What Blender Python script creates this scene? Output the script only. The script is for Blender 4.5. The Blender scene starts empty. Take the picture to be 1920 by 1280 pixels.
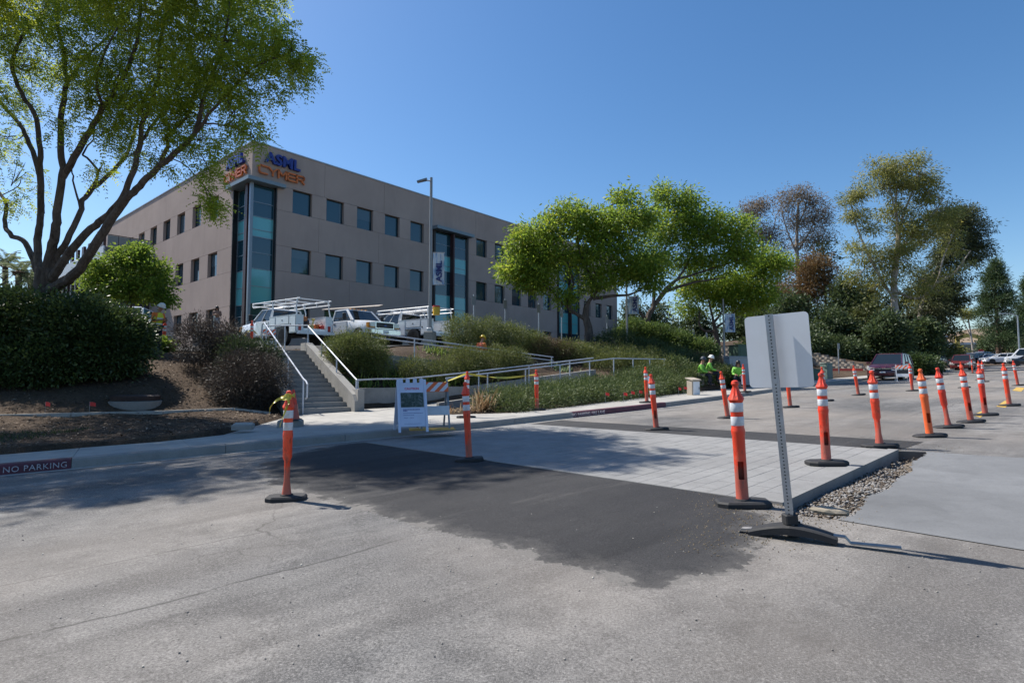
import bpy, bmesh, math, random
import numpy as np
from mathutils import Vector, Matrix, geometry
random.seed(7); RNG = np.random.default_rng(11)
S = bpy.context.scene; COL = S.collection
R = math.radians

# ------------------------------------------------------------------ camera, sky, sun, exposure
FPX = 1045.0; PITCH = math.atan(62 / FPX); CZ = 1.30
cam_d = bpy.data.cameras.new('camera'); cam = bpy.data.objects.new('camera', cam_d); COL.objects.link(cam)
cam_d.sensor_width = 36; cam_d.lens = FPX / 1920 * 36; cam_d.clip_start = 0.05; cam_d.clip_end = 6000
cam.location = (0, 0, CZ); cam.rotation_euler = (math.pi / 2 + PITCH, 0, 0)
S.camera = cam
S.render.resolution_x, S.render.resolution_y = 1024, 682
SUN_EL = R(52); SUN_H = Vector((-0.875, 0.485, 0)).normalized()
w = bpy.data.worlds.new('World'); S.world = w; w.use_nodes = True
nt = w.node_tree; bg = nt.nodes['Background']
sky = nt.nodes.new('ShaderNodeTexSky'); sky.sky_type = 'NISHITA'; sky.sun_disc = False
sky.sun_elevation = SUN_EL; sky.sun_rotation = math.atan2(SUN_H.x, SUN_H.y)
sky.altitude = 100; sky.air_density = 1.0; sky.dust_density = 0.6; sky.ozone_density = 2.2
hs = nt.nodes.new('ShaderNodeHueSaturation'); hs.inputs['Saturation'].default_value = 1.25
nt.links.new(sky.outputs[0], hs.inputs['Color']); nt.links.new(hs.outputs[0], bg.inputs[0]); bg.inputs[1].default_value = 0.098
sd = bpy.data.lights.new('sun', 'SUN'); sd.energy = 4.7; sd.angle = R(0.53); sd.color = (1.0, 0.95, 0.87)
sun = bpy.data.objects.new('sun', sd); COL.objects.link(sun)
sdir = Vector((SUN_H.x * math.cos(SUN_EL), SUN_H.y * math.cos(SUN_EL), math.sin(SUN_EL)))
sun.rotation_euler = sdir.to_track_quat('Z', 'Y').to_euler(); sun.location = sdir * 60
S.view_settings.view_transform = 'Standard'; S.view_settings.look = 'None'
S.view_settings.exposure = 0.65; S.view_settings.gamma = 1.0; S.view_settings.use_curve_mapping = False

# ------------------------------------------------------------------ pixel -> place helpers (photo pixels, 1920x1280)
CP, SP = math.cos(PITCH), math.sin(PITCH)
def ray(px, py):
    x = (px - 960) / FPX; v = (640 - py) / FPX
    return Vector((x, CP - v * SP, SP + v * CP))
def at(px, py, Y):
    r = ray(px, py); t = Y / r.y
    return Vector((r.x * t, Y, CZ + r.z * t))
def roadz(x, y): return .026 * (x + 2.36) + .0077 * (y - 5.83)
def onroad(px, py, dz=0.0):
    r = ray(px, py); c = .026 * 2.36 - .0077 * 5.83 + dz
    t = (c - CZ) / (r.z - .026 * r.x - .0077 * r.y)
    return Vector((r.x * t, r.y * t, CZ + r.z * t))

# ------------------------------------------------------------------ object helpers
def tag(o, label=None, cat=None, group=None, kind=None):
    if label: o['label'] = label
    if cat: o['category'] = cat
    if group: o['group'] = group
    if kind: o['kind'] = kind
    return o
def empty(name, loc=(0, 0, 0), rz=0.0, label=None, cat=None, group=None, kind=None, parent=None, rot=None):
    o = bpy.data.objects.new(name, None); COL.objects.link(o); o.empty_display_size = .2
    o.location = loc; o.rotation_euler = rot if rot else (0, 0, rz)
    if parent: o.parent = parent
    return tag(o, label, cat, group, kind)
def link(name, me, m=None, parent=None, loc=None):
    o = bpy.data.objects.new(name, me); COL.objects.link(o)
    if m is not None and not me.materials: me.materials.append(m)
    if parent: o.parent = parent
    if loc is not None: o.location = loc
    return o
def kids(o): return [c for c in bpy.data.objects if c.parent == o]
def copy_tree(o, parent=None, chmap=None):
    if chmap is None:
        chmap = {}
        for c in bpy.data.objects:
            if c.parent: chmap.setdefault(c.parent.name, []).append(c)
    c = o.copy(); COL.objects.link(c); c.parent = parent
    for ch in chmap.get(o.name, []): copy_tree(ch, c, chmap)
    return c

class MB:
    def __init__(s): s.v = []; s.f = []
    def add(s, vs, fs, M=None):
        b = len(s.v)
        for p in vs:
            p = Vector(p); s.v.append(M @ p if M else p)
        for f in fs: s.f.append([i + b for i in f])
        return s
    def box(s, c, d, M=None, rz=0, rot=None):
        x, y, z = d[0] / 2, d[1] / 2, d[2] / 2
        vs = [Vector((sx * x, sy * y, sz * z)) for sz in (-1, 1) for sy in (-1, 1) for sx in (-1, 1)]
        q = Matrix.Translation(c)
        if rz: q = q @ Matrix.Rotation(rz, 4, 'Z')
        if rot: q = q @ rot
        if M: q = M @ q
        return s.add(vs, [(0, 2, 3, 1), (4, 5, 7, 6), (0, 1, 5, 4), (2, 6, 7, 3), (0, 4, 6, 2), (1, 3, 7, 5)], q)
    def cbox(s, c, d, b=.02, M=None):            # box with chamfered vertical edges and top
        x, y, z = d[0] / 2, d[1] / 2, d[2] / 2; b = min(b, x * .9, y * .9)
        def ring(x, y, b, zz): return [(x - b, -y, zz), (x, -y + b, zz), (x, y - b, zz), (x - b, y, zz), (-x + b, y, zz), (-x, y - b, zz), (-x, -y + b, zz), (-x + b, -y, zz)]
        vs = ring(x, y, b, -z) + ring(x, y, b, z - b) + ring(x - b, y - b, b * .4, z)
        fs = [tuple(range(7, -1, -1)), tuple(range(16, 24))]
        for k in (0, 8):
            for i in range(8): fs.append((k + i, k + (i + 1) % 8, k + 8 + (i + 1) % 8, k + 8 + i))
        q = Matrix.Translation(c); q = M @ q if M else q
        return s.add(vs, fs, q)
    def tube(s, pts, r, n=8, caps=True, M=None):
        pts = [Vector(p) for p in pts]; rs = r if isinstance(r, (list, tuple)) else [r] * len(pts)
        vs, fs = [], []; u = None
        for i, p in enumerate(pts):
            d = (pts[min(i + 1, len(pts) - 1)] - pts[max(i - 1, 0)])
            if d.length < 1e-9: d = Vector((0, 0, 1))
            d.normalize()
            if u is None:
                u = d.orthogonal().normalized()
            else:
                u = (u - d * u.dot(d)); u = u.normalized() if u.length > 1e-6 else d.orthogonal().normalized()
            k = d.cross(u)
            for j in range(n):
                a = 2 * math.pi * j / n; vs.append(p + (u * math.cos(a) + k * math.sin(a)) * rs[i])
        for i in range(len(pts) - 1):
            for j in range(n): fs.append((i * n + j, i * n + (j + 1) % n, (i + 1) * n + (j + 1) % n, (i + 1) * n + j))
        if caps: fs += [tuple(range(n - 1, -1, -1)), tuple(range((len(pts) - 1) * n, len(pts) * n))]
        return s.add(vs, fs, M)
    def lathe(s, prof, n=16, M=None, skip=None, caps=True):
        vs, fs = [], []
        for r, z in prof:
            for j in range(n):
                a = 2 * math.pi * j / n; vs.append((r * math.cos(a), r * math.sin(a), z))
        for i in range(len(prof) - 1):
            for j in range(n):
                if skip and skip(i, j): continue
                fs.append((i * n + j, i * n + (j + 1) % n, (i + 1) * n + (j + 1) % n, (i + 1) * n + j))
        if caps: fs += [tuple(range(n - 1, -1, -1)), tuple(range((len(prof) - 1) * n, len(prof) * n))]
        return s.add(vs, fs, M)
    def prism(s, poly, h, M=None, zf=None, bot=0):   # polygon in xy raised by h
        n = len(poly); z = zf or (lambda x, y: 0)
        vs = [(p[0], p[1], z(p[0], p[1]) + bot) for p in poly] + [(p[0], p[1], z(p[0], p[1]) + bot + h) for p in poly]
        a = sum(poly[i][0] * poly[(i + 1) % n][1] - poly[(i + 1) % n][0] * poly[i][1] for i in range(n))
        o = list(range(n)) if a > 0 else list(range(n - 1, -1, -1))
        fs = [tuple(reversed(o)), tuple(i + n for i in o)]
        for i in range(n):
            p, q = o[i], o[(i + 1) % n]; fs.append((p, q, q + n, p + n))
        return s.add(vs, fs, M)
    def loft(s, rings, M=None, caps=True):
        n = len(rings[0]); vs = [p for r in rings for p in r]; fs = []
        for i in range(len(rings) - 1):
            for j in range(n): fs.append((i * n + j, i * n + (j + 1) % n, (i + 1) * n + (j + 1) % n, (i + 1) * n + j))
        if caps: fs += [tuple(range(n - 1, -1, -1)), tuple(range((len(rings) - 1) * n, len(rings) * n))]
        return s.add(vs, fs, M)
    def sphere(s, c, r, n=10, m=7, M=None):
        r = r if isinstance(r, (list, tuple)) else (r, r, r)
        vs = [(c[0], c[1], c[2] - r[2])]; fs = []
        for i in range(1, m):
            t = math.pi * i / m
            for j in range(n):
                a = 2 * math.pi * j / n
                vs.append((c[0] + r[0] * math.sin(t) * math.cos(a), c[1] + r[1] * math.sin(t) * math.sin(a), c[2] - r[2] * math.cos(t)))
        vs.append((c[0], c[1], c[2] + r[2])); L = len(vs) - 1
        for j in range(n): fs.append((0, 1 + (j + 1) % n, 1 + j)); fs.append((L, L - n + j, L - n + (j + 1) % n))
        for i in range(m - 2):
            for j in range(n): fs.append((1 + i * n + j, 1 + i * n + (j + 1) % n, 1 + (i + 1) * n + (j + 1) % n, 1 + (i + 1) * n + j))
        return s.add(vs, fs, M)
    def mesh(s, name, m=None, smooth=False, fix=True):
        me = bpy.data.meshes.new(name); me.from_pydata([tuple(p) for p in s.v], [], s.f)
        if fix:
            bm = bmesh.new(); bm.from_mesh(me); bmesh.ops.recalc_face_normals(bm, faces=bm.faces); bm.to_mesh(me); bm.free()
        if smooth:
            me.polygons.foreach_set('use_smooth', [True] * len(me.polygons))
            try: me.set_sharp_from_angle(angle=R(38))
            except Exception: pass
        if m: me.materials.append(m)
        return me
    def build(s, name, m, parent=None, smooth=False, loc=None, fix=True):
        return link(name, s.mesh(name, m, smooth, fix), None, parent, loc)

# ------------------------------------------------------------------ materials
def new_mat(name):
    m = bpy.data.materials.new(name); m.use_nodes = True; t = m.node_tree
    return m, t, t.nodes['Principled BSDF']
def N(t, kind, **kw):
    n = t.nodes.new(kind)
    for k, v in kw.items():
        if k.startswith('i_'):
            key = k[2:]; key = int(key) if key.isdigit() else key.replace('_', ' ')
            n.inputs[key].default_value = v
        else: setattr(n, k, v)
    return n
def ramp(t, src, stops):
    n = t.nodes.new('ShaderNodeValToRGB'); e = n.color_ramp.elements
    while len(e) < len(stops): e.new(.5)
    for q, (p, c) in zip(e, stops):
        q.position = p; q.color = (*c, 1) if len(c) == 3 else c
    t.links.new(src, n.inputs[0]); return n.outputs[0]
def mixc(t, f, a, b, mode='MIX'):
    n = t.nodes.new('ShaderNodeMix'); n.data_type = 'RGBA'; n.blend_type = mode; n.clamp_factor = True
    for i, v in ((0, f), (6, a), (7, b)):
        if isinstance(v, (int, float)): n.inputs[i].default_value = v
        elif isinstance(v, (tuple, list)): n.inputs[i].default_value = (*v, 1) if len(v) == 3 else v
        else: t.links.new(v, n.inputs[i])
    return n.outputs[2]
def noise(t, scale, detail=4, rough=.55, co=None, dist=0.0):
    n = N(t, 'ShaderNodeTexNoise'); n.inputs['Scale'].default_value = scale; n.inputs['Detail'].default_value = detail
    n.inputs['Roughness'].default_value = rough; n.inputs['Distortion'].default_value = dist
    if co is None: co = t.nodes.get('GEO') or t.nodes.new('ShaderNodeNewGeometry'); co.name = 'GEO'; co = co.outputs['Position']
    t.links.new(co, n.inputs['Vector']); return n.outputs[0]
def objco(t):
    n = t.nodes.new('ShaderNodeTexCoord'); return n.outputs['Object']
def bump(t, b, src, strength=.3, dist=.01):
    n = N(t, 'ShaderNodeBump'); n.inputs['Strength'].default_value = strength; n.inputs['Distance'].default_value = dist
    t.links.new(src, n.inputs['Height']); t.links.new(n.outputs[0], b.inputs['Normal'])
MATS = {}
def mat(name, c, rough=.6, metal=0.0, var=.12, scale=6.0, bmp=0.0, spec=.5, bscale=None, obj=True, dirt=None):
    if name in MATS: return MATS[name]
    m, t, b = new_mat(name); co = objco(t) if obj else None
    n = noise(t, scale, 5, .6, co)
    lo = tuple(max(0, x * (1 - var)) for x in c); hi = tuple(min(1, x * (1 + var)) for x in c)
    col = ramp(t, n, [(.3, lo), (.7, hi)])
    if dirt:
        n2 = noise(t, scale * .35, 6, .65, co); col = mixc(t, ramp(t, n2, [(.5, (0, 0, 0)), (.75, (dirt[1],) * 3)]), col, dirt[0])
    t.links.new(col, b.inputs['Base Color']); b.inputs['Roughness'].default_value = rough
    b.inputs['Metallic'].default_value = metal; b.inputs['Specular IOR Level'].default_value = spec
    rr = ramp(t, n, [(.3, (max(0, rough - .08),) * 3), (.7, (min(1, rough + .08),) * 3)]); t.links.new(rr, b.inputs['Roughness'])
    if bmp: bump(t, b, noise(t, bscale or scale * 8, 5, .6, co), bmp, .01)
    MATS[name] = m; return m
def leafmat(name, a, b_, c_=None, trans=.45, rough=.55):
    if name in MATS: return MATS[name]
    m, t, b = new_mat(name)
    at_ = N(t, 'ShaderNodeAttribute'); at_.attribute_name = 'tint'
    stops = [(0, a), (.6, b_), (1, c_ or b_)]
    col = ramp(t, at_.outputs['Fac'], stops)
    t.links.new(col, b.inputs['Base Color']); b.inputs['Roughness'].default_value = rough; b.inputs['Specular IOR Level'].default_value = .35
    tr = t.nodes.new('ShaderNodeBsdfTranslucent'); hs = N(t, 'ShaderNodeHueSaturation'); hs.inputs['Hue'].default_value = .485
    hs.inputs['Saturation'].default_value = 1.0; hs.inputs['Value'].default_value = 1.6; t.links.new(col, hs.inputs['Color']); t.links.new(hs.outputs[0], tr.inputs[0])
    mx = t.nodes.new('ShaderNodeMixShader'); mx.inputs[0].default_value = trans
    t.links.new(b.outputs[0], mx.inputs[1]); t.links.new(tr.outputs[0], mx.inputs[2])
    t.links.new(mx.outputs[0], t.nodes['Material Output'].inputs[0])
    MATS[name] = m; return m

STREET = Vector((.76, .65, 0)).normalized()
def asphalt(name, base, lightc, speck, stain=.5, seams=False, streak=0.0, cracks=0.0, edge=None):
    m, t, b = new_mat(name)
    g = t.nodes.new('ShaderNodeNewGeometry'); g.name = 'GEO'; pos = g.outputs['Position']
    mp = N(t, 'ShaderNodeMapping'); mp.inputs['Rotation'].default_value = (0, 0, -math.atan2(STREET.y, STREET.x)); t.links.new(pos, mp.inputs[0])
    mp2 = N(t, 'ShaderNodeMapping'); mp2.inputs['Scale'].default_value = (.12, 1, 1); t.links.new(mp.outputs[0], mp2.inputs[0])
    mp3 = N(t, 'ShaderNodeMapping'); mp3.inputs['Scale'].default_value = (.45, 1, 1); t.links.new(mp.outputs[0], mp3.inputs[0])
    big = noise(t, .5, 6, .66, mp3.outputs[0]); mid = noise(t, 2.6, 6, .65, pos); stk = noise(t, 2.2, 5, .6, mp2.outputs[0])
    fine = noise(t, 75, 5, .8, pos); vf = noise(t, 260, 2, .6, pos)
    col = ramp(t, big, [(.40, base), (.60, lightc)])
    col = mixc(t, ramp(t, mid, [(.45, (0, 0, 0)), (.66, (stain,) * 3)]), col, tuple(x * .62 for x in base))
    col = mixc(t, ramp(t, stk, [(.42, (0, 0, 0)), (.7, (.22 + streak,) * 3)]), col, tuple(min(1, x * 1.35) for x in lightc))
    stk2 = noise(t, 1.1, 5, .65, mp2.outputs[0]); col = mixc(t, ramp(t, stk2, [(.48, (0, 0, 0)), (.6, (.75,) * 3)]), col, tuple(x * .62 for x in base))
    col = mixc(t, ramp(t, fine, [(.36, (speck,) * 3), (.52, (0, 0, 0))]), col, tuple(x * .22 for x in base))
    col = mixc(t, ramp(t, fine, [(.54, (0, 0, 0)), (.66, (speck * .75,) * 3)]), col, tuple(min(1, x * 1.7) for x in lightc))
    col = mixc(t, ramp(t, vf, [(.56, (0, 0, 0)), (.7, (speck * .8,) * 3)]), col, tuple(min(1, x * 1.75) for x in lightc))
    if seams:
        sx = N(t, 'ShaderNodeSeparateXYZ'); t.links.new(mp.outputs[0], sx.inputs[0])
        for off, wd, wob in seams:
            nn = noise(t, .35, 5, .6, mp.outputs[0])
            a = N(t, 'ShaderNodeMath', operation='MULTIPLY_ADD'); t.links.new(nn, a.inputs[0]); a.inputs[1].default_value = wob; t.links.new(sx.outputs[1], a.inputs[2])
            d = N(t, 'ShaderNodeMath', operation='SUBTRACT'); t.links.new(a.outputs[0], d.inputs[0]); d.inputs[1].default_value = off + wob * .5
            ab = N(t, 'ShaderNodeMath', operation='ABSOLUTE'); t.links.new(d.outputs[0], ab.inputs[0])
            mk = ramp(t, ab.outputs[0], [(0, (.75,) * 3), (wd, (0, 0, 0))])
            brk = ramp(t, noise(t, 1.6, 4, .7, pos), [(.36, (0, 0, 0)), (.5, (1, 1, 1))])
            mk = mixc(t, 1.0, mk, brk, 'MULTIPLY')
            col = mixc(t, mk, col, tuple(x * .22 for x in base))
    if cracks:
        dn = N(t, 'ShaderNodeTexNoise'); dn.inputs['Scale'].default_value = 1.5; dn.inputs['Detail'].default_value = 5; t.links.new(pos, dn.inputs['Vector'])
        vm = N(t, 'ShaderNodeVectorMath', operation='MULTIPLY_ADD'); t.links.new(dn.outputs['Color'], vm.inputs[0]); vm.inputs[1].default_value = (.9, .9, 0); t.links.new(pos, vm.inputs[2])
        vo = N(t, 'ShaderNodeTexVoronoi', feature='DISTANCE_TO_EDGE'); vo.inputs['Scale'].default_value = .33; t.links.new(vm.outputs[0], vo.inputs['Vector'])
        ck = ramp(t, vo.outputs['Distance'], [(0, (cracks,) * 3), (.0045, (0, 0, 0))])
        ck = mixc(t, 1.0, ck, ramp(t, noise(t, .5, 3, .6, pos), [(.46, (0, 0, 0)), (.58, (1, 1, 1))]), 'MULTIPLY'); col = mixc(t, ck, col, tuple(x * .3 for x in base))
        oil = noise(t, 1.15, 4, .55, pos); col = mixc(t, ramp(t, oil, [(.6, (0, 0, 0)), (.72, (.55,) * 3)]), col, tuple(x * .45 for x in base))
        warm = noise(t, .22, 3, .5, pos); col = mixc(t, ramp(t, warm, [(.4, (0, 0, 0)), (.65, (.5,) * 3)]), col, (lightc[0] * 1.12, lightc[1] * 1.02, lightc[2] * .92))
    if edge:
        ea = N(t, 'ShaderNodeAttribute'); ea.attribute_name = 'edge'
        en = N(t, 'ShaderNodeMath', operation='MULTIPLY_ADD'); t.links.new(noise(t, 3.2, 7, .72, pos), en.inputs[0]); en.inputs[1].default_value = -.95; t.links.new(ea.outputs['Fac'], en.inputs[2])
        dust = ramp(t, en.outputs[0], [(.0, (1, 1, 1)), (.05, (.3, .3, .3)), (.25, (0, 0, 0))]); dst = mixc(t, ramp(t, fine, [(.4, (.5,) * 3), (.55, (0, 0, 0))]), edge, tuple(x * .5 for x in edge)); col = mixc(t, dust, col, dst)
        pl = ramp(t, noise(t, 1.4, 7, .75, mp2.outputs[0]), [(.56, (0, 0, 0)), (.7, (.3,) * 3)]); col = mixc(t, pl, col, edge)
    t.links.new(col, b.inputs['Base Color']); b.inputs['Roughness'].default_value = .88; b.inputs['Specular IOR Level'].default_value = .3
    ad = N(t, 'ShaderNodeMath', operation='ADD'); t.links.new(fine, ad.inputs[0]); t.links.new(vf, ad.inputs[1])
    bump(t, b, ad.outputs[0], .75, .006)
    return m
def concrete(name, base, var=.18, stain=.35, scale=1.2, joint=None):
    if name in MATS: return MATS[name]
    m, t, b = new_mat(name)
    g = t.nodes.new('ShaderNodeNewGeometry'); g.name = 'GEO'; pos = g.outputs['Position']
    a = noise(t, scale, 6, .65, pos); f = noise(t, 60, 4, .7, pos); st = noise(t, scale * 2.7, 6, .7, pos, .6)
    col = ramp(t, a, [(.3, tuple(x * (1 - var) for x in base)), (.7, tuple(x * (1 + var) for x in base))])
    col = mixc(t, ramp(t, st, [(.5, (0, 0, 0)), (.75, (stain,) * 3)]), col, tuple(x * .5 for x in base))
    col = mixc(t, ramp(t, f, [(.35, (.4,) * 3), (.5, (0, 0, 0))]), col, tuple(x * .6 for x in base))
    t.links.new(col, b.inputs['Base Color']); b.inputs['Roughness'].default_value = .85; b.inputs['Specular IOR Level'].default_value = .3
    bump(t, b, f, .35, .004); MATS[name] = m; return m

M_ROAD = asphalt('old_asphalt', (.112, .110, .111), (.245, .234, .222), .78, .8, [(4.9, .014, .5), (3.85, .022, .7), (11.9, .012, .3), (9.2, .01, .25)], .2, .8)
M_NEW = asphalt('new_asphalt', (.040, .0395, .042), (.060, .0585, .059), .6, .3, None, 0)
M_NEWE = asphalt('new_asphalt_dusty', (.033, .0325, .035), (.052, .0505, .051), .6, .3, None, 0, 0, (.19, .178, .165))
M_CONC = concrete('sidewalk_concrete', (.36, .345, .32))
M_CONC2 = concrete('wall_concrete', (.27, .262, .25), .2, .5)
M_GREY = concrete('grey_concrete', (.165, .168, .172), .22, .5, .7)
M_PAVE = concrete('stamped_concrete', (.235, .232, .228), .16, .35, 1.6)
M_RAIL = mat('rail_paint', (.50, .53, .60), .4, .25, .06)
M_WHITE = mat('white_paint', (.78, .79, .80), .35, 0, .04, dirt=((.45, .42, .38), .3))
M_BLACK = mat('black_rubber', (.022, .022, .024), .75, 0, .3, bmp=.2)
M_STEEL = mat('galvanised_steel', (.36, .38, .41), .42, .75, .15, 14)
def post_orange(name, a, b_):
    m, t, b = new_mat(name); co = objco(t); oi = N(t, 'ShaderNodeObjectInfo')
    col = ramp(t, oi.outputs['Random'], [(0, a), (1, b_)]); add = N(t, 'ShaderNodeVectorMath', operation='ADD'); t.links.new(co, add.inputs[0]); cm = N(t, 'ShaderNodeCombineXYZ'); mu = N(t, 'ShaderNodeMath', operation='MULTIPLY'); mu.inputs[1].default_value = 40; t.links.new(oi.outputs['Random'], mu.inputs[0]); t.links.new(mu.outputs[0], cm.inputs[0]); t.links.new(cm.outputs[0], add.inputs[1])
    mp = N(t, 'ShaderNodeMapping'); mp.inputs['Scale'].default_value = (1, 1, .35); t.links.new(add.outputs[0], mp.inputs[0])
    n1 = noise(t, 22, 6, .7, mp.outputs[0]); n2 = noise(t, 9, 5, .65, add.outputs[0])
    col = mixc(t, ramp(t, n1, [(.56, (0, 0, 0)), (.66, (.75,) * 3)]), col, (.10, .03, .02)); col = mixc(t, ramp(t, n2, [(.5, (0, 0, 0)), (.75, (.4,) * 3)]), col, (.7, .2, .11))
    sp = N(t, 'ShaderNodeSeparateXYZ'); t.links.new(co, sp.inputs[0]); ad = N(t, 'ShaderNodeMath', operation='MULTIPLY_ADD'); t.links.new(n2, ad.inputs[0]); ad.inputs[1].default_value = -.5; t.links.new(sp.outputs[2], ad.inputs[2]); col = mixc(t, ramp(t, ad.outputs[0], [(0, (.55,) * 3), (.12, (0, 0, 0))]), col, (.22, .13, .1))
    t.links.new(col, b.inputs['Base Color']); b.inputs['Roughness'].default_value = .45; MATS[name] = m; return m
M_ORANGE = post_orange('safety_orange', (.66, .035, .014), (.80, .068, .018))
M_ORANGE2 = mat('faded_orange', (.80, .13, .03), .5, 0, .1, 9, dirt=((.4, .1, .05), .3))
M_REFL = mat('reflective_band', (.58, .60, .63), .45, 0, .14, 20, dirt=((.25, .2, .17), .6))
M_GLASS = None
def glass(name, c, ior=2.2, rough=.015):
    m, t, b = new_mat(name); b.inputs['Base Color'].default_value = (*c, 1); b.inputs['Roughness'].default_value = rough
    b.inputs['IOR'].default_value = ior; b.inputs['Specular IOR Level'].default_value = .5
    co = objco(t); bump(t, b, noise(t, .9, 2, .5, co), .02, .05)
    MATS[name] = m; return m
M_GLASS = glass('window_glass', (.011, .050, .070), 1.75)
M_CARGLASS = glass('car_glass', (.012, .016, .018), 1.6)
M_DARK = mat('dark_metal', (.02, .02, .022), .5, .2, .2)
# ------------------------------------------------------------------ the setting: road, kerb, pavement, ground
KERB = [(-46, -20), (-20, -1.6), (-7.17, 7.9), (-6.49, 8.36), (-5.58, 9.05), (-4.15, 10.08), (-3.08, 10.87), (-1.91, 11.7), (-.93, 12.45), (-.09, 13.15), (1.52, 14.6), (3.62, 16.45), (4.77, 17.55), (7.89, 20.8), (12.13, 25.6), (17.07, 30.9), (21.18, 35.0), (39.6, 52.6), (60, 72), (75, 84)]
TRENCH = [(2.45, 5.13), (5.47, 7.97), (5.75, 7.82), (5.62, 7.62), (5.0, 7.05), (4.62, 6.5), (4.15, 6.1), (3.75, 5.62), (3.35, 5.35), (3.1, 5.0), (2.85, 4.72), (2.62, 4.62), (2.4, 4.78)]
def inside(p, poly):
    c = False; n = len(poly)
    for i in range(n):
        a, b = poly[i], poly[(i + 1) % n]
        if (a[1] > p[1]) != (b[1] > p[1]) and p[0] < (b[0] - a[0]) * (p[1] - a[1]) / (b[1] - a[1]) + a[0]: c = not c
    return c
ROADPOLY = KERB + [(90, 100), (150, 130), (400, 180), (400, -120), (-46, -120)]
def tri_sheet(name, loops, hole, zf, m, kind='structure', dz=0.0):
    vs, es = [], []
    for lp in loops:
        b = len(vs); vs += [Vector((p[0], p[1])) for p in lp]; es += [(b + i, b + (i + 1) % len(lp)) for i in range(len(lp))]
    r = geometry.delaunay_2d_cdt(vs, es, [], 0, 1e-5)
    fs = []
    for f in r[2]:
        c = sum((r[0][i] for i in f), Vector((0, 0))) / len(f)
        if inside(c, loops[0]) and not any(inside(c, h) for h in hole): fs.append(list(f))
    me = bpy.data.meshes.new(name); me.from_pydata([(p.x, p.y, zf(p.x, p.y) + dz) for p in r[0]], [], fs)
    bm = bmesh.new(); bm.from_mesh(me); bmesh.ops.recalc_face_normals(bm, faces=bm.faces)
    for f in bm.faces:
        if f.normal.z < 0: f.normal_flip()
    bm.to_mesh(me); bm.free()
    o = link(name, me, m); return tag(o, kind=kind)
tri_sheet('road', [ROADPOLY, TRENCH], [TRENCH], roadz, M_ROAD)
def rough_edge(pts, amp, step, closed=True):
    out = []; n = len(pts)
    for i in range(n if closed else n - 1):
        a, b = Vector(pts[i][:2]), Vector(pts[(i + 1) % n][:2]); k = max(1, int((b - a).length / step))
        for j in range(k):
            p = a.lerp(b, j / k)
            out.append((p.x + (random.uniform(-amp, amp) if j else 0), p.y + (random.uniform(-amp, amp) if j else 0)))
    return out
px2 = lambda l: [tuple(onroad(*p)[:2]) for p in l]
PADA, PADB, PADC, PADD = (-2.78, 10.55), (2.45, 5.13), (5.47, 7.97), (.42, 13.15)
na = px2([(1440, 948), (1475, 988), (1405, 1072), (1240, 1112), (1190, 1108), (1063, 1068), (938, 1034), (860, 1009), (763, 985), (660, 955), (594, 936), (494, 912), (470, 872), (552, 848)])
NAP = [(PADB[0] + .09, PADB[1] + .11), PADB] + na + [(-3.3, 10.35), PADA, (PADA[0] + .11, PADA[1] + .11)]
def soft_patch(name, poly, open_line, m, dz):
    xs = np.arange(min(p[0] for p in poly) - .3, max(p[0] for p in poly) + .3, .06); ys = np.arange(min(p[1] for p in poly) - .3, max(p[1] for p in poly) + .3, .06)
    X, Y = np.meshgrid(xs, ys); L = [Vector(p) for p in rough_edge(open_line, .03, .3, False)] + [Vector(open_line[-1])]
    D = np.full(X.shape, 9.0)
    for a, b in zip(L[:-1], L[1:]):
        ab = b - a; t = np.clip(((X - a.x) * ab.x + (Y - a.y) * ab.y) / max(ab.length_squared, 1e-9), 0, 1); D = np.minimum(D, np.hypot(X - a.x - ab.x * t, Y - a.y - ab.y * t))
    c = np.zeros(X.shape, bool)
    for i in range(len(poly)):
        a, b = poly[i], poly[(i + 1) % len(poly)]
        if a[1] != b[1]: c ^= ((a[1] > Y) != (b[1] > Y)) & (X < (b[0] - a[0]) * (Y - a[1]) / (b[1] - a[1]) + a[0])
    ins = c; ii = np.arange(X.size).reshape(X.shape); F = np.stack([ii[:-1, :-1], ii[:-1, 1:], ii[1:, 1:], ii[1:, :-1]], -1).reshape(-1, 4); F = F[ins.ravel()[F].all(1)]
    V = np.stack([X.ravel(), Y.ravel(), .026 * (X.ravel() + 2.36) + .0077 * (Y.ravel() - 5.83) + .0006 + (dz - .0006) * np.clip((D.ravel() - .05) / .5, 0, 1)], 1); use = np.unique(F); mp = np.zeros(X.size, int); mp[use] = np.arange(len(use))
    me = bpy.data.meshes.new(name); me.from_pydata(V[use].tolist(), [], mp[F].tolist()); at_ = me.attributes.new('edge', 'FLOAT', 'POINT'); at_.data.foreach_set('value', (D.ravel()[use] + .40).astype(np.float32))
    return tag(link(name, me, m), kind='structure')
soft_patch('new_asphalt_patch', NAP, na + [(-3.3, 10.35)], M_NEWE, .005)
nb = [(.42, 13.2), (5.47, 8.0), (5.72, 8.2), (6.4, 8.75), (3.3, 11.9), (1.2, 14.1)]
tri_sheet('new_asphalt_strip', [rough_edge(nb, .02, .3)], [], roadz, M_NEW, dz=.005)
gc = [(3.1, 5.0), (2.85, 4.72), (2.64, 4.6), (3.4, 3.77), (4.8, 2.4), (9.4, 6.4), (6.39, 7.2), (5.75, 7.82), (5.62, 7.62), (5.0, 7.05), (4.62, 6.5), (4.15, 6.1), (3.75, 5.62), (3.35, 5.35)]
gcr = gc[2:8] + rough_edge(gc[8:] + gc[:3], .028, .07, False)
tri_sheet('grey_concrete_patch', [gcr], [], roadz, M_GREY, dz=.006)
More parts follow.
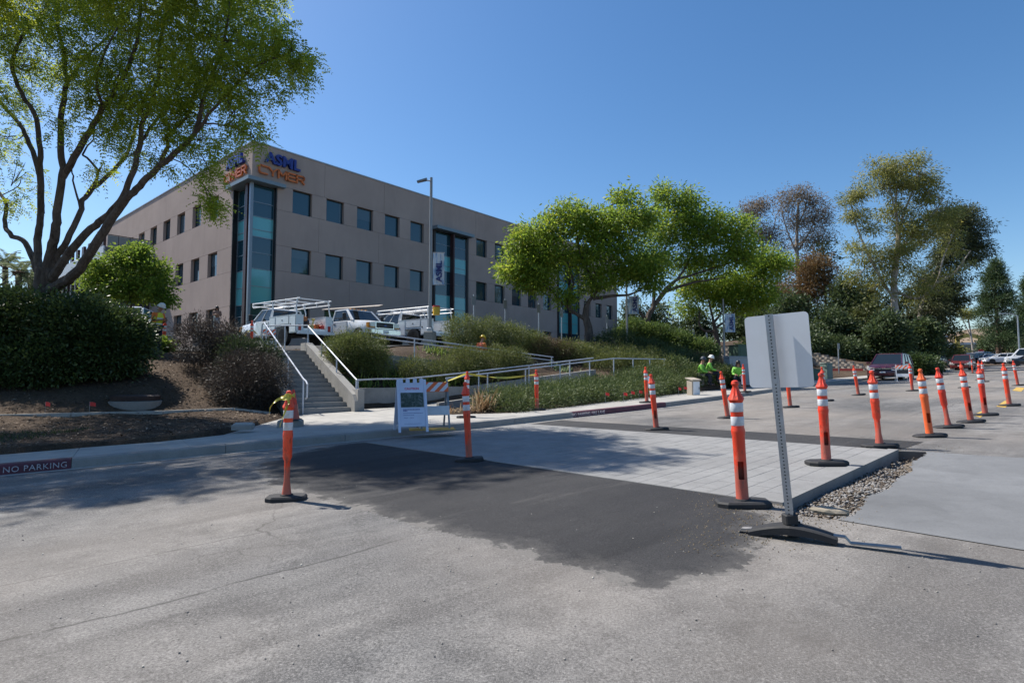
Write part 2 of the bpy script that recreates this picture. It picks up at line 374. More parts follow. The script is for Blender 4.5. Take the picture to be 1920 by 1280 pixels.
# trench walls and floor
mb = MB()
n = len(TRENCH)
for i in range(n):
    a, b = TRENCH[i], TRENCH[(i + 1) % n]
    mb.add([(a[0], a[1], roadz(*a)), (b[0], b[1], roadz(*b)), (b[0], b[1], roadz(*b) - .2), (a[0], a[1], roadz(*a) - .2)], [(0, 1, 2, 3)])
tag(mb.build('trench_wall', concrete('trench_side', (.12, .11, .10))), kind='structure')
M_DIRT = concrete('trench_dirt', (.17, .14, .11), .3, .5, 6)
tri_sheet('trench_floor', [TRENCH], [], lambda x, y: roadz(x, y) - .13 + .03 * math.sin(x * 9) * math.cos(y * 7), M_DIRT)
# gravel in the trench
def pebble_mesh(k):
    bm = bmesh.new(); bmesh.ops.create_icosphere(bm, subdivisions=1, radius=1)
    rr = random.Random(k)
    for v in bm.verts: v.co *= rr.uniform(.65, 1.15)
    me = bpy.data.meshes.new('pebble'); bm.to_mesh(me); bm.free(); return me
def merged_scatter(name, protos, pts, scales, m, parent=None, kind='stuff', tint=True, flat=1.0):
    V, F, T = [], [], []; base = 0
    pv = [(np.array([v.co[:] for v in p.vertices]), np.array([f.vertices[:] for f in p.polygons])) for p in protos]
    for i, p in enumerate(pts):
        v, f = pv[i % len(pv)]; a = random.uniform(0, 6.28); c, s_ = math.cos(a), math.sin(a)
        b_ = random.uniform(-.5, .5); cb, sb = math.cos(b_), math.sin(b_)
        q = v @ np.array([[c, s_, 0], [-s_, c, 0], [0, 0, 1]]) * np.array([1, 1, flat]) @ np.array([[1, 0, 0], [0, cb, sb], [0, -sb, cb]])
        V.append(q * scales[i] + np.array(p)); F.append(f + base); base += len(v); T.append(np.full(len(v), random.random()))
    return fast_mesh(name, np.concatenate(V), np.concatenate(F), np.concatenate(T), m, parent, kind)
def fast_mesh(name, V, F, T, m, parent=None, kind=None):
    me = bpy.data.meshes.new(name); k = F.shape[1]
    me.vertices.add(len(V)); me.vertices.foreach_set('co', V.astype(np.float32).ravel())
    me.loops.add(F.size); me.loops.foreach_set('vertex_index', F.astype(np.int32).ravel())
    me.polygons.add(len(F)); me.polygons.foreach_set('loop_start', np.arange(0, F.size, k, dtype=np.int32))
    me.polygons.foreach_set('loop_total', np.full(len(F), k, dtype=np.int32))
    me.update(calc_edges=True)
    if T is not None:
        a = me.attributes.new('tint', 'FLOAT', 'POINT'); a.data.foreach_set('value', T.astype(np.float32))
    o = link(name, me, m, parent)
    if kind: o['kind'] = kind
    return o
def tintmat(name, stops, rough=.9):
    m, t, b = new_mat(name); a = N(t, 'ShaderNodeAttribute'); a.attribute_name = 'tint'
    t.links.new(ramp(t, a.outputs['Fac'], stops), b.inputs['Base Color']); b.inputs['Roughness'].default_value = rough; b.inputs['Specular IOR Level'].default_value = .25
    return m
PEB = [pebble_mesh(i) for i in range(6)]
M_GRAVEL = tintmat('gravel_grey', [(0, (.07, .055, .045)), (.35, (.16, .13, .10)), (.6, (.21, .20, .19)), (1, (.29, .28, .27))])
pts, sc = [], []
while len(pts) < 4200:
    p = (random.uniform(2.3, 5.8), random.uniform(4.5, 8.0))
    if not inside(p, TRENCH): continue
    d = abs((p[0] - 2.45) * (-.685) + (p[1] - 5.13) * .728)
    t_ = (p[0] - 2.45) * .728 + (p[1] - 5.13) * .685
    heap = .1 * math.exp(-((t_ - .95) / .55) ** 2) * min(1, d / .35)
    if (t_ > 2.3 and random.random() < .6) or (t_ > 3.1 and random.random() < .8): continue
    r_ = random.uniform(.006, .021)
    pts.append((*p, roadz(*p) - .11 + heap + random.uniform(0, .03))); sc.append(r_)
tag(merged_scatter('gravel', PEB, pts, sc, M_GRAVEL, flat=.7), 'loose grey and tan gravel heaped in the trench beside the raised slab', 'gravel')
# crumbs of asphalt and grit round the corner of the slab
pts, sc = [], []
for i in range(1500):
    c = random.choice([(1390, 975), (1440, 1000), (1350, 945), (1500, 965), (1470, 955), (1320, 1010), (1650, 845), (1720, 842), (1560, 965)])
    p = onroad(c[0] + random.gauss(0, 38), c[1] + random.gauss(0, 17), .006)
    if inside(p[:2], TRENCH): continue
    pts.append(tuple(p)); sc.append(random.uniform(.002, .006))
tag(merged_scatter('grit', PEB, pts, sc, tintmat('grit_tan', [(0, (.07, .055, .04)), (1, (.3, .23, .14))])), 'scattered tan grit and asphalt crumbs around slab corner', 'grit')
# stray chips over the whole road
pts, sc = [], []
for i in range(300):
    p = onroad(random.uniform(20, 1900), 1270 - 420 * random.random() ** .6, .004)
    if inside(p[:2], TRENCH): continue
    pts.append(tuple(p)); sc.append(random.uniform(.003, .008))
tag(merged_scatter('road_chips', PEB, pts, sc, tintmat('chips', [(0, (.11, .11, .11)), (.7, (.3, .28, .25)), (1, (.55, .52, .45))]), flat=.4), 'tiny pale stone chips scattered over the road surface', 'stone chips')

# raised paved slab
PM = Matrix(((.728, -.705, 0, 0), (.685, .709, 0, 0), (0, 0, 1, 0), (0, 0, 0, 1)))
slab = empty('paved_slab', (PADB[0], PADB[1], 0), kind='structure')
ex = Vector((.7285, .6850)); ey = Vector((-.6945, .7195))
def padpt(u, v): return Vector((PADB[0] + ex.x * u + ey.x * v, PADB[1] + ex.y * u + ey.y * v))
UL, VL = 4.14, 7.5
mb = MB(); mb.prism([tuple(padpt(.0, .0) - Vector(PADB)), tuple(padpt(UL, 0) - Vector(PADB)), tuple(padpt(UL, VL) - Vector(PADB)), tuple(padpt(0, VL) - Vector(PADB))], .21, zf=lambda x, y: roadz(x + PADB[0], y + PADB[1]), bot=-.2)
mb.build('slab_base', concrete('joint_concrete', (.19, .187, .182)), slab)
KW = mat('kerb_strip', (.22, .22, .225), .8, 0, .15, bmp=.2)
mb = MB(); mb.prism([tuple(padpt(-.004, -.004) - Vector(PADB)), tuple(padpt(UL + .004, -.004) - Vector(PADB)), tuple(padpt(UL + .004, .12) - Vector(PADB)), tuple(padpt(-.004, .12) - Vector(PADB))], .225, zf=lambda x, y: roadz(x + PADB[0], y + PADB[1]), bot=-.2)
mb.build('edge_beam', M_PAVE, slab)
cells = []
cw, cl = .2, .4
nv = int((VL - .12) / cw); nu = int(UL / cl) + 1
for j in range(nv):
    for i in range(-1, nu):
        u0 = i * cl + (j % 2) * cl / 2; u1 = u0 + cl
        u0, u1 = max(u0, 0), min(u1, UL); v0 = .12 + j * cw; v1 = v0 + cw
        if u1 - u0 < .08: continue
        cells.append((u0, u1, v0, v1))
def paver(mb, c, org):
    u0, u1, v0, v1 = c; g = .0012; b = .002; dz = random.uniform(-.0012, .0012)
    def P(u, v, z): 
        p = padpt(u, v); return (p.x - org.x, p.y - org.y, roadz(p.x, p.y) + z - org.z)
    vs = [P(u0 + g, v0 + g, .008), P(u1 - g, v0 + g, .008), P(u1 - g, v1 - g, .008), P(u0 + g, v1 - g, .008)]
    vs += [P(u0 + g + b, v0 + g + b, .0145 + dz), P(u1 - g - b, v0 + g + b, .0145 + dz), P(u1 - g - b, v1 - g - b, .0145 + dz), P(u0 + g + b, v1 - g - b, .0145 + dz)]
    mb.add(vs, [(4, 5, 6, 7), (0, 1, 5, 4), (1, 2, 6, 5), (2, 3, 7, 6), (3, 0, 4, 7)])
cells.sort(key=lambda c: padpt((c[0] + c[1]) / 2, (c[2] + c[3]) / 2).length)
SO = Vector((PADB[0], PADB[1], 0))
for c in cells[:298]:
    mb = MB(); paver(mb, c, SO); mb.build('paver', M_PAVE, slab, fix=False)
mb = MB()
for c in cells[298:]: paver(mb, c, SO)
tag(mb.build('far_pavers', M_PAVE, slab, fix=False), kind='stuff')

# kerb + gutter + sidewalk
INNER = [(-47, -18.5), (-21, -.2), (-8.19, 9.0), (-7.4, 9.6), (-6.41, 10.24), (-5.75, 11.2), (-6.2, 15.2), (-6.9, 17.4), (-3.2, 18.9), (-1.6, 14.9), (0, 14.95), (1.56, 16.5), (3.2, 18.6), (4.75, 20.6), (7.73, 23.9), (11.74, 28.0), (16.2, 32.6), (20.2, 36.6), (38.6, 54.0), (59, 73.5), (74, 85.5)]
def along(poly, s):
    for a, b in zip(poly[:-1], poly[1:]):
        a, b = Vector(a), Vector(b); L = (b - a).length
        if s <= L: return a.lerp(b, s / L), (b - a).normalized()
        s -= L
    return Vector(poly[-1]), (Vector(poly[-1]) - Vector(poly[-2])).normalized()
def plen(poly): return sum((Vector(b) - Vector(a)).length for a, b in zip(poly[:-1], poly[1:]))
KL = plen(KERB)
side = empty('sidewalk', (0, 0, 0), kind='structure')
kerb = empty('kerb', (0, 0, 0), kind='structure')
M_RED = mat('kerb_red_paint', (.095, .026, .042), .7, 0, .3, 5, bmp=.2, obj=False, dirt=((.09, .06, .06), .8))
M_KERB = concrete('kerb_concrete', (.25, .245, .235), .15, .4)
def kerb_piece(s0, s1, m, name='kerb_stone'):
    k = max(2, int((s1 - s0) / .5) + 1); rings = []
    for i in range(k):
        s = s0 + .004 + (s1 - s0 - .008) * i / (k - 1); p, d = along(KERB, s); nrm = Vector((-d.y, d.x)); z = roadz(p.x, p.y)
        prof = [(-.02, -.1), (-.0, .115), (.012, .142), (.035, .15), (.16, .152), (.16, -.1)]
        rings.append([(p.x + nrm.x * a, p.y + nrm.y * a, z + b) for a, b in prof])
    MB().loft(rings).build(name, m, kerb, smooth=False)
def kerb_s(px, py):
    q = onroad(px, py).to_2d(); best = min(np.arange(0, KL, .1), key=lambda s: (along(KERB, float(s))[0] - q).length); return float(best)
sA, sB = kerb_s(134, 879), kerb_s(1069, 783); sC = kerb_s(1250, 763)
s = 0.0
cuts = sorted([0, sA, sB, sC] + [sA - 2.5 * i for i in range(1, 16)] + [sA + (sB - sA) / 5 * i for i in range(1, 5)] + [sB + 2.6 * i for i in range(1, 40)])
cuts = [c for c in cuts if 0 <= c < KL]
for a, b in zip(cuts[:-1], cuts[1:]):
    if b - a < .15: continue
    mid = (a + b) / 2; p, _ = along(KERB, mid)
    if mid > 90 and False: break
    kerb_piece(a, b, M_RED if (mid < sA or (sB < mid < sC)) else M_KERB)
# gutter strip of pale concrete next to the kerb
rings = []
for i in range(160):
    s_ = KL * i / 159; p, d = along(KERB, s_); nn = Vector((-d.y, d.x)); z = roadz(p.x, p.y)
    rings.append([(p.x + nn.x * .02, p.y + nn.y * .02, z + .006), (p.x - nn.x * .16, p.y - nn.y * .16, z + .006)])
mb = MB(); mb.loft(rings, caps=False)
mb.f = [f for k_, f in enumerate(mb.f) if k_ % 2 == 0]
tag(mb.build('gutter', M_CONC), kind='structure')
# sidewalk slabs: clip strips between kerb and the inner line
def kerb_off(s, o):
    p, d = along(KERB, s); return p + Vector((-d.y, d.x)) * o
SWPOLY = [tuple(kerb_off(KL * i / 300, .165)) for i in range(301)] + INNER[::-1]
def clip_half(poly, p0, nrm):
    out = []
    for i in range(len(poly)):
        a, b = Vector(poly[i]), Vector(poly[(i + 1) % len(poly)]); da, db = (a - p0).dot(nrm), (b - p0).dot(nrm)
        if da >= 0: out.append(tuple(a))
        if (da > 0) != (db > 0) and abs(da - db) > 1e-9: out.append(tuple(a.lerp(b, da / (da - db))))
    return out
swz = lambda x, y: roadz(x, y) + .15 + .012 * min(1.5, max(0, 0))
k0 = kerb_s(0, 891)
cutl = [k0 - 9.0, k0 - 6, k0 - 3]; q = sA
cutl = [sA - 8, sA - 5.5, sA - 2.7, sA, sA + 1.55, sA + 3.2, sA + 4.6, sA + 6.3, sA + 8.0]
cutl += [cutl[-1] + 1.55 * i for i in range(1, 18)]; cutl += [cutl[-1] + 3.0 * i for i in range(1, 18)]
for a, b in zip(cutl[:-1], cutl[1:]):
    pa, da = along(KERB, a); pb, db = along(KERB, b)
    lo, hi = max(0, a - 6), min(KL, b + 6)
    loc = [tuple(kerb_off(lo + (hi - lo) * i / 40, .165)) for i in range(41)]
    # inner points near this stretch
    far = []
    inn = [Vector(p) for p in INNER]
    poly = SWPOLY
    poly = clip_half(poly, pa + da * .004, da); 
    if len(poly) < 3: continue
    poly = clip_half(poly, pb - db * .004, -db)
    if len(poly) < 3: continue
    mc = (pa + pb) / 2
    # drop far away leftovers
    poly = [p for p in poly if (Vector(p) - mc).length < 12]
    if len(poly) < 3: continue
    pl = []
    for p in poly:
        if not pl or (Vector(p) - Vector(pl[-1])).length > .003: pl.append(p)
    if len(pl) < 3: continue
    vs = [Vector(p) for p in pl]; es = [(i, (i + 1) % len(vs)) for i in range(len(vs))]
    r = geometry.delaunay_2d_cdt(vs, es, [], 1, 1e-5)
    dz = random.uniform(-.003, .003)
    mb = MB(); nV = len(r[0])
    mb.v = [Vector((p.x, p.y, swz(p.x, p.y) + dz)) for p in r[0]] + [Vector((p.x, p.y, swz(p.x, p.y) - .12)) for p in r[0]]
    mb.f = [list(f) for f in r[2]]
    for e0, e1 in es:
        mb.f.append([e0, e1, e1 + nV, e0 + nV])
    mb.build('slab', M_CONC, side)

# terrain
CTRL = [(-8.19, 9.1, .1), (-7.4, 9.7, .12), (-6.41, 10.35, .15), (-5.75, 11.4, .2), (-6.3, 15.2, .22), (-7, 17.2, .25), (-12.5, 11.8, .33), (-10.5, 13.3, .31), (-9, 14.4, .29), (-7.3, 15.8, .25), (-11.3, 14.3, .75), (-10.7, 17, 1.33), (-9.2, 16, .75),
        (-8.6, 16.9, .7), (-9.9, 19, 1.6), (-12.8, 20.3, 2.06), (-14.5, 15.5, 1.1), (-15, 19, 2.0), (-18, 14, 1.1), (-20, 22, 2.2), (-30, 15, 1.4), (-17, 9.5, .15), (-12, 7, -.05), (-25, 3, -.3), (-22, 0, -.4),
        (-12, 22.5, 2.2), (-9.2, 21.9, 2.2), (-7.6, 21.4, 2.2), (-9, 28, 2.72), (-12, 29, 2.72), (-5, 30, 2.74), (-6, 25, 2.45), (-17, 36, 3.0), (-20, 27, 2.5), (-30, 30, 2.8), (-40, 45, 3), (0, 40, 3.2), (10, 60, 3.8), (14, 74, 4.2), (-5, 38, 3.0),
        (-1.4, 26, 2.5), (-3.5, 25, 2.5), (3, 29.5, 2.8), (6, 32, 3.1), (9, 35, 3.0), (12, 38, 2.8),
        (0, 15.2, .3), (1.6, 16.9, .36), (4.75, 21.0, .52), (7.8, 24.3, .62), (11.8, 28.3, .78), (16.2, 33, .9), (20.2, 37, 1.0), (-1.5, 16, .3), (-2.4, 17.4, .15), (-3.6, 16.6, .1),
        (-5.25, 18.1, .1), (-4.04, 19.0, .12), (-2.82, 19.9, .2), (-1.2, 21.1, .4), (1.2, 22.8, .65), (-4.67, 17.3, .1), (-3.05, 18.5, .15), (-1.43, 19.66, .25), (1, 21.4, .5), (3.4, 23.2, .75), (-5.66, 18.8, .85), (-4.04, 19.95, .85), (-2, 21.35, .95), (.4, 23.15, 1.15), (2.4, 24.65, 1.3), (.3, 19.2, .45), (2.2, 20.8, .65),  (-4.8, 20.6, 1.5), (-1, 23.4, 1.4), (2.6, 25.6, 1.4), (4.9, 24.2, 1.25),
        (-5.6, 20.4, 1.5), (-4.5, 23.6, 2.3), (0, 25.6, 2.2), (4, 28, 2.2), (7.5, 27.5, 1.7), (10, 30, 1.5), (14, 33, 1.2), (20, 39, 1.3), (16, 42, 2.4), (22, 45, 1.5), (25, 47.5, 1.3), (28.3, 44.6, 1.2), (26.5, 51.5, 3.6), (30.5, 46.5, 2.4), (33, 52, 2.2), (25, 41.5, 1.15), (35, 51, 1.5),
        (25, 60, 5), (35, 66, 5.0), (45, 70, 3.5), (48, 62, 1.9), (60, 74, 2.4), (0, 100, 4.4), (60, 120, 4.2), (-50, 80, 3.5), (-60, 20, 2), (-60, 0, 1), (75, 92, 3.0), (100, 140, 4.5)]
_sd, _sp = (-.5807, .8141), (.8141, .5807)
for _k in range(8):
    for _o in (-.9, 0, .95):
        _a = 5.5 * _k / 7; CTRL.append((-5.62 + _sd[0] * _a + _sp[0] * _o, 16.75 + _sd[1] * _a + _sp[1] * _o, -.1 + 2.05 * _k / 7))
C_ = np.array(CTRL, float)
A_ = np.linalg.norm(C_[:, None, :2] - C_[None, :, :2], axis=2); n_ = len(C_)
K_ = np.zeros((n_ + 3, n_ + 3)); K_[:n_, :n_] = A_; K_[:n_, n_] = 1; K_[:n_, n_ + 1:] = C_[:, :2]; K_[n_:, :n_] = K_[:n_, n_:].T
W_ = np.linalg.solve(K_, np.concatenate([C_[:, 2], [0, 0, 0]]))
def gz_np(X, Y):
    X = np.asarray(X, float); Y = np.asarray(Y, float); q = np.stack([X.ravel(), Y.ravel()], 1)
    out = np.empty(len(q))
    for i in range(0, len(q), 20000):
        d = np.linalg.norm(q[i:i + 20000, None, :] - C_[None, :, :2], axis=2)
        out[i:i + 20000] = d @ W_[:n_] + W_[n_] + q[i:i + 20000] @ W_[n_ + 1:]
    return out.reshape(X.shape)
def gz(x, y): return float(gz_np(np.array([x]), np.array([y]))[0])
def in_poly_np(X, Y, poly):
    c = np.zeros(X.shape, bool); n = len(poly)
    for i in range(n):
        a, b = poly[i], poly[(i + 1) % n]
        if a[1] == b[1]: continue
        c ^= ((a[1] > Y) != (b[1] > Y)) & (X < (b[0] - a[0]) * (Y - a[1]) / (b[1] - a[1]) + a[0])
    return c
gx = np.concatenate([[-3000, -1200, -500, -200, -110, -80], np.arange(-60, -24, 3.), np.arange(-24, 14, .3), np.arange(14, 60, 1.), np.arange(60, 160, 8), [180, 260, 500, 1200, 3000]])
gy = np.concatenate([[-3000, -800, -200, -100, -50, -25], np.arange(-10, 7, 1.), np.arange(7, 34, .3), np.arange(34, 80, 1.), np.arange(80, 180, 8), [220, 320, 600, 1400, 3500]])
GX, GY = np.meshgrid(gx, gy)
road_in = in_poly_np(GX, GY, INNER + [(90, 100), (150, 130), (420, 180), (420, -140), (-47, -140)])
Zp = .026 * (np.clip(GX, -60, 130) + 2.36) + .0077 * (np.clip(GY, -30, 200) - 5.83)
Zt = gz_np(np.clip(GX, -80, 120), np.clip(GY, -40, 150))
far = np.clip((np.hypot(GX, GY) - 110) / 80, 0, 1)
Zt = Zt * (1 - far) + far * np.minimum(Zt, 4.5)
n1 = np.sin(GX * 2.1 + np.sin(GY * 1.7) * 1.3) * np.cos(GY * 2.6 + GX * .6) * .025 + np.sin(GX * 6.1 + GY * 2) * np.cos(GY * 7.3 - GX) * .012
Zg = np.where(road_in, Zp - .28, Zt + np.where(np.abs(GX) < 60, n1, 0))
idx = np.arange(GX.size).reshape(GX.shape)
F = np.stack([idx[:-1, :-1], idx[:-1, 1:], idx[1:, 1:], idx[1:, :-1]], -1).reshape(-1, 4)
def ground_mat():
    m, t, b = new_mat('mulch_ground'); g = t.nodes.new('ShaderNodeNewGeometry'); pos = g.outputs['Position']
    a = noise(t, .5, 5, .6, pos); f = noise(t, 14, 6, .75, pos); v = noise(t, 55, 4, .7, pos)
    col = ramp(t, a, [(.35, (.06, .042, .03)), (.6, (.115, .082, .058))])
    col = mixc(t, ramp(t, f, [(.38, (.6,) * 3), (.55, (0, 0, 0))]), col, (.035, .026, .02)); col = mixc(t, ramp(t, v, [(.55, (0, 0, 0)), (.7, (.6,) * 3)]), col, (.2, .155, .115))
    t.links.new(col, b.inputs['Base Color']); b.inputs['Roughness'].default_value = .95; b.inputs['Specular IOR Level'].default_value = .15
    ad = N(t, 'ShaderNodeMath', operation='ADD'); t.links.new(f, ad.inputs[0]); t.links.new(v, ad.inputs[1]); bump(t, b, ad.outputs[0], .9, .04); return m
M_MULCH = ground_mat()
g_o = fast_mesh('ground', np.stack([GX.ravel(), GY.ravel(), Zg.ravel()], 1), F, None, M_MULCH)
g_o['kind'] = 'structure'; g_o.data.polygons.foreach_set('use_smooth', [True] * len(g_o.data.polygons))
# parking lot surface
lot = [(-26, 22.5), (-12.5, 21.6), (-8.2, 21.0), (-6.2, 23.6), (-5.2, 26), (0, 29.5), (7, 35.5), (14, 43), (22, 60), (14, 72), (-17, 36.5), (-40, 55), (-46, 40)]
lp = []
for i in range(len(lot)):
    a, b = Vector(lot[i]), Vector(lot[(i + 1) % len(lot)])
    for j in range(6): lp.append(tuple(a.lerp(b, j / 6)))
vs = [Vector(p) for p in lp]
gp = [Vector((x, y)) for x in np.arange(-44, 22, 2.) for y in np.arange(22, 72, 2.) if inside((x, y), lot)]
r = geometry.delaunay_2d_cdt(vs + gp, [(i, (i + 1) % len(vs)) for i in range(len(vs))], [], 1, 1e-5)
me = bpy.data.meshes.new('parking_lot'); zz = gz_np(np.array([p.x for p in r[0]]), np.array([p.y for p in r[0]]))
me.from_pydata([(p.x, p.y, z + .06) for p, z in zip(r[0], zz)], [], [list(f) for f in r[2]])
tag(link('parking_lot', me, M_NEW), kind='structure')
# distant dry hill
HX = np.linspace(-500, 2600, 120); HY = np.linspace(700, 1500, 40); hx, hy = np.meshgrid(HX, HY)
hz = 4 + 78 * np.exp(-((hx - 950) / 420) ** 2) * np.exp(-((hy - 1080) / 260) ** 2) + 50 * np.exp(-((hx - 1500) / 500) ** 2) * np.exp(-((hy - 1150) / 300) ** 2) + 6 * np.sin(hx / 47) * np.cos(hy / 61) + 3 * np.sin(hx / 19 + hy / 23) - 6
ii = np.arange(hx.size).reshape(hx.shape); HF = np.stack([ii[:-1, :-1], ii[:-1, 1:], ii[1:, 1:], ii[1:, :-1]], -1).reshape(-1, 4)
def hill_mat():
    m, t, b = new_mat('dry_hill'); a = noise(t, .02, 6, .65); f = noise(t, .12, 6, .7)
    col = ramp(t, a, [(.35, (.17, .115, .08)), (.65, (.26, .19, .13))]); col = mixc(t, ramp(t, f, [(.52, (0, 0, 0)), (.6, (.8,) * 3)]), col, (.07, .075, .04))
    t.links.new(col, b.inputs['Base Color']); b.inputs['Roughness'].default_value = 1; return m
ho = fast_mesh('hill', np.stack([hx.ravel(), hy.ravel(), hz.ravel()], 1), HF, None, hill_mat()); ho['kind'] = 'structure'
ho.data.polygons.foreach_set('use_smooth', [True] * len(ho.data.polygons))

# yellow centre markings on the road at the right
M_YEL = mat('yellow_road_paint', (.50, .32, .06), .75, 0, .25, 8, obj=False, dirt=((.2, .18, .15), .6))
for q in ([(1868, 762), (1885, 764), (1898, 753), (1884, 751)], [(1898, 732), (1915, 734), (1922, 727), (1906, 726)], [(1824, 778), (1838, 783), (1848, 776), (1840, 771)]):
    p4 = px2(q); tri_sheet('road_marking', [p4], [], roadz, M_YEL, dz=.005)
# ------------------------------------------------------------------ office building
BC = Vector((-17.6, 37.0, 0)); DR = Vector((.648, .7615, 0)); DL = Vector((-.7615, .648, 0)); NR = Vector((.7615, -.648, 0)); NL = Vector((-.648, -.7615, 0))
ZB, ZR = 2.2, 17.11; ROWS = [(4.40, 6.10), (8.53, 10.32), (12.84, 14.55)]
LR, LL = 48.9, 37.7
def stucco(name, base):
    m, t, b = new_mat(name); g = t.nodes.new('ShaderNodeNewGeometry'); pos = g.outputs['Position']
    mp = N(t, 'ShaderNodeMapping'); mp.inputs['Scale'].default_value = (1, 1, .18); t.links.new(pos, mp.inputs[0])
    a = noise(t, .35, 5, .6, pos); st = noise(t, 1.3, 6, .65, mp.outputs[0]); f = noise(t, 22, 4, .7, pos); oi = N(t, 'ShaderNodeObjectInfo')
    col = ramp(t, a, [(.3, tuple(x * .9 for x in base)), (.7, tuple(x * 1.08 for x in base))])
    col = mixc(t, ramp(t, st, [(.5, (0, 0, 0)), (.78, (.4,) * 3)]), col, tuple(x * .72 for x in base))
    col = mixc(t, ramp(t, oi.outputs['Random'], [(0, (.0,) * 3), (1, (.22,) * 3)]), col, tuple(x * .86 for x in base))
    t.links.new(col, b.inputs['Base Color']); b.inputs['Roughness'].default_value = .9; b.inputs['Specular IOR Level'].default_value = .2
    bump(t, b, f, .35, .015); return m
M_STUC = stucco('taupe_stucco', (.425, .33, .285))
M_TEAL = glass('teal_spandrel', (.125, .42, .43), 1.7, .08)
M_MULL = mat('mullion_grey', (.22, .25, .28), .4, .5, .08)
M_FIN = mat('dark_red_fin', (.055, .022, .022), .45, .2, .15)
M_CANOPY = mat('canopy_grey', (.20, .25, .28), .5, .3, .08)
M_REVEAL = mat('panel_joint', (.12, .10, .09), .9, 0, .1)
bld = empty('office_building', (BC.x, BC.y, ZB), label='three storey taupe office block with corner glass bay above the car park', cat='building')
def FM(d, nrm, off=0.0):     # face frame: x along face, y outward, z up   (relative to the building's empty)
    return Matrix(((d.x, nrm.x, 0, nrm.x * off), (d.y, nrm.y, 0, nrm.y * off), (0, 0, 1, -ZB), (0, 0, 0, 1)))
MR, ML = FM(DR, NR), FM(DL, NL)
TH = .32
def panel(Mx, t0, t1, z0, z1, name='wall_panel'):
    g = .008
    MB().box(((t0 + t1) / 2, -TH / 2, (z0 + z1) / 2), (t1 - t0 - 2 * g, TH, z1 - z0 - 2 * g), Mx).build(name, M_STUC, bld)
M_BLIND = glass('blind_behind_glass', (.05, .09, .11), 1.72)
def window(Mx, t0, t1, z0, z1):
    fr = .05; w_, h_ = t1 - t0, z1 - z0; c = ((t0 + t1) / 2, -TH + .05, (z0 + z1) / 2)
    mb = MB()
    mb.box((c[0], c[1], z0 + fr / 2), (w_, .08, fr), Mx); mb.box((c[0], c[1], z1 - fr / 2), (w_, .08, fr), Mx)
    mb.box((t0 + fr / 2, c[1], c[2]), (fr, .08, h_ - 2 * fr), Mx); mb.box((t1 - fr / 2, c[1], c[2]), (fr, .08, h_ - 2 * fr), Mx)
    o = mb.build('window', M_DARK, bld)
    MB().box((c[0], c[1] - .01, c[2]), (w_ - 2 * fr + .004, .02, h_ - 2 * fr + .004), Mx).build('pane', M_GLASS, o)
    k = random.random()
    if k < .4:
        bw = (w_ - 2 * fr) * random.choice((.16, .25, .5)); bh = (h_ - 2 * fr) * (1.0 if k < .25 else random.uniform(.3, .6)); xx = t0 + fr + bw / 2 if k < .12 else t1 - fr - bw / 2
        if k >= .25: bw = w_ - 2 * fr; xx = c[0]
        MB().box((xx, c[1] + .004, z1 - fr - bh / 2), (bw, .012, bh), Mx).build('blind', M_BLIND, o)
def facade(Mx, wins, bays, L, t_start, row_h):
    # wins: (t0,t1); bays: (t0,t1) interrupt everything up to the bay head
    zs = [ZB] + [z for r_ in row_h for z in r_] + [ZR]
    solid = []; cur = t_start
    for b0, b1 in bays: solid.append((cur, b0)); cur = b1
    solid.append((cur, L))
    for k in range(len(zs) - 1):
        z0, z1 = zs[k], zs[k + 1]
        if k == len(zs) - 2:
            n = max(1, round((L - 0) / 5.4)); st = L / n
            for i in range(n): panel(Mx, i * st, (i + 1) * st, z0, z1)
            continue
        for a, b in solid:
            ws = [x for x in wins if x[0] > a and x[1] < b]
            if k % 2 == 0:
                cuts = [a] + [(ws[i][1] + ws[i + 1][0]) / 2 for i in range(1 if k % 4 else 0, len(ws) - 1, 2)] + [b]
                for p, q in zip(cuts[:-1], cuts[1:]): panel(Mx, p, q, z0, z1)
            else:
                c = a
                for w0, w1 in ws:
                    panel(Mx, c, w0, z0, z1); window(Mx, w0, w1, z0, z1); c = w1
                panel(Mx, c, b, z0, z1)
winR = [(2.94 + 2.68 * i, 4.44 + 2.68 * i) for i in range(5)] + [(21.8 + 2.68 * i, 23.3 + 2.68 * i) for i in range(5)] + [(40.8 + 2.68 * i, 42.3 + 2.68 * i) for i in range(3)]
facade(MR, winR, [(16.2, 20.6), (35.2, 39.6)], LR, 1.75, ROWS)
winL = [(5.3 + 3.27 * i, 6.95 + 3.27 * i) for i in range(10)]
facade(ML, winL, [], LL, 2.85, ROWS)
# core behind the panels
mb = MB(); e = TH + .03
c4 = [BC + DR * 3.2 + DL * e - BC, DR * LR + DL * e, DR * LR + DL * LL, DL * LL + DR * e, DL * 3.2 + DR * e, DL * 3.2 + DR * 3.2]
c4 = [Vector((0, 0, 0)) + Vector(p) if i else DR * 3.2 + DL * e for i, p in enumerate(c4)]
mb.prism([(p.x, p.y) for p in c4], ZR - ZB - .25); mb.build('core', M_REVEAL, bld)
# roof coping
mb = MB()
for Mx, L in ((MR, LR), (ML, LL)): mb.box((L / 2, -.12, ZR + .04), (L + .1, .34, .08), Mx)
mb.build('coping', mat('coping_metal', (.42, .43, .44), .4, .5, .08), bld)
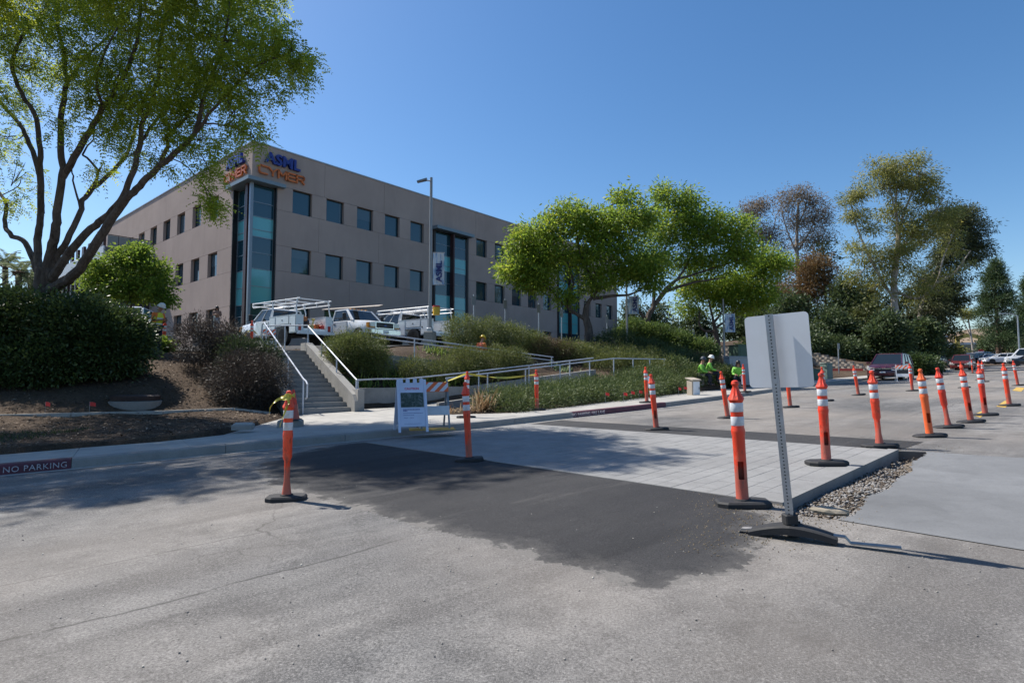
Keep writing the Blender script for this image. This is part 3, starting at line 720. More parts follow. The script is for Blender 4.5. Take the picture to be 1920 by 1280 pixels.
# glazed bays
def bay(Mx, t0, t1, ztop, ncol, out=.0, canopy=True, rec=.12, fins=True, zb=ZB):
    bands = [(zb, 3.4, 't'), (3.4, 4.43, 'g'), (4.43, 5.3, 'g'), (5.3, 6.1, 'g'), (6.1, 7.3, 't'), (7.3, 8.5, 't'), (8.5, 9.6, 'g'), (9.6, 10.7, 'g'), (10.7, 11.2, 't'), (11.2, 12.1, 't'), (12.1, 13.1, 'g'), (13.1, ztop, 'g')]
    cw = (t1 - t0) / ncol
    for i in range(ncol):
        for z0, z1, k in bands:
            MB().box((t0 + (i + .5) * cw, out - rec, (z0 + z1) / 2), (cw - .05, .03, z1 - z0 - .035), Mx).build('spandrel' if k == 't' else 'pane', M_TEAL if k == 't' else M_GLASS, bld)
    for i in range(ncol + 1):
        MB().box((t0 + i * cw, out - rec + .01, (zb + ztop) / 2), (.07, .12, ztop - zb), Mx).build('mullion', M_FIN if (fins and 0 < i < ncol) else M_MULL, bld)
    for z0, z1, k in bands:
        MB().box(((t0 + t1) / 2, out - rec + .012, z0), (t1 - t0, .07, .045), Mx).build('transom', M_MULL, bld)
ZT = 14.2
for a, b in ((16.2, 20.6), (35.2, 39.6)):
    # shallow projecting bay with a red fin between the lights
    bay(MR, a + .25, b - .25, 14.17, 2, .1, rec=.1)
    MB().box(((a + b) / 2, .22, (ZB + 14.2) / 2), (.16, .5, 14.2 - ZB), MR).build('fin', M_FIN, bld)
    MB().box((a + .12, -.1, (ZB + 14.27) / 2), (.22, .5, 14.27 - ZB), MR).build('jamb', M_DARK, bld)
    MB().box((b - .12, -.1, (ZB + 14.27) / 2), (.22, .5, 14.27 - ZB), MR).build('jamb', M_DARK, bld)
    MB().box(((a + b) / 2, .3, 14.42), (4.7, 1.0, .28), MR).build('canopy', M_CANOPY, bld)
bay(MR, .1, 1.72, 14.27, 1, -.22, rec=.1); bay(ML, .62, 2.82, 14.27, 2, -.3, rec=.1)
MB().box((.05, -.12, (ZB + 14.32) / 2), (.2, .2, 14.32 - ZB), MR).build('corner_post', M_MULL, bld)
MB().box((.62, -.1, (ZB + 14.32) / 2), (.34, .34, 14.32 - ZB), ML).build('fin', M_FIN, bld)
MB().box((2.86, -.2, (ZB + 14.32) / 2), (.12, .4, 14.32 - ZB), ML).build('jamb', M_DARK, bld)
MB().box((1.75, -.2, (ZB + 14.32) / 2), (.1, .4, 14.32 - ZB), MR).build('jamb', M_DARK, bld)
mb = MB(); q = [Vector((0, 0, 0)) + NR * .45 + NL * .45, DR * 2.2 + NR * .45, DR * 2.2 + DL * .3, DR * .3 + DL * 3.1, DL * 3.1 + NL * .45]
mb.prism([(p.x, p.y) for p in q], .24, bot=14.34 - ZB); mb.build('canopy', M_CANOPY, bld)
# ------- lettering on the two parapets
def text_mesh(name, body, size, ext, m, Mx, parent=None, bold=0.0, sx=1.0, spacing=1.0, align='CENTER'):
    cu = bpy.data.curves.new(name, 'FONT'); cu.body = body; cu.size = size; cu.extrude = ext; cu.offset = bold; cu.align_x = align; cu.space_character = spacing
    cu.resolution_u = 3
    ob = bpy.data.objects.new('tmp', cu); COL.objects.link(ob); bpy.context.view_layer.update()
    me = bpy.data.meshes.new_from_object(ob.evaluated_get(bpy.context.evaluated_depsgraph_get()))
    bpy.data.objects.remove(ob); bpy.data.curves.remove(cu); me.name = name
    me.transform(Matrix.Diagonal((sx, 1, 1, 1))); me.transform(Mx); me.materials.clear(); me.materials.append(m)
    return link(name, me, None, parent)
M_BLUE = mat('sign_blue', (.012, .03, .22), .4, 0, .08); M_ORL = mat('sign_orange', (.62, .15, .02), .4, 0, .06)
def stand(Mx, t, y, z, flip=1):     # text frame on a face: text x -> face x*flip, text y -> z, text normal -> outward
    return Mx @ Matrix(((flip, 0, 0, t), (0, 0, 1, y), (0, 1, 0, z), (0, 0, 0, 1)))
text_mesh('sign_letters', 'ASML', 1.03, .1, M_BLUE, stand(MR, 2.08, .14, 15.92), bld, .035, 1.0, 1.02)
text_mesh('sign_letters', 'ASML', 1.03, .1, M_BLUE, stand(ML, 2.35, .14, 15.92, -1), bld, .035, 1.05, 1.02)
GLY = {'C': [[(1, 1), (.18, 1), (0, .82), (0, .18), (.18, 0), (1, 0)]], 'Y': [[(0, 1), (.5, .5), (1, 1)], [(.5, .5), (.5, 0)]], 'M': [[(0, 0), (0, 1), (.5, .35), (1, 1), (1, 0)]], 'E': [[(1, 1), (0, 1), (0, 0), (1, 0)], [(0, .52), (.9, .52)]], 'R': [[(0, 0), (0, 1), (.85, 1), (1, .85), (1, .62), (.85, .47), (0, .47)], [(.6, .47), (1, 0)]]}
def stroke_word(word, w_, h_, gap, r_, Mx, m, parent):
    x = -(len(word) * w_ + (len(word) - 1) * gap) / 2; mb = MB()
    for ch in word:
        for ln in GLY[ch]:
            for a, b in zip(ln[:-1], ln[1:]):
                p, q = Vector((x + a[0] * w_, a[1] * h_, 0)), Vector((x + b[0] * w_, b[1] * h_, 0)); d = (q - p).normalized()
                mb.box((p + q) / 2, ((q - p).length + r_, r_, .12), Mx, rot=Matrix.Rotation(math.atan2(d.y, d.x), 4, 'Z'))
        x += w_ + gap
    mb.build('sign_letters', m, parent)
stroke_word('CYMER', .55, .52, .13, .105, stand(MR, 2.05, .14, 15.06), M_ORL, bld)
stroke_word('CYMER', .57, .52, .14, .105, stand(ML, 2.35, .14, 15.06, -1), M_ORL, bld)

# ------- lower wing with roof terrace, to the left of the office block
wing = empty('terrace_wing', tuple(BC + DL * 19.5 + Vector((0, 0, ZB))), label='lower wing with dark red fins, pale fascia and glass railed roof terrace', cat='building')
MW = Matrix(((DL.x, NL.x, 0, 0), (DL.y, NL.y, 0, 0), (0, 0, 1, -ZB), (0, 0, 0, 1)))
MB().box((15, 1.55, (ZB + 11.2) / 2), (30, 3.0, 11.2 - ZB), MW).build('wall', mat('wing_wall', (.035, .03, .032), .4, 0, .2), wing)
MB().box((15, 1.8, 11.75), (30.2, 3.4, .9), MW).build('terrace_slab', mat('fascia_end', (.13, .135, .14), .6, 0, .08), wing)
MB().box((15, 3.56, 11.75), (30.2, .12, 1.0), MW).build('fascia', mat('fascia_pale', (.55, .57, .6), .5, .1, .05), wing)
for i in range(18):
    MB().box((.9 + i * 1.65, 3.3, (ZB + 11) / 2), (.5, .5, 11 - ZB), MW).build('fin', M_FIN, wing)
    MB().box((.9 + i * 1.65, 3.58, (ZB + 10.6) / 2), (.09, .09, 10.6 - ZB), MW).build('post', mat('wing_post', (.4, .4, .42), .4, .4, .05), wing)
for i in range(12): MB().box((2.2 + i * 2.2, 3.1, 12.85), (.75, .2, 1.35), MW).build('screen_fin', M_FIN, wing)
mrg = glass('railing_glass', (.25, .29, .29), 1.5, .03)
for i in range(4):
    MB().box((.02, .42 + i * .84, 12.75), (.02, .78, .95), MW).build('railing_pane', mrg, wing)
    MB().box((.02, .0 + i * .84 + .01, 12.72), (.05, .05, 1.1), MW).build('railing_post', M_DARK, wing)
MB().box((.02, 1.7, 13.28), (.06, 3.4, .06), MW).build('railing_cap', M_DARK, wing)

# ------------------------------------------------------------------ stairs, ramps and handrails
SA = Vector((-5.62, 16.75)); SDIR = Vector((-math.sin(R(35.5)), math.cos(R(35.5)))); SPER = Vector((SDIR.y, -SDIR.x))
NST, RISE, TREAD, SWD = 14, .147, .39, 1.62
Z0 = roadz(*SA) + .15
stairs = empty('stairs', (SA.x, SA.y, Z0), label='concrete stairway climbing from the pavement to the car park', cat='stairs')
MS = Matrix(((SPER.x, SDIR.x, 0, 0), (SPER.y, SDIR.y, 0, 0), (0, 0, 1, 0), (0, 0, 0, 1)))   # x right, y up the flight
M_STEP = concrete('step_concrete', (.24, .24, .235), .16, .5, 2.2); M_NOSE = mat('step_nosing', (.12, .12, .12), .8)
for i in range(NST):
    st = MB().box((0, TREAD * i + TREAD / 2 + (.2 if i < NST - 1 else .7), RISE * (i + 1) - RISE / 2 - .15), (SWD - .01, TREAD + (.4 if i < NST - 1 else 1.4), RISE + .3), MS).build('step', M_STEP, stairs)
    MB().box((0, TREAD * i + .03, RISE * (i + 1) + .003), (SWD - .06, .05, .01), MS).build('nosing', M_NOSE, st)
def cheek(x0, x1, name, drop=0.0):
    mb = MB(); L = TREAD * NST
    prof = [(-.35, -.2), (-.35, .1 + drop), (-.15, .3 + drop), (L - .3, RISE * NST + .32), (L + .35, RISE * NST + .32), (L + .35, -.2)]
    vs = [(x, y, z) for x in (x0, x1) for y, z in prof]; n = len(prof)
    fs = [tuple(range(n)), tuple(range(2 * n - 1, n - 1, -1))] + [(i, (i + 1) % n, (i + 1) % n + n, i + n) for i in range(n)]
    mb.add(vs, fs, MS); mb.build(name, M_CONC2, stairs)
cheek(SWD / 2, SWD / 2 + .26, 'cheek_wall', .25); cheek(-SWD / 2 - .24, -SWD / 2, 'cheek_wall')
def handrail(name, pts, posts, label, r_=.024, mid=False, ph=.95, group=None, ends=None):
    o = empty(name, tuple(pts[0]), label=label, cat='handrail', group=group)
    B = Vector(pts[0]); P = [Vector(p) - B for p in pts]
    MB().tube(P, r_, 8).build('rail', M_RAIL, o, smooth=True)
    if mid: MB().tube([p + Vector((0, 0, -.16)) for p in P], r_ * .85, 8).build('rail', M_RAIL, o, smooth=True)
    for top, h in posts:
        t_ = Vector(top) - B; MB().tube([t_, t_ - Vector((0, 0, h))], r_, 8).build('post', M_RAIL, o, smooth=True)
    return o
def SW(x, y, z): return Vector((SA.x, SA.y, Z0)) + (MS.to_3x3() @ Vector((x, y, z)))
for x, nm, lab in ((-.62, 'handrail', 'left pale grey handrail with looped end running up the stairs'), (SWD / 2 + .13, 'handrail', 'right pale grey handrail on the stair cheek wall joining the ramp rail')):
    L = TREAD * NST; slope = RISE / TREAD
    if x < 0:
        pts = [SW(x, -.32, .45), SW(x, -.42, .5), SW(x, -.44, .88), SW(x, -.3, .96), SW(x, .0, .98 + .05)] + [SW(x, L * k, .98 + .05 + slope * L * k) for k in (.25, .5, .75, 1)] + [SW(x, L + .35, 1.0 + RISE * NST), SW(x, L + .42, .55 + RISE * NST)]
        posts = [(SW(x, -.02, 1.0), 1.0)] + [(SW(x, L * k, 1.03 + slope * L * k), .98) for k in (.33, .67)] + [(SW(x, L + .3, 1.0 + RISE * NST), .95), (SW(x, L + .42, .8 + RISE * NST), .8)]
    else:
        pts = [SW(x, -.15, .98)] + [SW(x, L * k, 1.03 + slope * L * k) for k in (.02, .25, .5, .75, .97)]
        posts = [(SW(x, -.1, 1.0), .98)] + [(SW(x, L * k, 1.03 + slope * L * k), .95) for k in (.33, .64)] + [(SW(x, L * .97, 1.03 + slope * L * .97), 1.1)]
    handrail(nm, pts, posts, lab)
# top landing rail beside the upper post
pa = SW(SWD / 2 + .13, TREAD * NST * .97, 1.0 + RISE * NST); pb = SW(-.35, TREAD * NST + .95, 1.0 + RISE * NST)
handrail('handrail', [pa, pa.lerp(pb, .5), pb], [(pb, .95), (pa.lerp(pb, .55), .95)], 'short level pale rail across the head of the stairs')
# lower ramp
KD = Vector((.81, .586)).normalized(); KN = Vector((-KD.y, KD.x))
RA = Vector((-4.55, 17.15)); 
def rp(t, n): q = RA + KD * t + KN * n; return q
RLEN = 11.0
def rz(t): return .2 + .10 * max(0, t - 2.2) if t < 12 else 1.1
ramp_o = empty('wheelchair_ramp', (RA.x, RA.y, 0), label='concrete wheelchair ramp with retaining walls climbing beside the planting', cat='ramp')
O3 = Vector((RA.x, RA.y, 0))
def strip(mb, t0, t1, n0, n1, zlo, zhi, k=8):
    rings = []
    for i in range(k + 1):
        t = t0 + (t1 - t0) * i / k; a, b = rp(t, n0), rp(t, n1)
        rings.append([(a.x - O3.x, a.y - O3.y, zlo(t)), (b.x - O3.x, b.y - O3.y, zlo(t)), (b.x - O3.x, b.y - O3.y, zhi(t)), (a.x - O3.x, a.y - O3.y, zhi(t))])
    mb.loft(rings); return mb
strip(MB(), 2.2, RLEN, .16, 1.4, lambda t: -.3, lambda t: rz(t)).build('ramp_slab', M_CONC, ramp_o)
strip(MB(), 2.6, RLEN + .2, -.02, .155, lambda t: -.3, lambda t: rz(t) + .12).build('kerb_wall', M_CONC2, ramp_o)
for i in range(5):
    a, b = .0 + i * 2.25, 2.25 + i * 2.25
    strip(MB(), a + .006, b - .006, 1.405, 1.62, lambda t: -.3, lambda t: max(.85, rz(t) + .42)).build('wall_panel', M_CONC2, ramp_o)
# return wall between stairs and ramp wall
w0 = SW(SWD / 2 + .2, -.3, 0).to_2d(); w1 = rp(0.0, 1.5)
dirw = (w1 - w0)
MB().box(((w0.x + w1.x) / 2 - O3.x, (w0.y + w1.y) / 2 - O3.y, .3), (dirw.length + .1, .2, 1.1), rz=math.atan2(dirw.y, dirw.x)).build('return_wall', M_CONC2, ramp_o)
# upper ramp
def rz2(t): return .55 + .085 * (RLEN + 1.5 - t) + .4
strip(MB(), 1.2, RLEN + 1.4, 3.2, 4.4, lambda t: .2, lambda t: rz2(t)).build('ramp_slab', M_CONC, ramp_o)
strip(MB(), 1.0, RLEN - .6, 2.98, 3.18, lambda t: .2, lambda t: rz2(t) + .2).build('wall_panel', M_CONC2, ramp_o)
strip(MB(), RLEN - 2.2, RLEN + 1.6, 4.41, 4.62, lambda t: .2, lambda t: rz2(t) + .75).build('wall_panel', M_CONC2, ramp_o)
strip(MB(), RLEN + .2, RLEN + 1.6, .0, 3.2, lambda t: .2, lambda t: rz(RLEN)).build('landing', M_CONC, ramp_o)
strip(MB(), RLEN + .2, RLEN + 3.6, -.25, -.02, lambda t: .1, lambda t: rz(RLEN) + .12).build('landing_wall', M_CONC, ramp_o)
def r3(t, n, z): q = rp(t, n); return Vector((q.x, q.y, z))
first = SW(SWD / 2 + .13, -.15, .98)
ts = [1.0, 2.0, 4, 6, 8, 10, RLEN]
handrail('ramp_railing', [first] + [r3(t, 1.3, rz(t) + .95) for t in ts], [(r3(t, 1.3, rz(t) + .95), .98) for t in (.3, 2.6, 5.0, 7.4, 9.6)], 'long pale grey railing along the wall side of the lower ramp', mid=False)
handrail('ramp_railing', [r3(t, .08, rz(t) + .9) for t in [2.9, 5, 7, 9, RLEN, RLEN + 3.4]], [(r3(t, .08, rz(t) + .9), .98) for t in (2.95, 4.6, 6.3, 8.0, 9.6, 11, 12.2, 13.3, 14.3)], 'pale grey railing along the street side of the lower ramp', mid=False)
handrail('ramp_railing', [r3(t, 3.1, rz2(t) + .95) for t in [1.0, 3, 5, 8, RLEN - .8]], [(r3(t, 3.1, rz2(t) + .95), .98) for t in (1.1, 3.2, 5.4, 8, RLEN - .9)], 'double pale grey railing of the upper ramp behind the shrubs', mid=True)

# ------------------------------------------------------------------ low edging on the bank at the left
edg = empty('edging', (-9, 14.4, .29), label='thin pale concrete mowing edge crossing the mulch bank', cat='edging')
ep = [(-16.5, 8.9), (-12.5, 11.9), (-10.5, 13.35), (-9, 14.45), (-7.7, 15.5), (-7.0, 16.2)]
ez = gz_np(np.array([p[0] for p in ep]), np.array([p[1] for p in ep]))
for i in range(len(ep) - 1):
    a, b = Vector((*ep[i], ez[i])), Vector((*ep[i + 1], ez[i + 1])); d = b - a
    MB().box((a + b) / 2 - Vector((-9, 14.4, .29)) + Vector((0, 0, -.03)), (d.length - .01, .1, .2), rot=d.to_track_quat('X', 'Z').to_matrix().to_4x4()).build('edging_stone', M_CONC, edg)
# ------------------------------------------------------------------ plants
def unit(a): return a / np.maximum(np.linalg.norm(a, axis=-1, keepdims=True), 1e-9)
def quads(P, D, L, W, T):
    n = len(P); Sx = unit(np.cross(D, unit(RNG.normal(size=(n, 3))))); L = L[:, None]; W = W[:, None]
    V = np.stack([P, P + D * L * .45 + Sx * W * .5, P + D * L, P + D * L * .45 - Sx * W * .5], 1).reshape(-1, 3)
    F = np.arange(4 * n).reshape(n, 4); return V, F, np.repeat(T, 4)
def clouds(blobs, clump_r, leaf, nclump, nleaf, droop=.2, shell=2.0, squash=1.0, outward=.8, flat=False):
    """blobs: [(centre, (rx,ry,rz), weight)] -> leaf quads in clumps spread through each blob"""
    wts = np.array([b[2] for b in blobs], float); wts /= wts.sum()
    P, D, T = [], [], []
    for (c, r, _), wt in zip(blobs, wts):
        k = max(3, int(nclump * wt)); u = unit(RNG.normal(size=(k, 3))); rad = RNG.random((k, 1)) ** (1 / shell)
        cc = u * rad * np.array(r) + np.array(c); tcl = RNG.random(k)
        m = nleaf; off = RNG.normal(size=(k, m, 3)) * clump_r * np.array([1, 1, squash])
        p = cc[:, None, :] + off
        d = unit(u[:, None, :] * outward + unit(off) * .7 + RNG.normal(size=(k, m, 3)) * .55 + np.array([0, 0, -droop]))
        P.append(p.reshape(-1, 3)); D.append(d.reshape(-1, 3)); T.append((tcl[:, None] * .6 + RNG.random((k, m)) * .4).ravel())
    P = np.concatenate(P); D = np.concatenate(D); T = np.concatenate(T); n = len(P)
    L = leaf[0] * RNG.uniform(.6, 1.3, n); W = leaf[1] * RNG.uniform(.7, 1.2, n)
    return quads(P, D, L, W, T)
def fronds(C, D, T, length, pairs, lw, droop=.5):
    """pinnate leaves: C base points, D directions"""
    n = len(C); Ls = length * RNG.uniform(.7, 1.25, n); side = unit(np.cross(D, np.array([0, 0, 1.0]) + RNG.normal(size=(n, 3)) * .35))
    Vs, Ts = [], []
    for k in range(pairs):
        f = (k + .6) / pairs; base = C + D * (Ls * f)[:, None] + np.array([0, 0, -1.0]) * (droop * Ls * f * f)[:, None]
        for sgn in (-1, 1):
            d = unit(side * sgn + D * .55 + np.array([0, 0, -.35]) + RNG.normal(size=(n, 3)) * .16)
            ll = lw[0] * (1 - .35 * abs(f - .45) * 2) * RNG.uniform(.8, 1.2, n); nn = unit(np.cross(d, D + RNG.normal(size=(n, 3)) * .25))
            sx = unit(np.cross(d, nn))
            Vs.append(np.stack([base, base + d * (ll * .45)[:, None] + sx * lw[1] * .5, base + d * ll[:, None], base + d * (ll * .45)[:, None] - sx * lw[1] * .5], 1)); Ts.append(T)
    V = np.concatenate(Vs).reshape(-1, 3); F = np.arange(len(V)).reshape(-1, 4); return V, F, np.repeat(np.concatenate(Ts), 4)
def smooth_path(pts, k=4):
    pts = [Vector(p) for p in pts]; out = []
    for i in range(len(pts) - 1):
        p0, p1, p2, p3 = pts[max(i - 1, 0)], pts[i], pts[i + 1], pts[min(i + 2, len(pts) - 1)]
        for j in range(k):
            t = j / k; out.append(.5 * ((2 * p1) + (p2 - p0) * t + (2 * p0 - 5 * p1 + 4 * p2 - p3) * t * t + (3 * p1 - p0 - 3 * p2 + p3) * t ** 3))
    out.append(pts[-1]); return out
def limb(mb, pts, r0, r1, n=8, k=4, jit=.0):
    p = smooth_path(pts, k); m = len(p)
    if jit: p = [q + Vector((random.gauss(0, jit), random.gauss(0, jit), random.gauss(0, jit))) if 0 < i < m - 1 else q for i, q in enumerate(p)]
    mb.tube(p, [r0 + (r1 - r0) * (i / (m - 1)) ** .8 for i in range(m)], n); return p
def sub(V, base): return V - np.array(base)
def bark(name, a, b_, scale=7, zs=.25):
    if name in MATS: return MATS[name]
    m, t, b = new_mat(name); co = objco(t); mp = N(t, 'ShaderNodeMapping'); mp.inputs['Scale'].default_value = (1, 1, zs); t.links.new(co, mp.inputs[0])
    n = noise(t, scale, 6, .7, mp.outputs[0], .8); t.links.new(ramp(t, n, [(.35, a), (.65, b_)]), b.inputs['Base Color']); b.inputs['Roughness'].default_value = .95; b.inputs['Specular IOR Level'].default_value = .15
    bump(t, b, n, .8, .03); MATS[name] = m; return m
M_BARK = bark('brown_bark', (.055, .042, .036), (.14, .115, .1)); M_EUC = bark('eucalyptus_bark', (.22, .18, .15), (.46, .42, .38), 4, .15); M_PINEB = bark('pine_bark', (.06, .04, .03), (.15, .1, .075))
M_LEAF1 = leafmat('tipu_leaf', (.10, .15, .018), (.215, .285, .03), (.36, .39, .045), .6)
M_LEAF2 = leafmat('tree_leaf', (.07, .13, .018), (.165, .255, .03), (.31, .31, .04), .55)
M_LEAF3 = leafmat('young_leaf', (.06, .115, .018), (.14, .225, .03), (.24, .29, .05), .42)
M_EUCL = leafmat('eucalyptus_leaf', (.09, .11, .035), (.2, .21, .055), (.33, .31, .07), .5)
M_EUCR = leafmat('bronze_leaf', (.11, .082, .05), (.17, .135, .08), (.21, .17, .09), .35)
M_DKLEAF = leafmat('dark_evergreen_leaf', (.028, .048, .02), (.055, .085, .03), (.095, .125, .04), .3)
M_PINEL = leafmat('pine_needle', (.028, .055, .02), (.055, .09, .032), (.09, .13, .045), .2)
M_BROWNL = leafmat('brown_needle', (.08, .05, .02), (.15, .09, .03), (.18, .13, .04), .3)
M_HEDGE = leafmat('hedge_leaf', (.02, .04, .014), (.045, .075, .022), (.10, .145, .04), .22, .45)
M_HEDGE2 = leafmat('bright_hedge_leaf', (.045, .085, .02), (.09, .14, .035), (.16, .21, .05), .3)
M_ROSE = leafmat('rosemary_leaf', (.05, .072, .022), (.11, .14, .04), (.19, .21, .06), .28)
M_OLIVE = leafmat('olive_shrub_leaf', (.05, .07, .02), (.105, .13, .036), (.19, .20, .058), .28)
M_DRY = leafmat('dry_shrub_leaf', (.07, .055, .03), (.13, .10, .055), (.2, .16, .09), .2)
M_DRYD = leafmat('dark_dry_leaf', (.03, .024, .02), (.055, .043, .034), (.09, .072, .055), .15)
M_JUN = leafmat('juniper_leaf', (.035, .06, .022), (.085, .12, .035), (.16, .19, .06), .22)
M_STRAP = leafmat('strap_leaf', (.06, .11, .02), (.13, .2, .035), (.25, .3, .08), .3)
M_FLAX = leafmat('flax_leaf', (.14, .075, .04), (.3, .2, .1), (.5, .42, .26), .2)
M_GRASS = leafmat('grass_blade', (.02, .035, .012), (.04, .065, .02), (.07, .09, .03), .25)

def tree_obj(name, base, label, cat='tree', group=None):
    return empty(name, tuple(base), label=label, cat=cat, group=group)

# --- the large tree on the left
TB = at(88, 600, 16.6); TB.z = gz(TB.x, TB.y) - .1
big = tree_obj('shade_tree', TB, 'large spreading feathery tree with many dark limbs behind the left hedge')
def q(px, py, Y): return at(px, py, Y) - TB
LM = MB()
trunk = [Vector((0, 0, 0)), q(86, 600, 16.6), q(84, 560, 16.6), q(86, 530, 16.5), q(88, 505, 16.5)]
limb(LM, trunk, .36, .27, 12)
limbs = [  # (points px,py,Y) , r0, r1
 ([(80, 540, 16.6), (66, 500, 16.8), (48, 456, 17.0), (18, 438, 17.2), (8, 412, 17.4), (12, 385, 17.4), (-2, 360, 17.6), (-30, 320, 17.8)], .13, .05),
 ([(82, 525, 16.5), (71, 484, 16.7), (72, 440, 16.8), (77, 400, 16.9), (74, 330, 17.1), (55, 270, 17.3), (37, 234, 17.5), (6, 197, 17.8), (-25, 150, 18)], .16, .06),
 ([(77, 400, 16.9), (76, 330, 16.8), (75, 281, 16.7), (67, 219, 16.5), (41, 175, 16.3), (22, 119, 16), (47, 62, 15.6), (84, 19, 15.2), (100, -60, 15)], .12, .045),
 ([(86, 520, 16.5), (96, 470, 16.3), (104, 430, 16.1), (106, 400, 16.0), (117, 328, 15.8), (114, 281, 15.8), (117, 203, 15.6), (125, 156, 15.6), (121, 110, 15.5), (109, 47, 15.5), (103, -30, 15.4)], .19, .05),
 ([(117, 332, 15.8), (147, 281, 15.6), (175, 234, 15.4), (194, 200, 15.2), (225, 156, 15.0), (256, 78, 14.7), (265, 0, 14.5), (280, -80, 14.2)], .13, .045),
 ([(92, 515, 16.5), (108, 478, 16.4), (126, 452, 16.3), (150, 400, 16.4), (159, 369, 16.5), (194, 337, 16.6), (231, 300, 16.8), (250, 259, 17), (259, 219, 17.2), (285, 150, 17.4)], .14, .04),
 ([(152, 396, 16.4), (146, 370, 16.2), (136, 330, 16), (135, 310, 15.8)], .05, .02),
 ([(160, 368, 16.5), (175, 347, 16.4), (184, 322, 16.2), (162, 296, 16.0), (156, 284, 15.8), (175, 262, 15.4)], .07, .025),
 ([(92, 530, 16.5), (112, 500, 16.2), (134, 468, 16.0), (170, 430, 15.8), (203, 402, 15.6), (231, 369, 15.4), (250, 319, 15.2), (262, 266, 15.1), (266, 231, 15), (281, 203, 15), (294, 156, 14.8), (300, 90, 14.6), (312, 10, 14.4)], .17, .045),
 ([(92, 545, 16.5), (118, 530, 16.1), (150, 503, 15.7), (178, 460, 15.3), (214, 405, 15.0), (238, 372, 14.8), (262, 348, 14.7), (291, 319, 14.6), (328, 287, 14.4), (366, 250, 14.2), (381, 187, 14.1), (398, 140, 14), (416, 94, 13.9), (430, 20, 13.8)], .2, .04),
 ([(300, 310, 14.6), (314, 275, 14.5), (313, 254, 14.4), (350, 219, 14.3), (362, 180, 14.2), (395, 120, 14.3), (440, 60, 14.4)], .075, .03),
 ([(368, 248, 14.2), (392, 215, 13.9), (428, 175, 13.7), (462, 137, 13.5), (510, 110, 13.4), (555, 95, 13.3)], .06, .018),
 ([(374, 232, 14.2), (400, 232, 13.8), (440, 240, 13.4), (470, 255, 13.2)], .04, .012),
 ([(194, 200, 15.2), (180, 150, 14.6), (200, 90, 14.2), (240, 20, 13.9)], .06, .02),
 ([(125, 156, 15.6), (160, 110, 16.2), (210, 60, 16.6), (260, -10, 17)], .06, .02),
 ([(262, 266, 15.1), (300, 215, 15.8), (340, 150, 16.4), (400, 70, 16.8), (470, 20, 17)], .06, .02),
]
tips = []
for pts_, r0, r1 in limbs:
    p = limb(LM, [q(*a) for a in pts_], r0 * .78, r1 * .7, 9, 4, .012)
    tips.append(p)
blobs_px = [  # px, py, Y, radius in px-ish (x,y), depth radius m, weight
 (40, 40, 16, 90, 80, 2.2, 1.2), (130, 20, 15.5, 80, 70, 2.2, 1.2), (60, 130, 16.5, 75, 60, 1.8, .7), (150, 110, 15.5, 80, 60, 1.8, 1.1), (230, 60, 15, 90, 70, 2.2, 1.3), (220, 150, 15, 70, 50, 1.6, .9), (310, 30, 15, 90, 80, 2.2, 1.3), (310, 130, 14.7, 80, 55, 1.7, 1.1), (390, 60, 14.3, 85, 70, 2.0, 1.2),
 (400, 140, 14, 75, 50, 1.5, 1.0), (470, 80, 14, 70, 60, 1.5, .95), (470, 140, 13.6, 60, 35, 1.2, .6), (545, 95, 13.4, 42, 28, .9, .45), (560, 130, 13.3, 22, 28, .5, .15), (440, 200, 13.6, 55, 35, 1.0, .4), (350, 205, 14.3, 60, 40, 1.2, .55), (260, 215, 15, 60, 35, 1.2, .5), (180, 190, 15.4, 50, 35, 1.2, .4),
 (440, 240, 13.3, 34, 20, .6, .16), (478, 262, 13.1, 16, 12, .3, .03), (380, 265, 14.1, 45, 30, .8, .28), (392, 318, 14.0, 22, 22, .5, .14), (396, 365, 14.0, 17, 34, .4, .18), (330, 265, 14.5, 40, 25, .8, .22), (205, 245, 15.2, 40, 25, .8, .25), (300, 300, 14.7, 25, 18, .6, .08), (240, 290, 15.5, 20, 20, .5, .07),
 (10, 170, 17, 40, 50, 1.2, .4), (10, 260, 17.5, 35, 45, 1.0, .3), (40, 330, 17.5, 35, 40, .8, .14), (20, 380, 17.4, 30, 25, .6, .07), (120, 240, 15.7, 25, 25, .6, .08), (185, 320, 16, 20, 15, .5, .05),
 (60, -90, 16, 130, 90, 3, 1.5), (200, -110, 15.5, 130, 90, 3, 1.6), (340, -110, 15, 120, 90, 3, 1.5), (440, -60, 14.5, 100, 70, 2.4, 1.0), (150, -230, 15.5, 130, 70, 2.4, .9), (290, -220, 15, 120, 70, 2.2, .8), (-60, 0, 17, 90, 120, 2.4, 1.0), (-80, 180, 17.5, 70, 90, 2.0, .6), (-140, -120, 17, 130, 110, 3, 1.2), (-40, -220, 16.5, 110, 80, 2.5, .8)]
bl = []; bly = []
for px, py, Y, rx, ry, rd, wt in blobs_px:
    bly.append(py)
    c = q(px, py, Y); s_ = Y / FPX; bl.append((c, (rx * s_, rd, ry * s_), wt))
for X_, Y_, Z_, rr_, wt in [(-9, 11.5, 10.2, 1.5, .9), (-12.3, 11, 9.4, 1.6, .9), (-8, 12.5, 10.8, 1.4, .8), (-6.4, 12.2, 11.2, 1.3, .7), (-14, 12.5, 9.2, 1.6, .9), (-15.5, 12, 9.2, 1.5, .8), (-11, 10.5, 9.7, 1.4, .9), (-13.2, 10.7, 9.4, 1.4, .8), (-16.5, 14, 9, 1.6, .8)]:
    bl.append((Vector((X_, Y_, Z_)) - TB, (rr_, rr_, rr_ * .6), wt)); bly.append(-200)
alltip = [p for t_ in tips for p in t_[len(t_) // 3:]]
CF, DF, TF = [], [], []
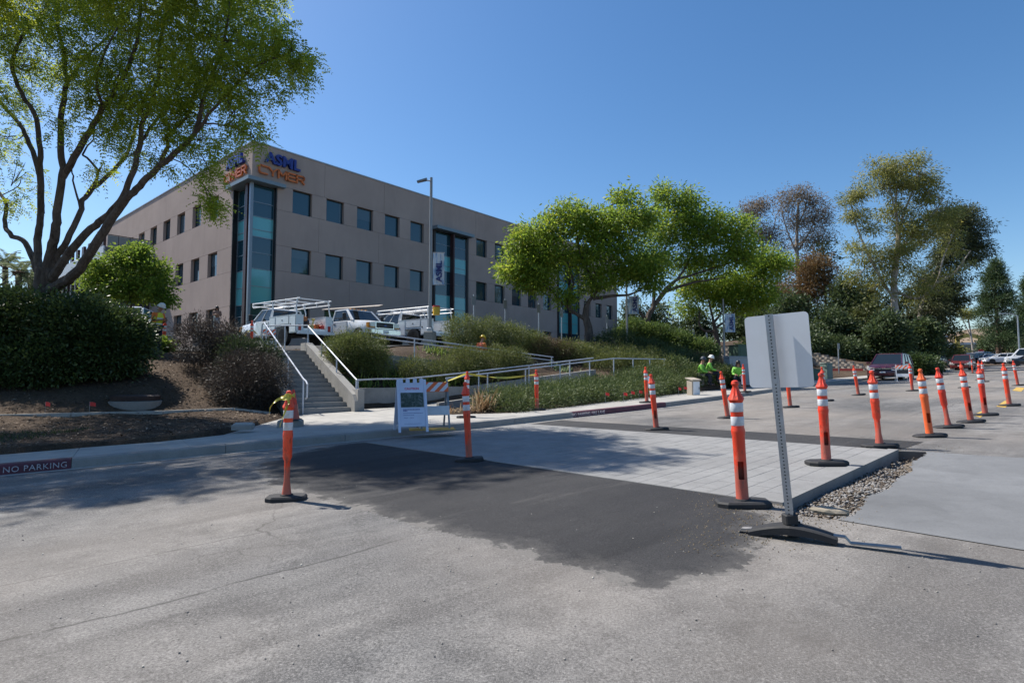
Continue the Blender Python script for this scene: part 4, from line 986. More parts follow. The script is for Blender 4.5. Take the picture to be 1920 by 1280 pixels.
for (c, r_, wt), py_ in zip(bl, bly):
    # a bough to the blob, then twigs
    near = min(alltip, key=lambda p: (p - c).length + max(0, p.z - c.z) * .6)
    if py_ == -200: near = max(alltip, key=lambda p: p.z - (p.to_2d() - c.to_2d()).length * .3)
    mid_ = near.lerp(c, .5) + Vector((random.uniform(-.2, .2), random.uniform(-.2, .2), random.uniform(-.1, .25) + (1.2 if py_ == -200 else 0)))
    limb(LM, [near, mid_, c], .035 if wt > .3 else .018, .012, 5, 3)
    for k in range(int(3 + 9 * min(wt, 1.2))):
        u = Vector(unit(RNG.normal(size=3))); e_ = c + Vector((u.x * r_[0], u.y * r_[1], u.z * r_[2])) * random.uniform(.5, .95)
        limb(LM, [near.lerp(c, random.uniform(.4, 1)), c.lerp(e_, .5) + Vector((0, 0, .08)), e_], .012, .004, 4, 2)
    k = int((185 if py_ > -40 else 400) * wt) + 8
    u = unit(RNG.normal(size=(k, 3))); rad = RNG.random((k, 1)) ** .45
    # sprays gathered round twig ends keep gaps between them
    nh = max(3, int(9 * wt + 3)); hv = unit(RNG.normal(size=(nh, 3))) * RNG.random((nh, 1)) ** .4 * np.array(r_) * .95; hr = .36 * np.array(r_) + .1
    sc_ = np.array(c) + hv[RNG.integers(0, nh, k)] + u * rad * hr * np.array([1, 1, .6])
    m_ = 2 + (RNG.random(k) * 2).astype(int); rep = np.repeat(np.arange(k), m_)
    base_ = sc_[rep] + RNG.normal(size=(len(rep), 3)) * .1
    dd = unit(u[rep] * .5 + RNG.normal(size=(len(rep), 3)) * .6 + np.array([0, 0, -.25]))
    tc = RNG.random(k)[rep] * .5 + RNG.random(len(rep)) * .35 + .12
    CF.append(base_); DF.append(dd); TF.append(tc)
LM.build('limbs', M_BARK, big, smooth=True, fix=False)
CF, DF, TF = np.concatenate(CF), np.concatenate(DF), np.concatenate(TF)
V, F_, T_ = fronds(CF, DF, TF, .36, 6, (.1, .036))
fast_mesh('crown', V, F_, T_, M_LEAF1, big)

# --- generic tree built from a trunk path and blobs given in photo pixels at a distance
def px_tree(name, base_px, Y, trunk_px, limbs_px, blobs, label, lm, bm_, r0, clump, leaf, ncl, nlf, droop=.2, shell=2.0, zbase=None, group=None, outward=.8, twig=6, lr=.42, core=.55, scat=None):
    b = at(base_px[0], base_px[1], Y); 
    if zbase is None: b.z = gz(b.x, b.y) - .1
    o = tree_obj(name, b, label, group=group); mb = MB(); s_ = Y / FPX
    P = lambda a: at(a[0], a[1], Y + (a[2] if len(a) > 2 else 0)) - b
    tp = [Vector((0, 0, 0))] + [P(a) for a in trunk_px]; path = limb(mb, tp, r0, r0 * .45, 9, 4, r0 * .04); ends = path[len(path) // 2:]
    for l in limbs_px:
        pp = limb(mb, [P(a) for a in l], r0 * lr, r0 * lr * .3, 7, 4, r0 * .04); ends += pp[2:]
    B = []
    for bb in blobs:
        px, py, rx, ry, wt = bb[:5]; dy = bb[5] if len(bb) > 5 else 0; c = at(px, py, Y + dy) - b
        r_ = (rx * s_, (rx * .75 + ry * .25) * s_, ry * s_); near_n = 6; B.append((c, (r_[0] * .9, r_[1] * .9, r_[2] * .85), wt * core))
        for _ in range(near_n):
            u = unit(RNG.normal(size=3)) * RNG.uniform(.45, .85); B.append((c + Vector(u * np.array(r_)), (r_[0] * .5, r_[1] * .5, r_[2] * .36), wt / near_n))
        near = min(ends, key=lambda p: (p - c).length)
        limb(mb, [near, near.lerp(c, .5) + Vector((0, 0, .1 * s_ * 20)), c], r0 * .14, r0 * .05, 5, 3)
        for k in range(twig):
            u = Vector(unit(RNG.normal(size=3))); e_ = c + Vector((u.x * r_[0], u.y * r_[1], u.z * r_[2])) * .9
            limb(mb, [near.lerp(c, random.uniform(.5, 1)), c.lerp(e_, .5) + Vector((0, 0, .05)), e_], r0 * .06, r0 * .02, 4, 2)
    if scat:
        n_sc, r_lo, r_hi, off_ = scat
        for _ in range(n_sc):
            p_ = random.choice(ends); c = p_ + Vector(unit(RNG.normal(size=3)) * RNG.uniform(.3, 1) * off_) + Vector((0, 0, .3 * off_)); rr = random.uniform(r_lo, r_hi)
            B.append((c, (rr, rr, rr * .62), rr * .16)); limb(mb, [p_, p_.lerp(c, .5) + Vector((0, 0, -.1)), c], r0 * .09, r0 * .03, 5, 3)
    mb.build('trunk', bm_, o, smooth=True, fix=False)
    V, F_, T_ = clouds(B, clump, leaf, ncl, nlf, droop, shell, .7, outward)
    fast_mesh('crown', V, F_, T_, lm, o); return o
px_tree('small_tree', (245, 640), 21, [(245, 600), (243, 560), (240, 530)], [[(243, 560), (215, 520), (190, 505)], [(243, 560), (275, 520), (300, 510)]],
        [(205, 510, 38, 30, 1), (250, 495, 38, 26, 1), (290, 515, 32, 30, .9), (195, 545, 34, 24, .8), (245, 545, 44, 26, 1.1), (295, 550, 30, 20, .6), (262, 470, 9, 16, .12), (312, 560, 14, 12, .15), (175, 520, 16, 16, .3), (230, 480, 18, 12, .25)],
        'small bright leafy tree in front of the lit building wall', M_LEAF3, M_BARK, .1, .16, (.12, .075), 520, 26, .15, 2.2)
px_tree('jacaranda_tree', (1105, 650), 31, [(1104, 620), (1098, 590), (1100, 570)], [[(1098, 598), (1075, 585), (1055, 568), (1035, 545)], [(1100, 572), (1108, 560), (1120, 540), (1112, 500)], [(1112, 560), (1140, 556), (1180, 552), (1200, 545)], [(1070, 582), (1065, 560), (1075, 530), (1060, 480)], [(1118, 540), (1090, 480), (1080, 430)]],
        [(1085, 420, 60, 34, 1.3), (1010, 440, 48, 34, 1.1), (985, 490, 48, 34, 1.1), (1040, 490, 62, 38, 1.3), (1110, 470, 60, 36, 1.2), (1170, 430, 60, 46, 1.2), (1190, 400, 40, 34, .7), (1195, 480, 60, 44, 1.3), (1140, 520, 60, 30, 1.0), (1010, 530, 30, 18, .45), (955, 515, 24, 12, .25), (1050, 400, 30, 18, .4), (1225, 520, 34, 36, .6), (975, 455, 24, 18, .3), (1170, 370, 26, 14, .25), (1060, 560, 22, 14, .2), (985, 530, 16, 16, .2)],
        'broad rounded green tree with forked trunk nearest the building end', M_LEAF2, M_BARK, .3, .3, (.23, .085), 1450, 28, .45, 2.2)
px_tree('jacaranda_tree', (1213, 650), 36, [(1211, 622), (1215, 595), (1225, 575)], [[(1213, 600), (1196, 580), (1190, 550)], [(1225, 575), (1250, 545), (1280, 510), (1300, 470)], [(1225, 575), (1260, 530), (1330, 505), (1380, 490)], [(1225, 575), (1230, 520), (1250, 460), (1265, 410)], [(1250, 545), (1300, 530), (1360, 520)]],
        [(1265, 375, 48, 26, .8), (1300, 400, 44, 30, .8), (1340, 440, 52, 36, 1.0), (1290, 440, 50, 34, 1.0), (1240, 430, 46, 40, .9), (1385, 450, 40, 34, .7), (1350, 490, 50, 30, .9), (1290, 490, 46, 26, .7), (1245, 360, 18, 14, .2), (1340, 410, 24, 18, .3), (1400, 480, 28, 24, .4), (1230, 480, 34, 24, .4), (1395, 420, 14, 14, .15)],
        'taller airy green tree with leaning limbs behind the second banner', M_LEAF2, M_BARK, .3, .32, (.24, .085), 950, 26, .4, 1.9, group=None)
px_tree('jacaranda_tree', (1347, 665), 38, [(1345, 640), (1340, 615), (1338, 600)], [[(1340, 622), (1318, 618), (1310, 600), (1312, 580), (1300, 560)], [(1338, 605), (1350, 590), (1360, 570), (1375, 540)], [(1338, 605), (1330, 570), (1320, 540)], [(1342, 615), (1362, 600), (1385, 575)]],
        [(1300, 540, 40, 28, .8), (1345, 540, 40, 30, .9), (1395, 530, 40, 34, .9), (1440, 510, 40, 26, .7), (1420, 480, 34, 22, .5), (1370, 570, 40, 20, .6), (1430, 550, 34, 20, .5), (1290, 575, 26, 14, .25), (1460, 490, 20, 14, .2), (1410, 575, 24, 12, .25)],
        'lower light green tree with twisted stems beside the third banner', M_LEAF2, M_BARK, .24, .32, (.24, .085), 820, 26, .4, 1.9)
# --- eucalyptus and company further up the street
eu = dict(clump=.5, leaf=(.42, .11), droop=.7, shell=1.7, twig=5)
px_tree('eucalyptus_tree', (1432, 640), 78, [(1432, 560), (1430, 480), (1428, 430)], [[(1430, 500), (1410, 440), (1400, 400)], [(1430, 480), (1450, 430), (1455, 400)]],
        [(1405, 400, 22, 26, 1), (1425, 385, 18, 18, .7), (1440, 430, 26, 30, 1), (1410, 440, 20, 22, .6), (1455, 460, 20, 26, .7)], 'thin bronze leaved tree at the left of the tall far trees', M_EUCR, M_EUC, .35, .55, (.32, .1), 420, 18, .4, 1.5)
px_tree('eucalyptus_tree', (1498, 640), 78, [(1498, 540), (1494, 470), (1495, 420), (1497, 380)], [[(1496, 480), (1475, 430), (1465, 390)], [(1496, 470), (1520, 430), (1535, 390)], [(1497, 420), (1510, 390), (1515, 360)]],
        [(1475, 380, 20, 26, .8), (1500, 365, 24, 18, .8), (1520, 380, 22, 24, .8), (1490, 410, 26, 26, .8), (1525, 420, 26, 26, .9), (1550, 400, 12, 24, .4), (1510, 450, 34, 26, 1), (1545, 440, 18, 26, .5)], 'open bronze leaved tree with pale branches above the brown bush', M_EUCR, M_EUC, .35, .55, (.32, .1), 640, 18, .4, 1.5)
px_tree('casuarina_tree', (1515, 680), 66, [(1515, 600), (1512, 550), (1512, 510)], [], [(1510, 500, 40, 26, 1), (1545, 510, 32, 30, .9), (1500, 540, 34, 30, .8), (1550, 550, 30, 30, .7)], 'rusty brown bushy tree between the green tree and eucalyptus', M_BROWNL, M_PINEB, .35, .4, (.42, .08), 620, 22, .1, 2.0, core=.3, scat=(16, .8, 1.6, 2.0))
px_tree('eucalyptus_tree', (1683, 690), 60, [(1683, 660), (1680, 600), (1676, 560), (1677, 520), (1683, 470), (1684, 430)],
        [[(1677, 530), (1672, 510), (1685, 480), (1684, 430), (1675, 380), (1665, 340)], [(1684, 450), (1695, 400), (1715, 350), (1725, 320)], [(1684, 430), (1680, 370), (1690, 320)], [(1682, 480), (1710, 440), (1750, 400), (1770, 370)], [(1678, 545), (1720, 560), (1755, 530), (1770, 480), (1790, 430)], [(1676, 560), (1650, 520), (1625, 470), (1605, 420), (1595, 380)], [(1755, 530), (1790, 510), (1820, 470)]],
        [(1660, 315, 36, 22, 1.0), (1700, 310, 34, 20, 1.0), (1735, 330, 30, 26, .9), (1655, 350, 24, 24, .6), (1740, 365, 28, 24, .7), (1700, 350, 34, 24, .6), (1595, 370, 22, 18, .7), (1600, 400, 22, 24, .6), (1765, 400, 28, 28, .7), (1680, 400, 34, 24, .4), (1715, 420, 34, 26, .6), (1740, 450, 36, 30, .7), (1630, 430, 26, 22, .4), (1615, 470, 34, 26, .6), (1650, 490, 30, 24, .4), (1700, 490, 36, 28, .5), (1640, 540, 36, 26, .6), (1730, 520, 36, 28, .6), (1600, 520, 24, 24, .4)],
        'tallest eucalyptus with pale forked trunk and yellow green crown', M_EUCL, M_EUC, .5, .36, (.34, .09), 1750, 22, .6, 1.8, lr=.34, core=.3, twig=8, scat=(60, .7, 1.4, 2.0))
px_tree('eucalyptus_tree', (1722, 685), 68, [(1722, 640), (1726, 590), (1740, 540), (1770, 480)], [[(1740, 540), (1780, 520), (1820, 480)], [(1760, 500), (1790, 440), (1800, 400)], [(1726, 590), (1760, 575), (1790, 560)]],
        [(1800, 400, 32, 22, 1), (1830, 430, 26, 28, 1), (1795, 440, 36, 28, 1), (1835, 470, 22, 18, .7), (1785, 480, 38, 24, .9), (1770, 530, 36, 24, .8), (1790, 560, 24, 16, .4), (1740, 570, 34, 22, .6), (1765, 410, 24, 22, .5), (1750, 610, 26, 14, .3)],
        'dark leaning eucalyptus at the right of the tallest one', leafmat('dark_eucalyptus_leaf', (.03, .045, .018), (.06, .075, .028), (.11, .115, .04), .25), M_EUC, .45, .38, (.36, .1), 1800, 22, .6, 1.8, core=.4, twig=8, lr=.3, scat=(55, .8, 1.6, 2.3))
M_THK = leafmat('thicket_leaf', (.035, .05, .016), (.075, .09, .026), (.13, .14, .035), .3)
for i, (px, Y, top, wd, lab, lm_) in enumerate([(1585, 62, 505, 30, 'dark dense tree directly behind the blank sign panel', M_DKLEAF), (1630, 58, 560, 34, 'olive green thicket tree left of the pale trunk', leafmat('thicket_leaf', (.035, .05, .016), (.075, .09, .026), (.13, .14, .035), .3)), (1555, 58, 575, 34, 'deep green undergrowth tree above the stepped block wall', M_DKLEAF),
        (1728, 56, 600, 24, 'dark evergreen beside the pavement behind the parked minivan', M_DKLEAF), (1480, 60, 540, 34, 'dark evergreen behind the lower light green tree', M_DKLEAF), (1430, 64, 560, 36, 'dark shadowy tree behind the third banner', M_DKLEAF), (1390, 66, 575, 36, 'dark bushy tree above the rubble wall left of the sign', M_DKLEAF), (1665, 54, 590, 30, 'dark thicket right of the pale eucalyptus trunk', M_DKLEAF),
        (1300, 66, 575, 34, 'dark tree mass behind the leaning green tree', M_DKLEAF), (1235, 70, 565, 36, 'dark tree mass just past the end of the office block', M_DKLEAF), (1185, 76, 560, 30, 'dark tree touching the far end of the office block', M_DKLEAF), (1605, 66, 540, 34, 'tall dark evergreen between the rusty tree and pale eucalyptus', M_DKLEAF), (1545, 76, 440, 36, 'grey green tree rising behind the rusty brown one', M_THK), (1628, 74, 500, 34, 'olive tree behind the pale eucalyptus trunk', M_THK), (1465, 76, 490, 34, 'olive green tree filling between the bronze trees', M_THK), (1755, 72, 540, 36, 'olive tree low behind the dark leaning eucalyptus', M_THK), (1700, 74, 540, 32, 'olive tree right behind the pale trunk fork', M_THK)]):
    h = 660 - top
    px_tree('understory_tree', (px, 690), Y, [(px, 650), (px + 3, top + h * .5), (px, top + h * .3)], [], [(px, top + h * .2, wd * .7, h * .22, .7), (px - wd * .4, top + h * .45, wd * .8, h * .26, 1), (px + wd * .5, top + h * .5, wd * .8, h * .28, 1), (px, top + h * .75, wd * 1.2, h * .25, 1.2), (px, top + h * .98, wd * 1.2, h * .14, .6)], lab, lm_, M_PINEB, .22, .42, (.36, .17), 330, 22, .2, 2.2)
# --- pines at the far right
def pine(px, base_py, top_py, Y, wd, label, dens=1.0):
    b = at(px, base_py, Y); o = tree_obj('pine_tree', b, label); top = at(px, top_py, Y) - b; mb = MB(); H = top.z
    limb(mb, [(0, 0, 0), (0, 0, H * .5), (0, 0, H)], .4, .06, 8, 3); s_ = Y / FPX; B = []
    for k in range(int(95 * dens)):
        f = .12 + .88 * random.random() ** 1.15; a = random.uniform(0, 6.28); Rr = wd * s_ * (1.06 - f) ** .75 * random.uniform(.55, 1.05)
        z = H * f; e_ = Vector((math.cos(a) * Rr, math.sin(a) * Rr, z + Rr * .12)); limb(mb, [(0, 0, z - .2), e_ * .5 + Vector((0, 0, z * .5 - .1)), e_], .09, .03, 5, 2)
        B.append((e_ * .8 + Vector((0, 0, z * .2)), (max(.5, Rr * .42), max(.5, Rr * .42), .7 + .3 * random.random()), .4 + Rr * .3))
    mb.build('trunk', M_PINEB, o, smooth=True, fix=False); V, F_, T_ = clouds(B, .34, (.5, .09), 1150 * dens, 22, -.1, 1.8, .7, 1.0); fast_mesh('crown', V, F_, T_, M_PINEL, o)
pine(1873, 668, 490, 92, 46, 'tall conical pine over the row of parked cars')
pine(1935, 668, 520, 100, 40, 'second pine cut by the right edge of the picture', .8)
px_tree('umbrella_eucalyptus', (1826, 668), 125, [(1822, 640), (1816, 600)], [[(1820, 630), (1806, 600), (1800, 590)]], [(1803, 583, 12, 6, .8), (1822, 588, 12, 6, .8), (1812, 592, 10, 5, .5)], 'slender flat topped tree in front of the distant hill', M_EUCL, M_EUC, .3, .6, (.5, .2), 60, 18, .2, 1.8, zbase=1)
for i, (px, py, Y, w_, h_, lab) in enumerate([(1790, 662, 118, 14, 12, 'round green street tree before the yellow arch'), (1856, 650, 112, 16, 16, 'dark leafy tree to the right of the yellow arch'), (1740, 668, 100, 14, 14, 'pale leaved street tree left of the white building'), (1905, 655, 110, 22, 18, 'dark bushy tree behind the white van')]):
    px_tree('street_tree', (px, 680), Y, [(px, 672), (px, py)], [], [(px, py - h_ * .3, w_, h_, 1), (px - w_ * .5, py, w_ * .7, h_ * .6, .6), (px + w_ * .5, py, w_ * .7, h_ * .6, .6)], lab, M_DKLEAF if i % 2 else M_EUCL, M_PINEB, .2, .5, (.5, .25), 70, 18, .1, 2.0, zbase=1)
# --- palms at the far left
def palm(px, py_base, py_top, Y, lab, n=34):
    b = at(px, py_base, Y); top = at(px, py_top, Y) - b; o = tree_obj('palm_tree', b, lab); mb = MB()
    limb(mb, [(0, 0, 0), top * .5, top], .22, .2, 8, 3); mb.tube([top * .9, top * .97, top], [.28, .42, .2], 8); mb.build('trunk', M_PINEB, o, smooth=True, fix=False)
    P, D, L, T = [], [], [], []
    for k in range(n):
        a = random.uniform(0, 6.28); el = random.uniform(-.7, 1.2); Lf = random.uniform(1.9, 2.5); d = Vector((math.cos(a) * math.cos(el), math.sin(a) * math.cos(el), math.sin(el)))
        for j in range(1, 26):
            f = j / 26; p = top + d * Lf * f + Vector((0, 0, -1.1 * f * f)); sd_ = d.cross(Vector((0, 0, 1))).normalized()
            for sg in (-1, 1): P.append(p); D.append((sd_ * sg + d * .6 + Vector((0, 0, -.35))).normalized()); L.append(.5 * (1.1 - abs(f - .4))); T.append(random.random())
    V, F_, T_ = quads(np.array(P), np.array(D), np.array(L), np.full(len(P), .05), np.array(T)); fast_mesh('crown', V, F_, T_, leafmat('palm_leaf', (.08, .11, .05), (.15, .19, .09), (.2, .24, .12), .3), o)
palm(35, 600, 508, 44, 'feathery palm at the far left behind the big tree'); palm(57, 600, 520, 50, 'palm with thick skirted trunk close beside the big tree trunk', 30)
palm(10, 600, 490, 48, 'palm half out of frame at the left edge', 30)

# --- shrubs and hedges: blobs in metres relative to a base placed on the ground
def shrub(name, base, blobs, label, lm, leaf, ncl, nlf, clump=.1, cat='shrub', droop=.0, shell=3.0, outward=1.0, group=None, stems=True, stem_m=None, squash=1.0):
    b = Vector((base[0], base[1], gz(base[0], base[1]) - .03 if len(base) < 3 else base[2])); o = tree_obj(name, b, label, cat, group)
    B = []
    for bx, by, bz, rx, ry, rz_, wt in blobs:
        zz = gz(b.x + bx, b.y + by) - b.z if len(base) < 3 else 0
        B.append((Vector((bx, by, zz + bz)), (rx, ry, rz_), wt))
    V, F_, T_ = clouds(B, clump, leaf, ncl, nlf, droop, shell, squash, outward); keep = None
    fast_mesh('foliage', V, F_, T_, lm, o)
    if stems:
        mb = MB()
        for c, r_, wt in B:
            for k in range(10):
                u = Vector(unit(RNG.normal(size=3))); e_ = c + Vector((u.x * r_[0], u.y * r_[1], abs(u.z) * r_[2])) * .85
                g = Vector((c.x + random.uniform(-.1, .1), c.y + random.uniform(-.1, .1), c.z - r_[2] * .9)); limb(mb, [g, g.lerp(e_, .5) + Vector((0, 0, .05)), e_], .014, .004, 4, 2)
        tag(mb.build('stems', stem_m or M_BARK, o, fix=False), kind='stuff')
    return o
shrub('hedge', (-13.2, 15.6), [(-6.5, -1.2, 1.2, 1.7, 1.3, 1.35, 1), (-4.5, -.6, 1.25, 1.7, 1.3, 1.4, 1), (-2.3, -.2, 1.3, 1.5, 1.3, 1.35, 1), (-.7, .1, 1.25, 1.4, 1.3, 1.35, 1), (.9, .3, 1.2, 1.3, 1.2, 1.2, 1), (1.75, .5, 1.0, .95, 1.0, .95, .9), (-1.4, .2, 2.0, 1.0, .8, .5, .5), (1.5, .7, 1.5, .8, .7, .4, .4), (-3.4, -.4, 1.9, 1.2, .8, .5, .5), (.2, -.5, .6, 1.5, .9, .6, .8), (-2.4, -.9, .6, 1.5, .9, .6, .8)],
      'big dense dark green hedge on the left bank in front of the tree', M_HEDGE, (.10, .062), 9500, 15, .12, 'hedge', shell=3.2)
shrub('shrub', at(385, 700, 17.8)[:2], [(-.6, .6, .85, .75, .7, .85, 1), (.2, .7, .9, .8, .7, .85, 1), (.75, .4, .7, .7, .6, .7, .9)], 'dry brown grey shrub on the bank crest right of the worker', M_DRYD, (.11, .018), 1300, 16, .1, outward=1.2)
shrub('shrub', at(440, 690, 17.4)[:2], [(0, .4, .85, .7, .6, .7, 1), (.55, .7, .95, .6, .5, .6, .8)], 'dark green needle shrub between the two dry shrubs', leafmat('dark_green_needle', (.02, .038, .016), (.04, .062, .025), (.06, .085, .03), .2), (.1, .02), 1000, 16, .1, outward=1.2)
shrub('shrub', at(462, 745, 16.5)[:2], [(-.3, .2, .7, .9, .7, .8, 1), (.35, .3, .75, .75, .7, .8, 1), (-.1, -.2, .45, .9, .7, .5, .8)], 'dark twiggy purple brown shrub beside the left stair wall', M_DRYD, (.11, .014), 1500, 17, .1, outward=1.2)
shrub('shrub', (-5.75, 20.0), [(-.35, .2, .75, .75, .7, .75, 1), (.45, .2, .75, .75, .7, .75, 1), (0, -.1, .95, .7, .6, .6, .8), (.9, .1, .55, .5, .5, .5, .5)], 'rounded olive green shrub right of the stairs in front of the trucks', M_ROSE, (.09, .02), 1700, 17, .1, outward=1.2)
shrub('shrub', (-3.2, 21.0), [(-.5, -.3, .4, .7, .5, .45, 1), (.5, .3, .45, .7, .5, .5, 1), (1.4, .6, .4, .6, .5, .45, .8)], 'olive brown low shrub in front of the upper ramp rail', M_OLIVE, (.12, .014), 900, 15, .1, outward=1.2)
shrub('shrub', (-.95, 22.6), [(-.9, -.5, .6, .8, .7, .65, 1), (.2, 0, .7, .9, .7, .7, 1), (1.0, .4, .6, .7, .6, .65, 1)], 'rounded yellow green shrub between the two ramps', M_OLIVE, (.1, .018), 1900, 16, .09, outward=1.2)
shrub('hedge', (-.6, 26.3), [(-1.7, -.7, .75, .9, .8, .8, 1), (-.5, -.2, .75, .9, .8, .8, 1), (.6, .3, .65, .9, .8, .7, 1), (1.6, .7, .5, .8, .8, .6, .9)], 'sloping olive hedge right of the lamp post base', M_ROSE, (.1, .022), 2300, 16, .1, 'hedge', outward=1.2)
shrub('shrub', (1.9, 27.2), [(-.4, -.3, .45, .7, .6, .5, 1), (.5, 0, .4, .7, .6, .45, 1)], 'reddish brown dry shrub at the low end of the olive hedge', M_DRY, (.11, .016), 900, 16, .1, outward=1.2)
shrub('groundcover', (4.0, 27.0), [(-1.2, .3, .35, 1.1, 1.0, .55, 1), (.0, .3, .3, 1.2, 1.0, .5, 1), (1.2, .3, .3, 1.2, 1.1, .5, 1), (.6, -.9, .25, 1.2, .9, .5, 1), (1.8, -.6, .25, 1.0, .9, .45, 1), (2.6, .4, .3, 1.0, .9, .5, .8), (2.4, -1.6, .3, .9, .8, .5, .7)], 'wide mound of olive groundcover right of the ramp end', M_OLIVE, (.11, .022), 2900, 15, .12, outward=1.1)
shrub('groundcover', (7.2, 29.3), [(-1.6, .8, .4, 1.2, 1.0, .6, 1), (-.2, .4, .3, 1.2, 1.0, .55, 1), (1.2, .1, .3, 1.3, 1.0, .55, 1), (.8, -1.2, .3, 1.2, .9, .5, 1), (2.2, -.6, .3, 1.1, .9, .5, .8)], 'dark shaded groundcover below the clipped hedge', M_DKLEAF, (.12, .03), 2000, 15, .13, outward=1.1)
shrub('hedge', (9.0, 33.0), [(-1.6, .9, .75, 1.1, .9, .8, 1), (-.4, .5, .75, 1.1, .9, .8, 1), (.8, .0, .7, 1.1, .9, .8, 1), (1.9, -.5, .7, 1.0, .9, .75, 1)], 'clipped leafy hedge with sunlit top below the leaning tree', M_HEDGE2, (.12, .07), 2300, 15, .12, 'hedge', shell=4)
shrub('shrub', (10.6, 29.8), [(-.6, 0, .45, .7, .6, .55, 1), (.4, .2, .4, .7, .6, .5, 1)], 'small brown shrub behind the two seated lime workers', M_DRY, (.13, .02), 700, 14, .1)
# juniper bank next to the pavement
jb = []
for i in range(13):
    f = i / 12; q0 = Vector((.15, 15.5)).lerp(Vector((7.3, 23.7)), f)
    for o_, z_ in ((.2, .14), (.9, .2), (1.55, .22)):
        p = q0 + Vector((-.7, .65)) * (o_ + .1 * math.sin(i * 2.1)); 
        if i < 3 and o_ > 1.5: continue
        jb.append((p.x - 3, p.y - 19.5, z_ * (.75 + .4 * random.random()), .62, .62, .36, 1))
shrub('juniper_bank', (3, 19.5), jb, 'long low green juniper bank behind the pavement', M_JUN, (.12, .02), 6800, 14, .1, 'groundcover', outward=1.0, shell=3.5)
shrub('groundcover', (8.6, 26.0), [(-.6, -.7, .25, .9, .7, .45, 1), (.3, .1, .25, .9, .7, .45, 1), (1.2, .9, .3, .9, .7, .45, 1), (-.9, .4, .35, .9, .7, .5, 1)], 'low green shrubs behind the beige cabinet', M_JUN, (.13, .025), 1500, 14, .1)
shrub('shrub', at(1360, 725, 26.5)[:2], [(-.3, 0, .35, .5, .5, .45, 1), (.3, .2, .35, .5, .5, .45, 1)], 'small grey green shrub left of the grey equipment panel', M_ROSE, (.11, .03), 700, 14, .1)
# dark planting under the far trees, on the slope above the stone wall
shrub('groundcover', (33, 55), [(-6, -2, .6, 3, 2, 1.1, 1), (-2, -1, .6, 3, 2, 1.1, 1), (2, 1, .6, 3, 2, 1.1, 1), (6, 4, .7, 3, 2, 1.2, 1), (-9, -4, .8, 3, 2, 1.2, 1), (9, 6, .7, 3, 2, 1.2, .9), (-4, 3, 1.2, 4, 3, 1.4, 1), (3, 6, 1.2, 4, 3, 1.4, 1)], 'dark ivy and shrubs on the slope above the stepped block wall', M_DKLEAF, (.26, .15), 2600, 15, .3, 'groundcover')
shrub('shrub', at(1728, 690, 46)[:2], [(-.9, -.6, .5, 1.1, .9, .7, 1), (.6, .7, .5, 1.2, .9, .7, 1), (2, 2, .5, 1.2, .9, .7, 1)], 'dark green clipped shrubs by the pavement right of the minivan', M_HEDGE, (.2, .1), 900, 15, .15)
# strap leaved plants, flax and grass
def tuft(name, base, n, spread, length, w_, label, lm, cat='plant', bend=.6, group=None, dead=0):
    b = Vector((base[0], base[1], gz(base[0], base[1]))); o = tree_obj(name, b, label, cat, group); V, F, T = [], [], []
    for k in range(n):
        a = random.uniform(0, 6.28); el = random.uniform(.35, 1.4); L = length * random.uniform(.6, 1.15); d = Vector((math.cos(a) * math.cos(el), math.sin(a) * math.cos(el), math.sin(el))); sd_ = Vector((-math.sin(a), math.cos(a), 0))
        p0 = Vector((random.gauss(0, spread), random.gauss(0, spread), 0)); p0.z = gz(b.x + p0.x, b.y + p0.y) - b.z; t_ = random.random(); i0 = len(V)
        for j in range(5):
            f = j / 4; p = p0 + d * L * f + Vector((0, 0, -bend * L * f * f * (1.2 - el * .7))); ww = w_ * (1 - f ** 2.2) * .5 + .001; V += [tuple(p + sd_ * ww), tuple(p - sd_ * ww)]; T += [t_, t_]
        for j in range(4): F.append((i0 + 2 * j, i0 + 2 * j + 1, i0 + 2 * j + 3, i0 + 2 * j + 2))
    fast_mesh('leaves', np.array(V), np.array(F), np.array(T), lm, o); return o
for i, (x, y, lab) in enumerate([(-5.15, 19.45, 'strap leaved clump at the foot of the rounded olive shrub'), (-4.2, 20.1, 'bright strap leaved clump above the middle of the ramp wall'), (-3.25, 20.75, 'strap leaved clump right of the bright one above the ramp wall'), (-2.35, 21.45, 'pale tipped strap leaved clump under the olive brown low shrub')]):
    tuft('agapanthus', (x, y), 190, .3, .5, .035, lab, M_STRAP, bend=.5)
tuft('agapanthus', (-3.2, 24.3), 150, .35, .5, .035, 'bright strap leaved clump at the foot of the lamp post', M_STRAP); tuft('agapanthus', (2.2, 25.7), 90, .3, .4, .06, 'pale broad leaved clump below the reddish dry shrub', leafmat('pale_leaf', (.1, .15, .06), (.2, .26, .12), (.3, .36, .2), .2))
tuft('flax_plant', (-.78, 15.55), 120, .16, .8, .035, 'dried straw coloured flax beside the barricade', M_FLAX, bend=.35)
tuft('flax_plant', (-1.5, 15.3), 40, .25, .35, .03, 'small flattened dead tuft at the barricade end of the bed', M_FLAX, bend=.5)
for x, y, lab in [(-13.6, 21.2, 'yellow green leafy plant behind the worker'), (-10.9, 21.1, 'yellow green plant beside the orange post near the worker')]:
    shrub('shrub', (x, y), [(0, 0, .25, .35, .3, .28, 1), (.3, .1, .22, .3, .3, .25, 1)], lab, M_LEAF3, (.12, .07), 160, 14, .08)
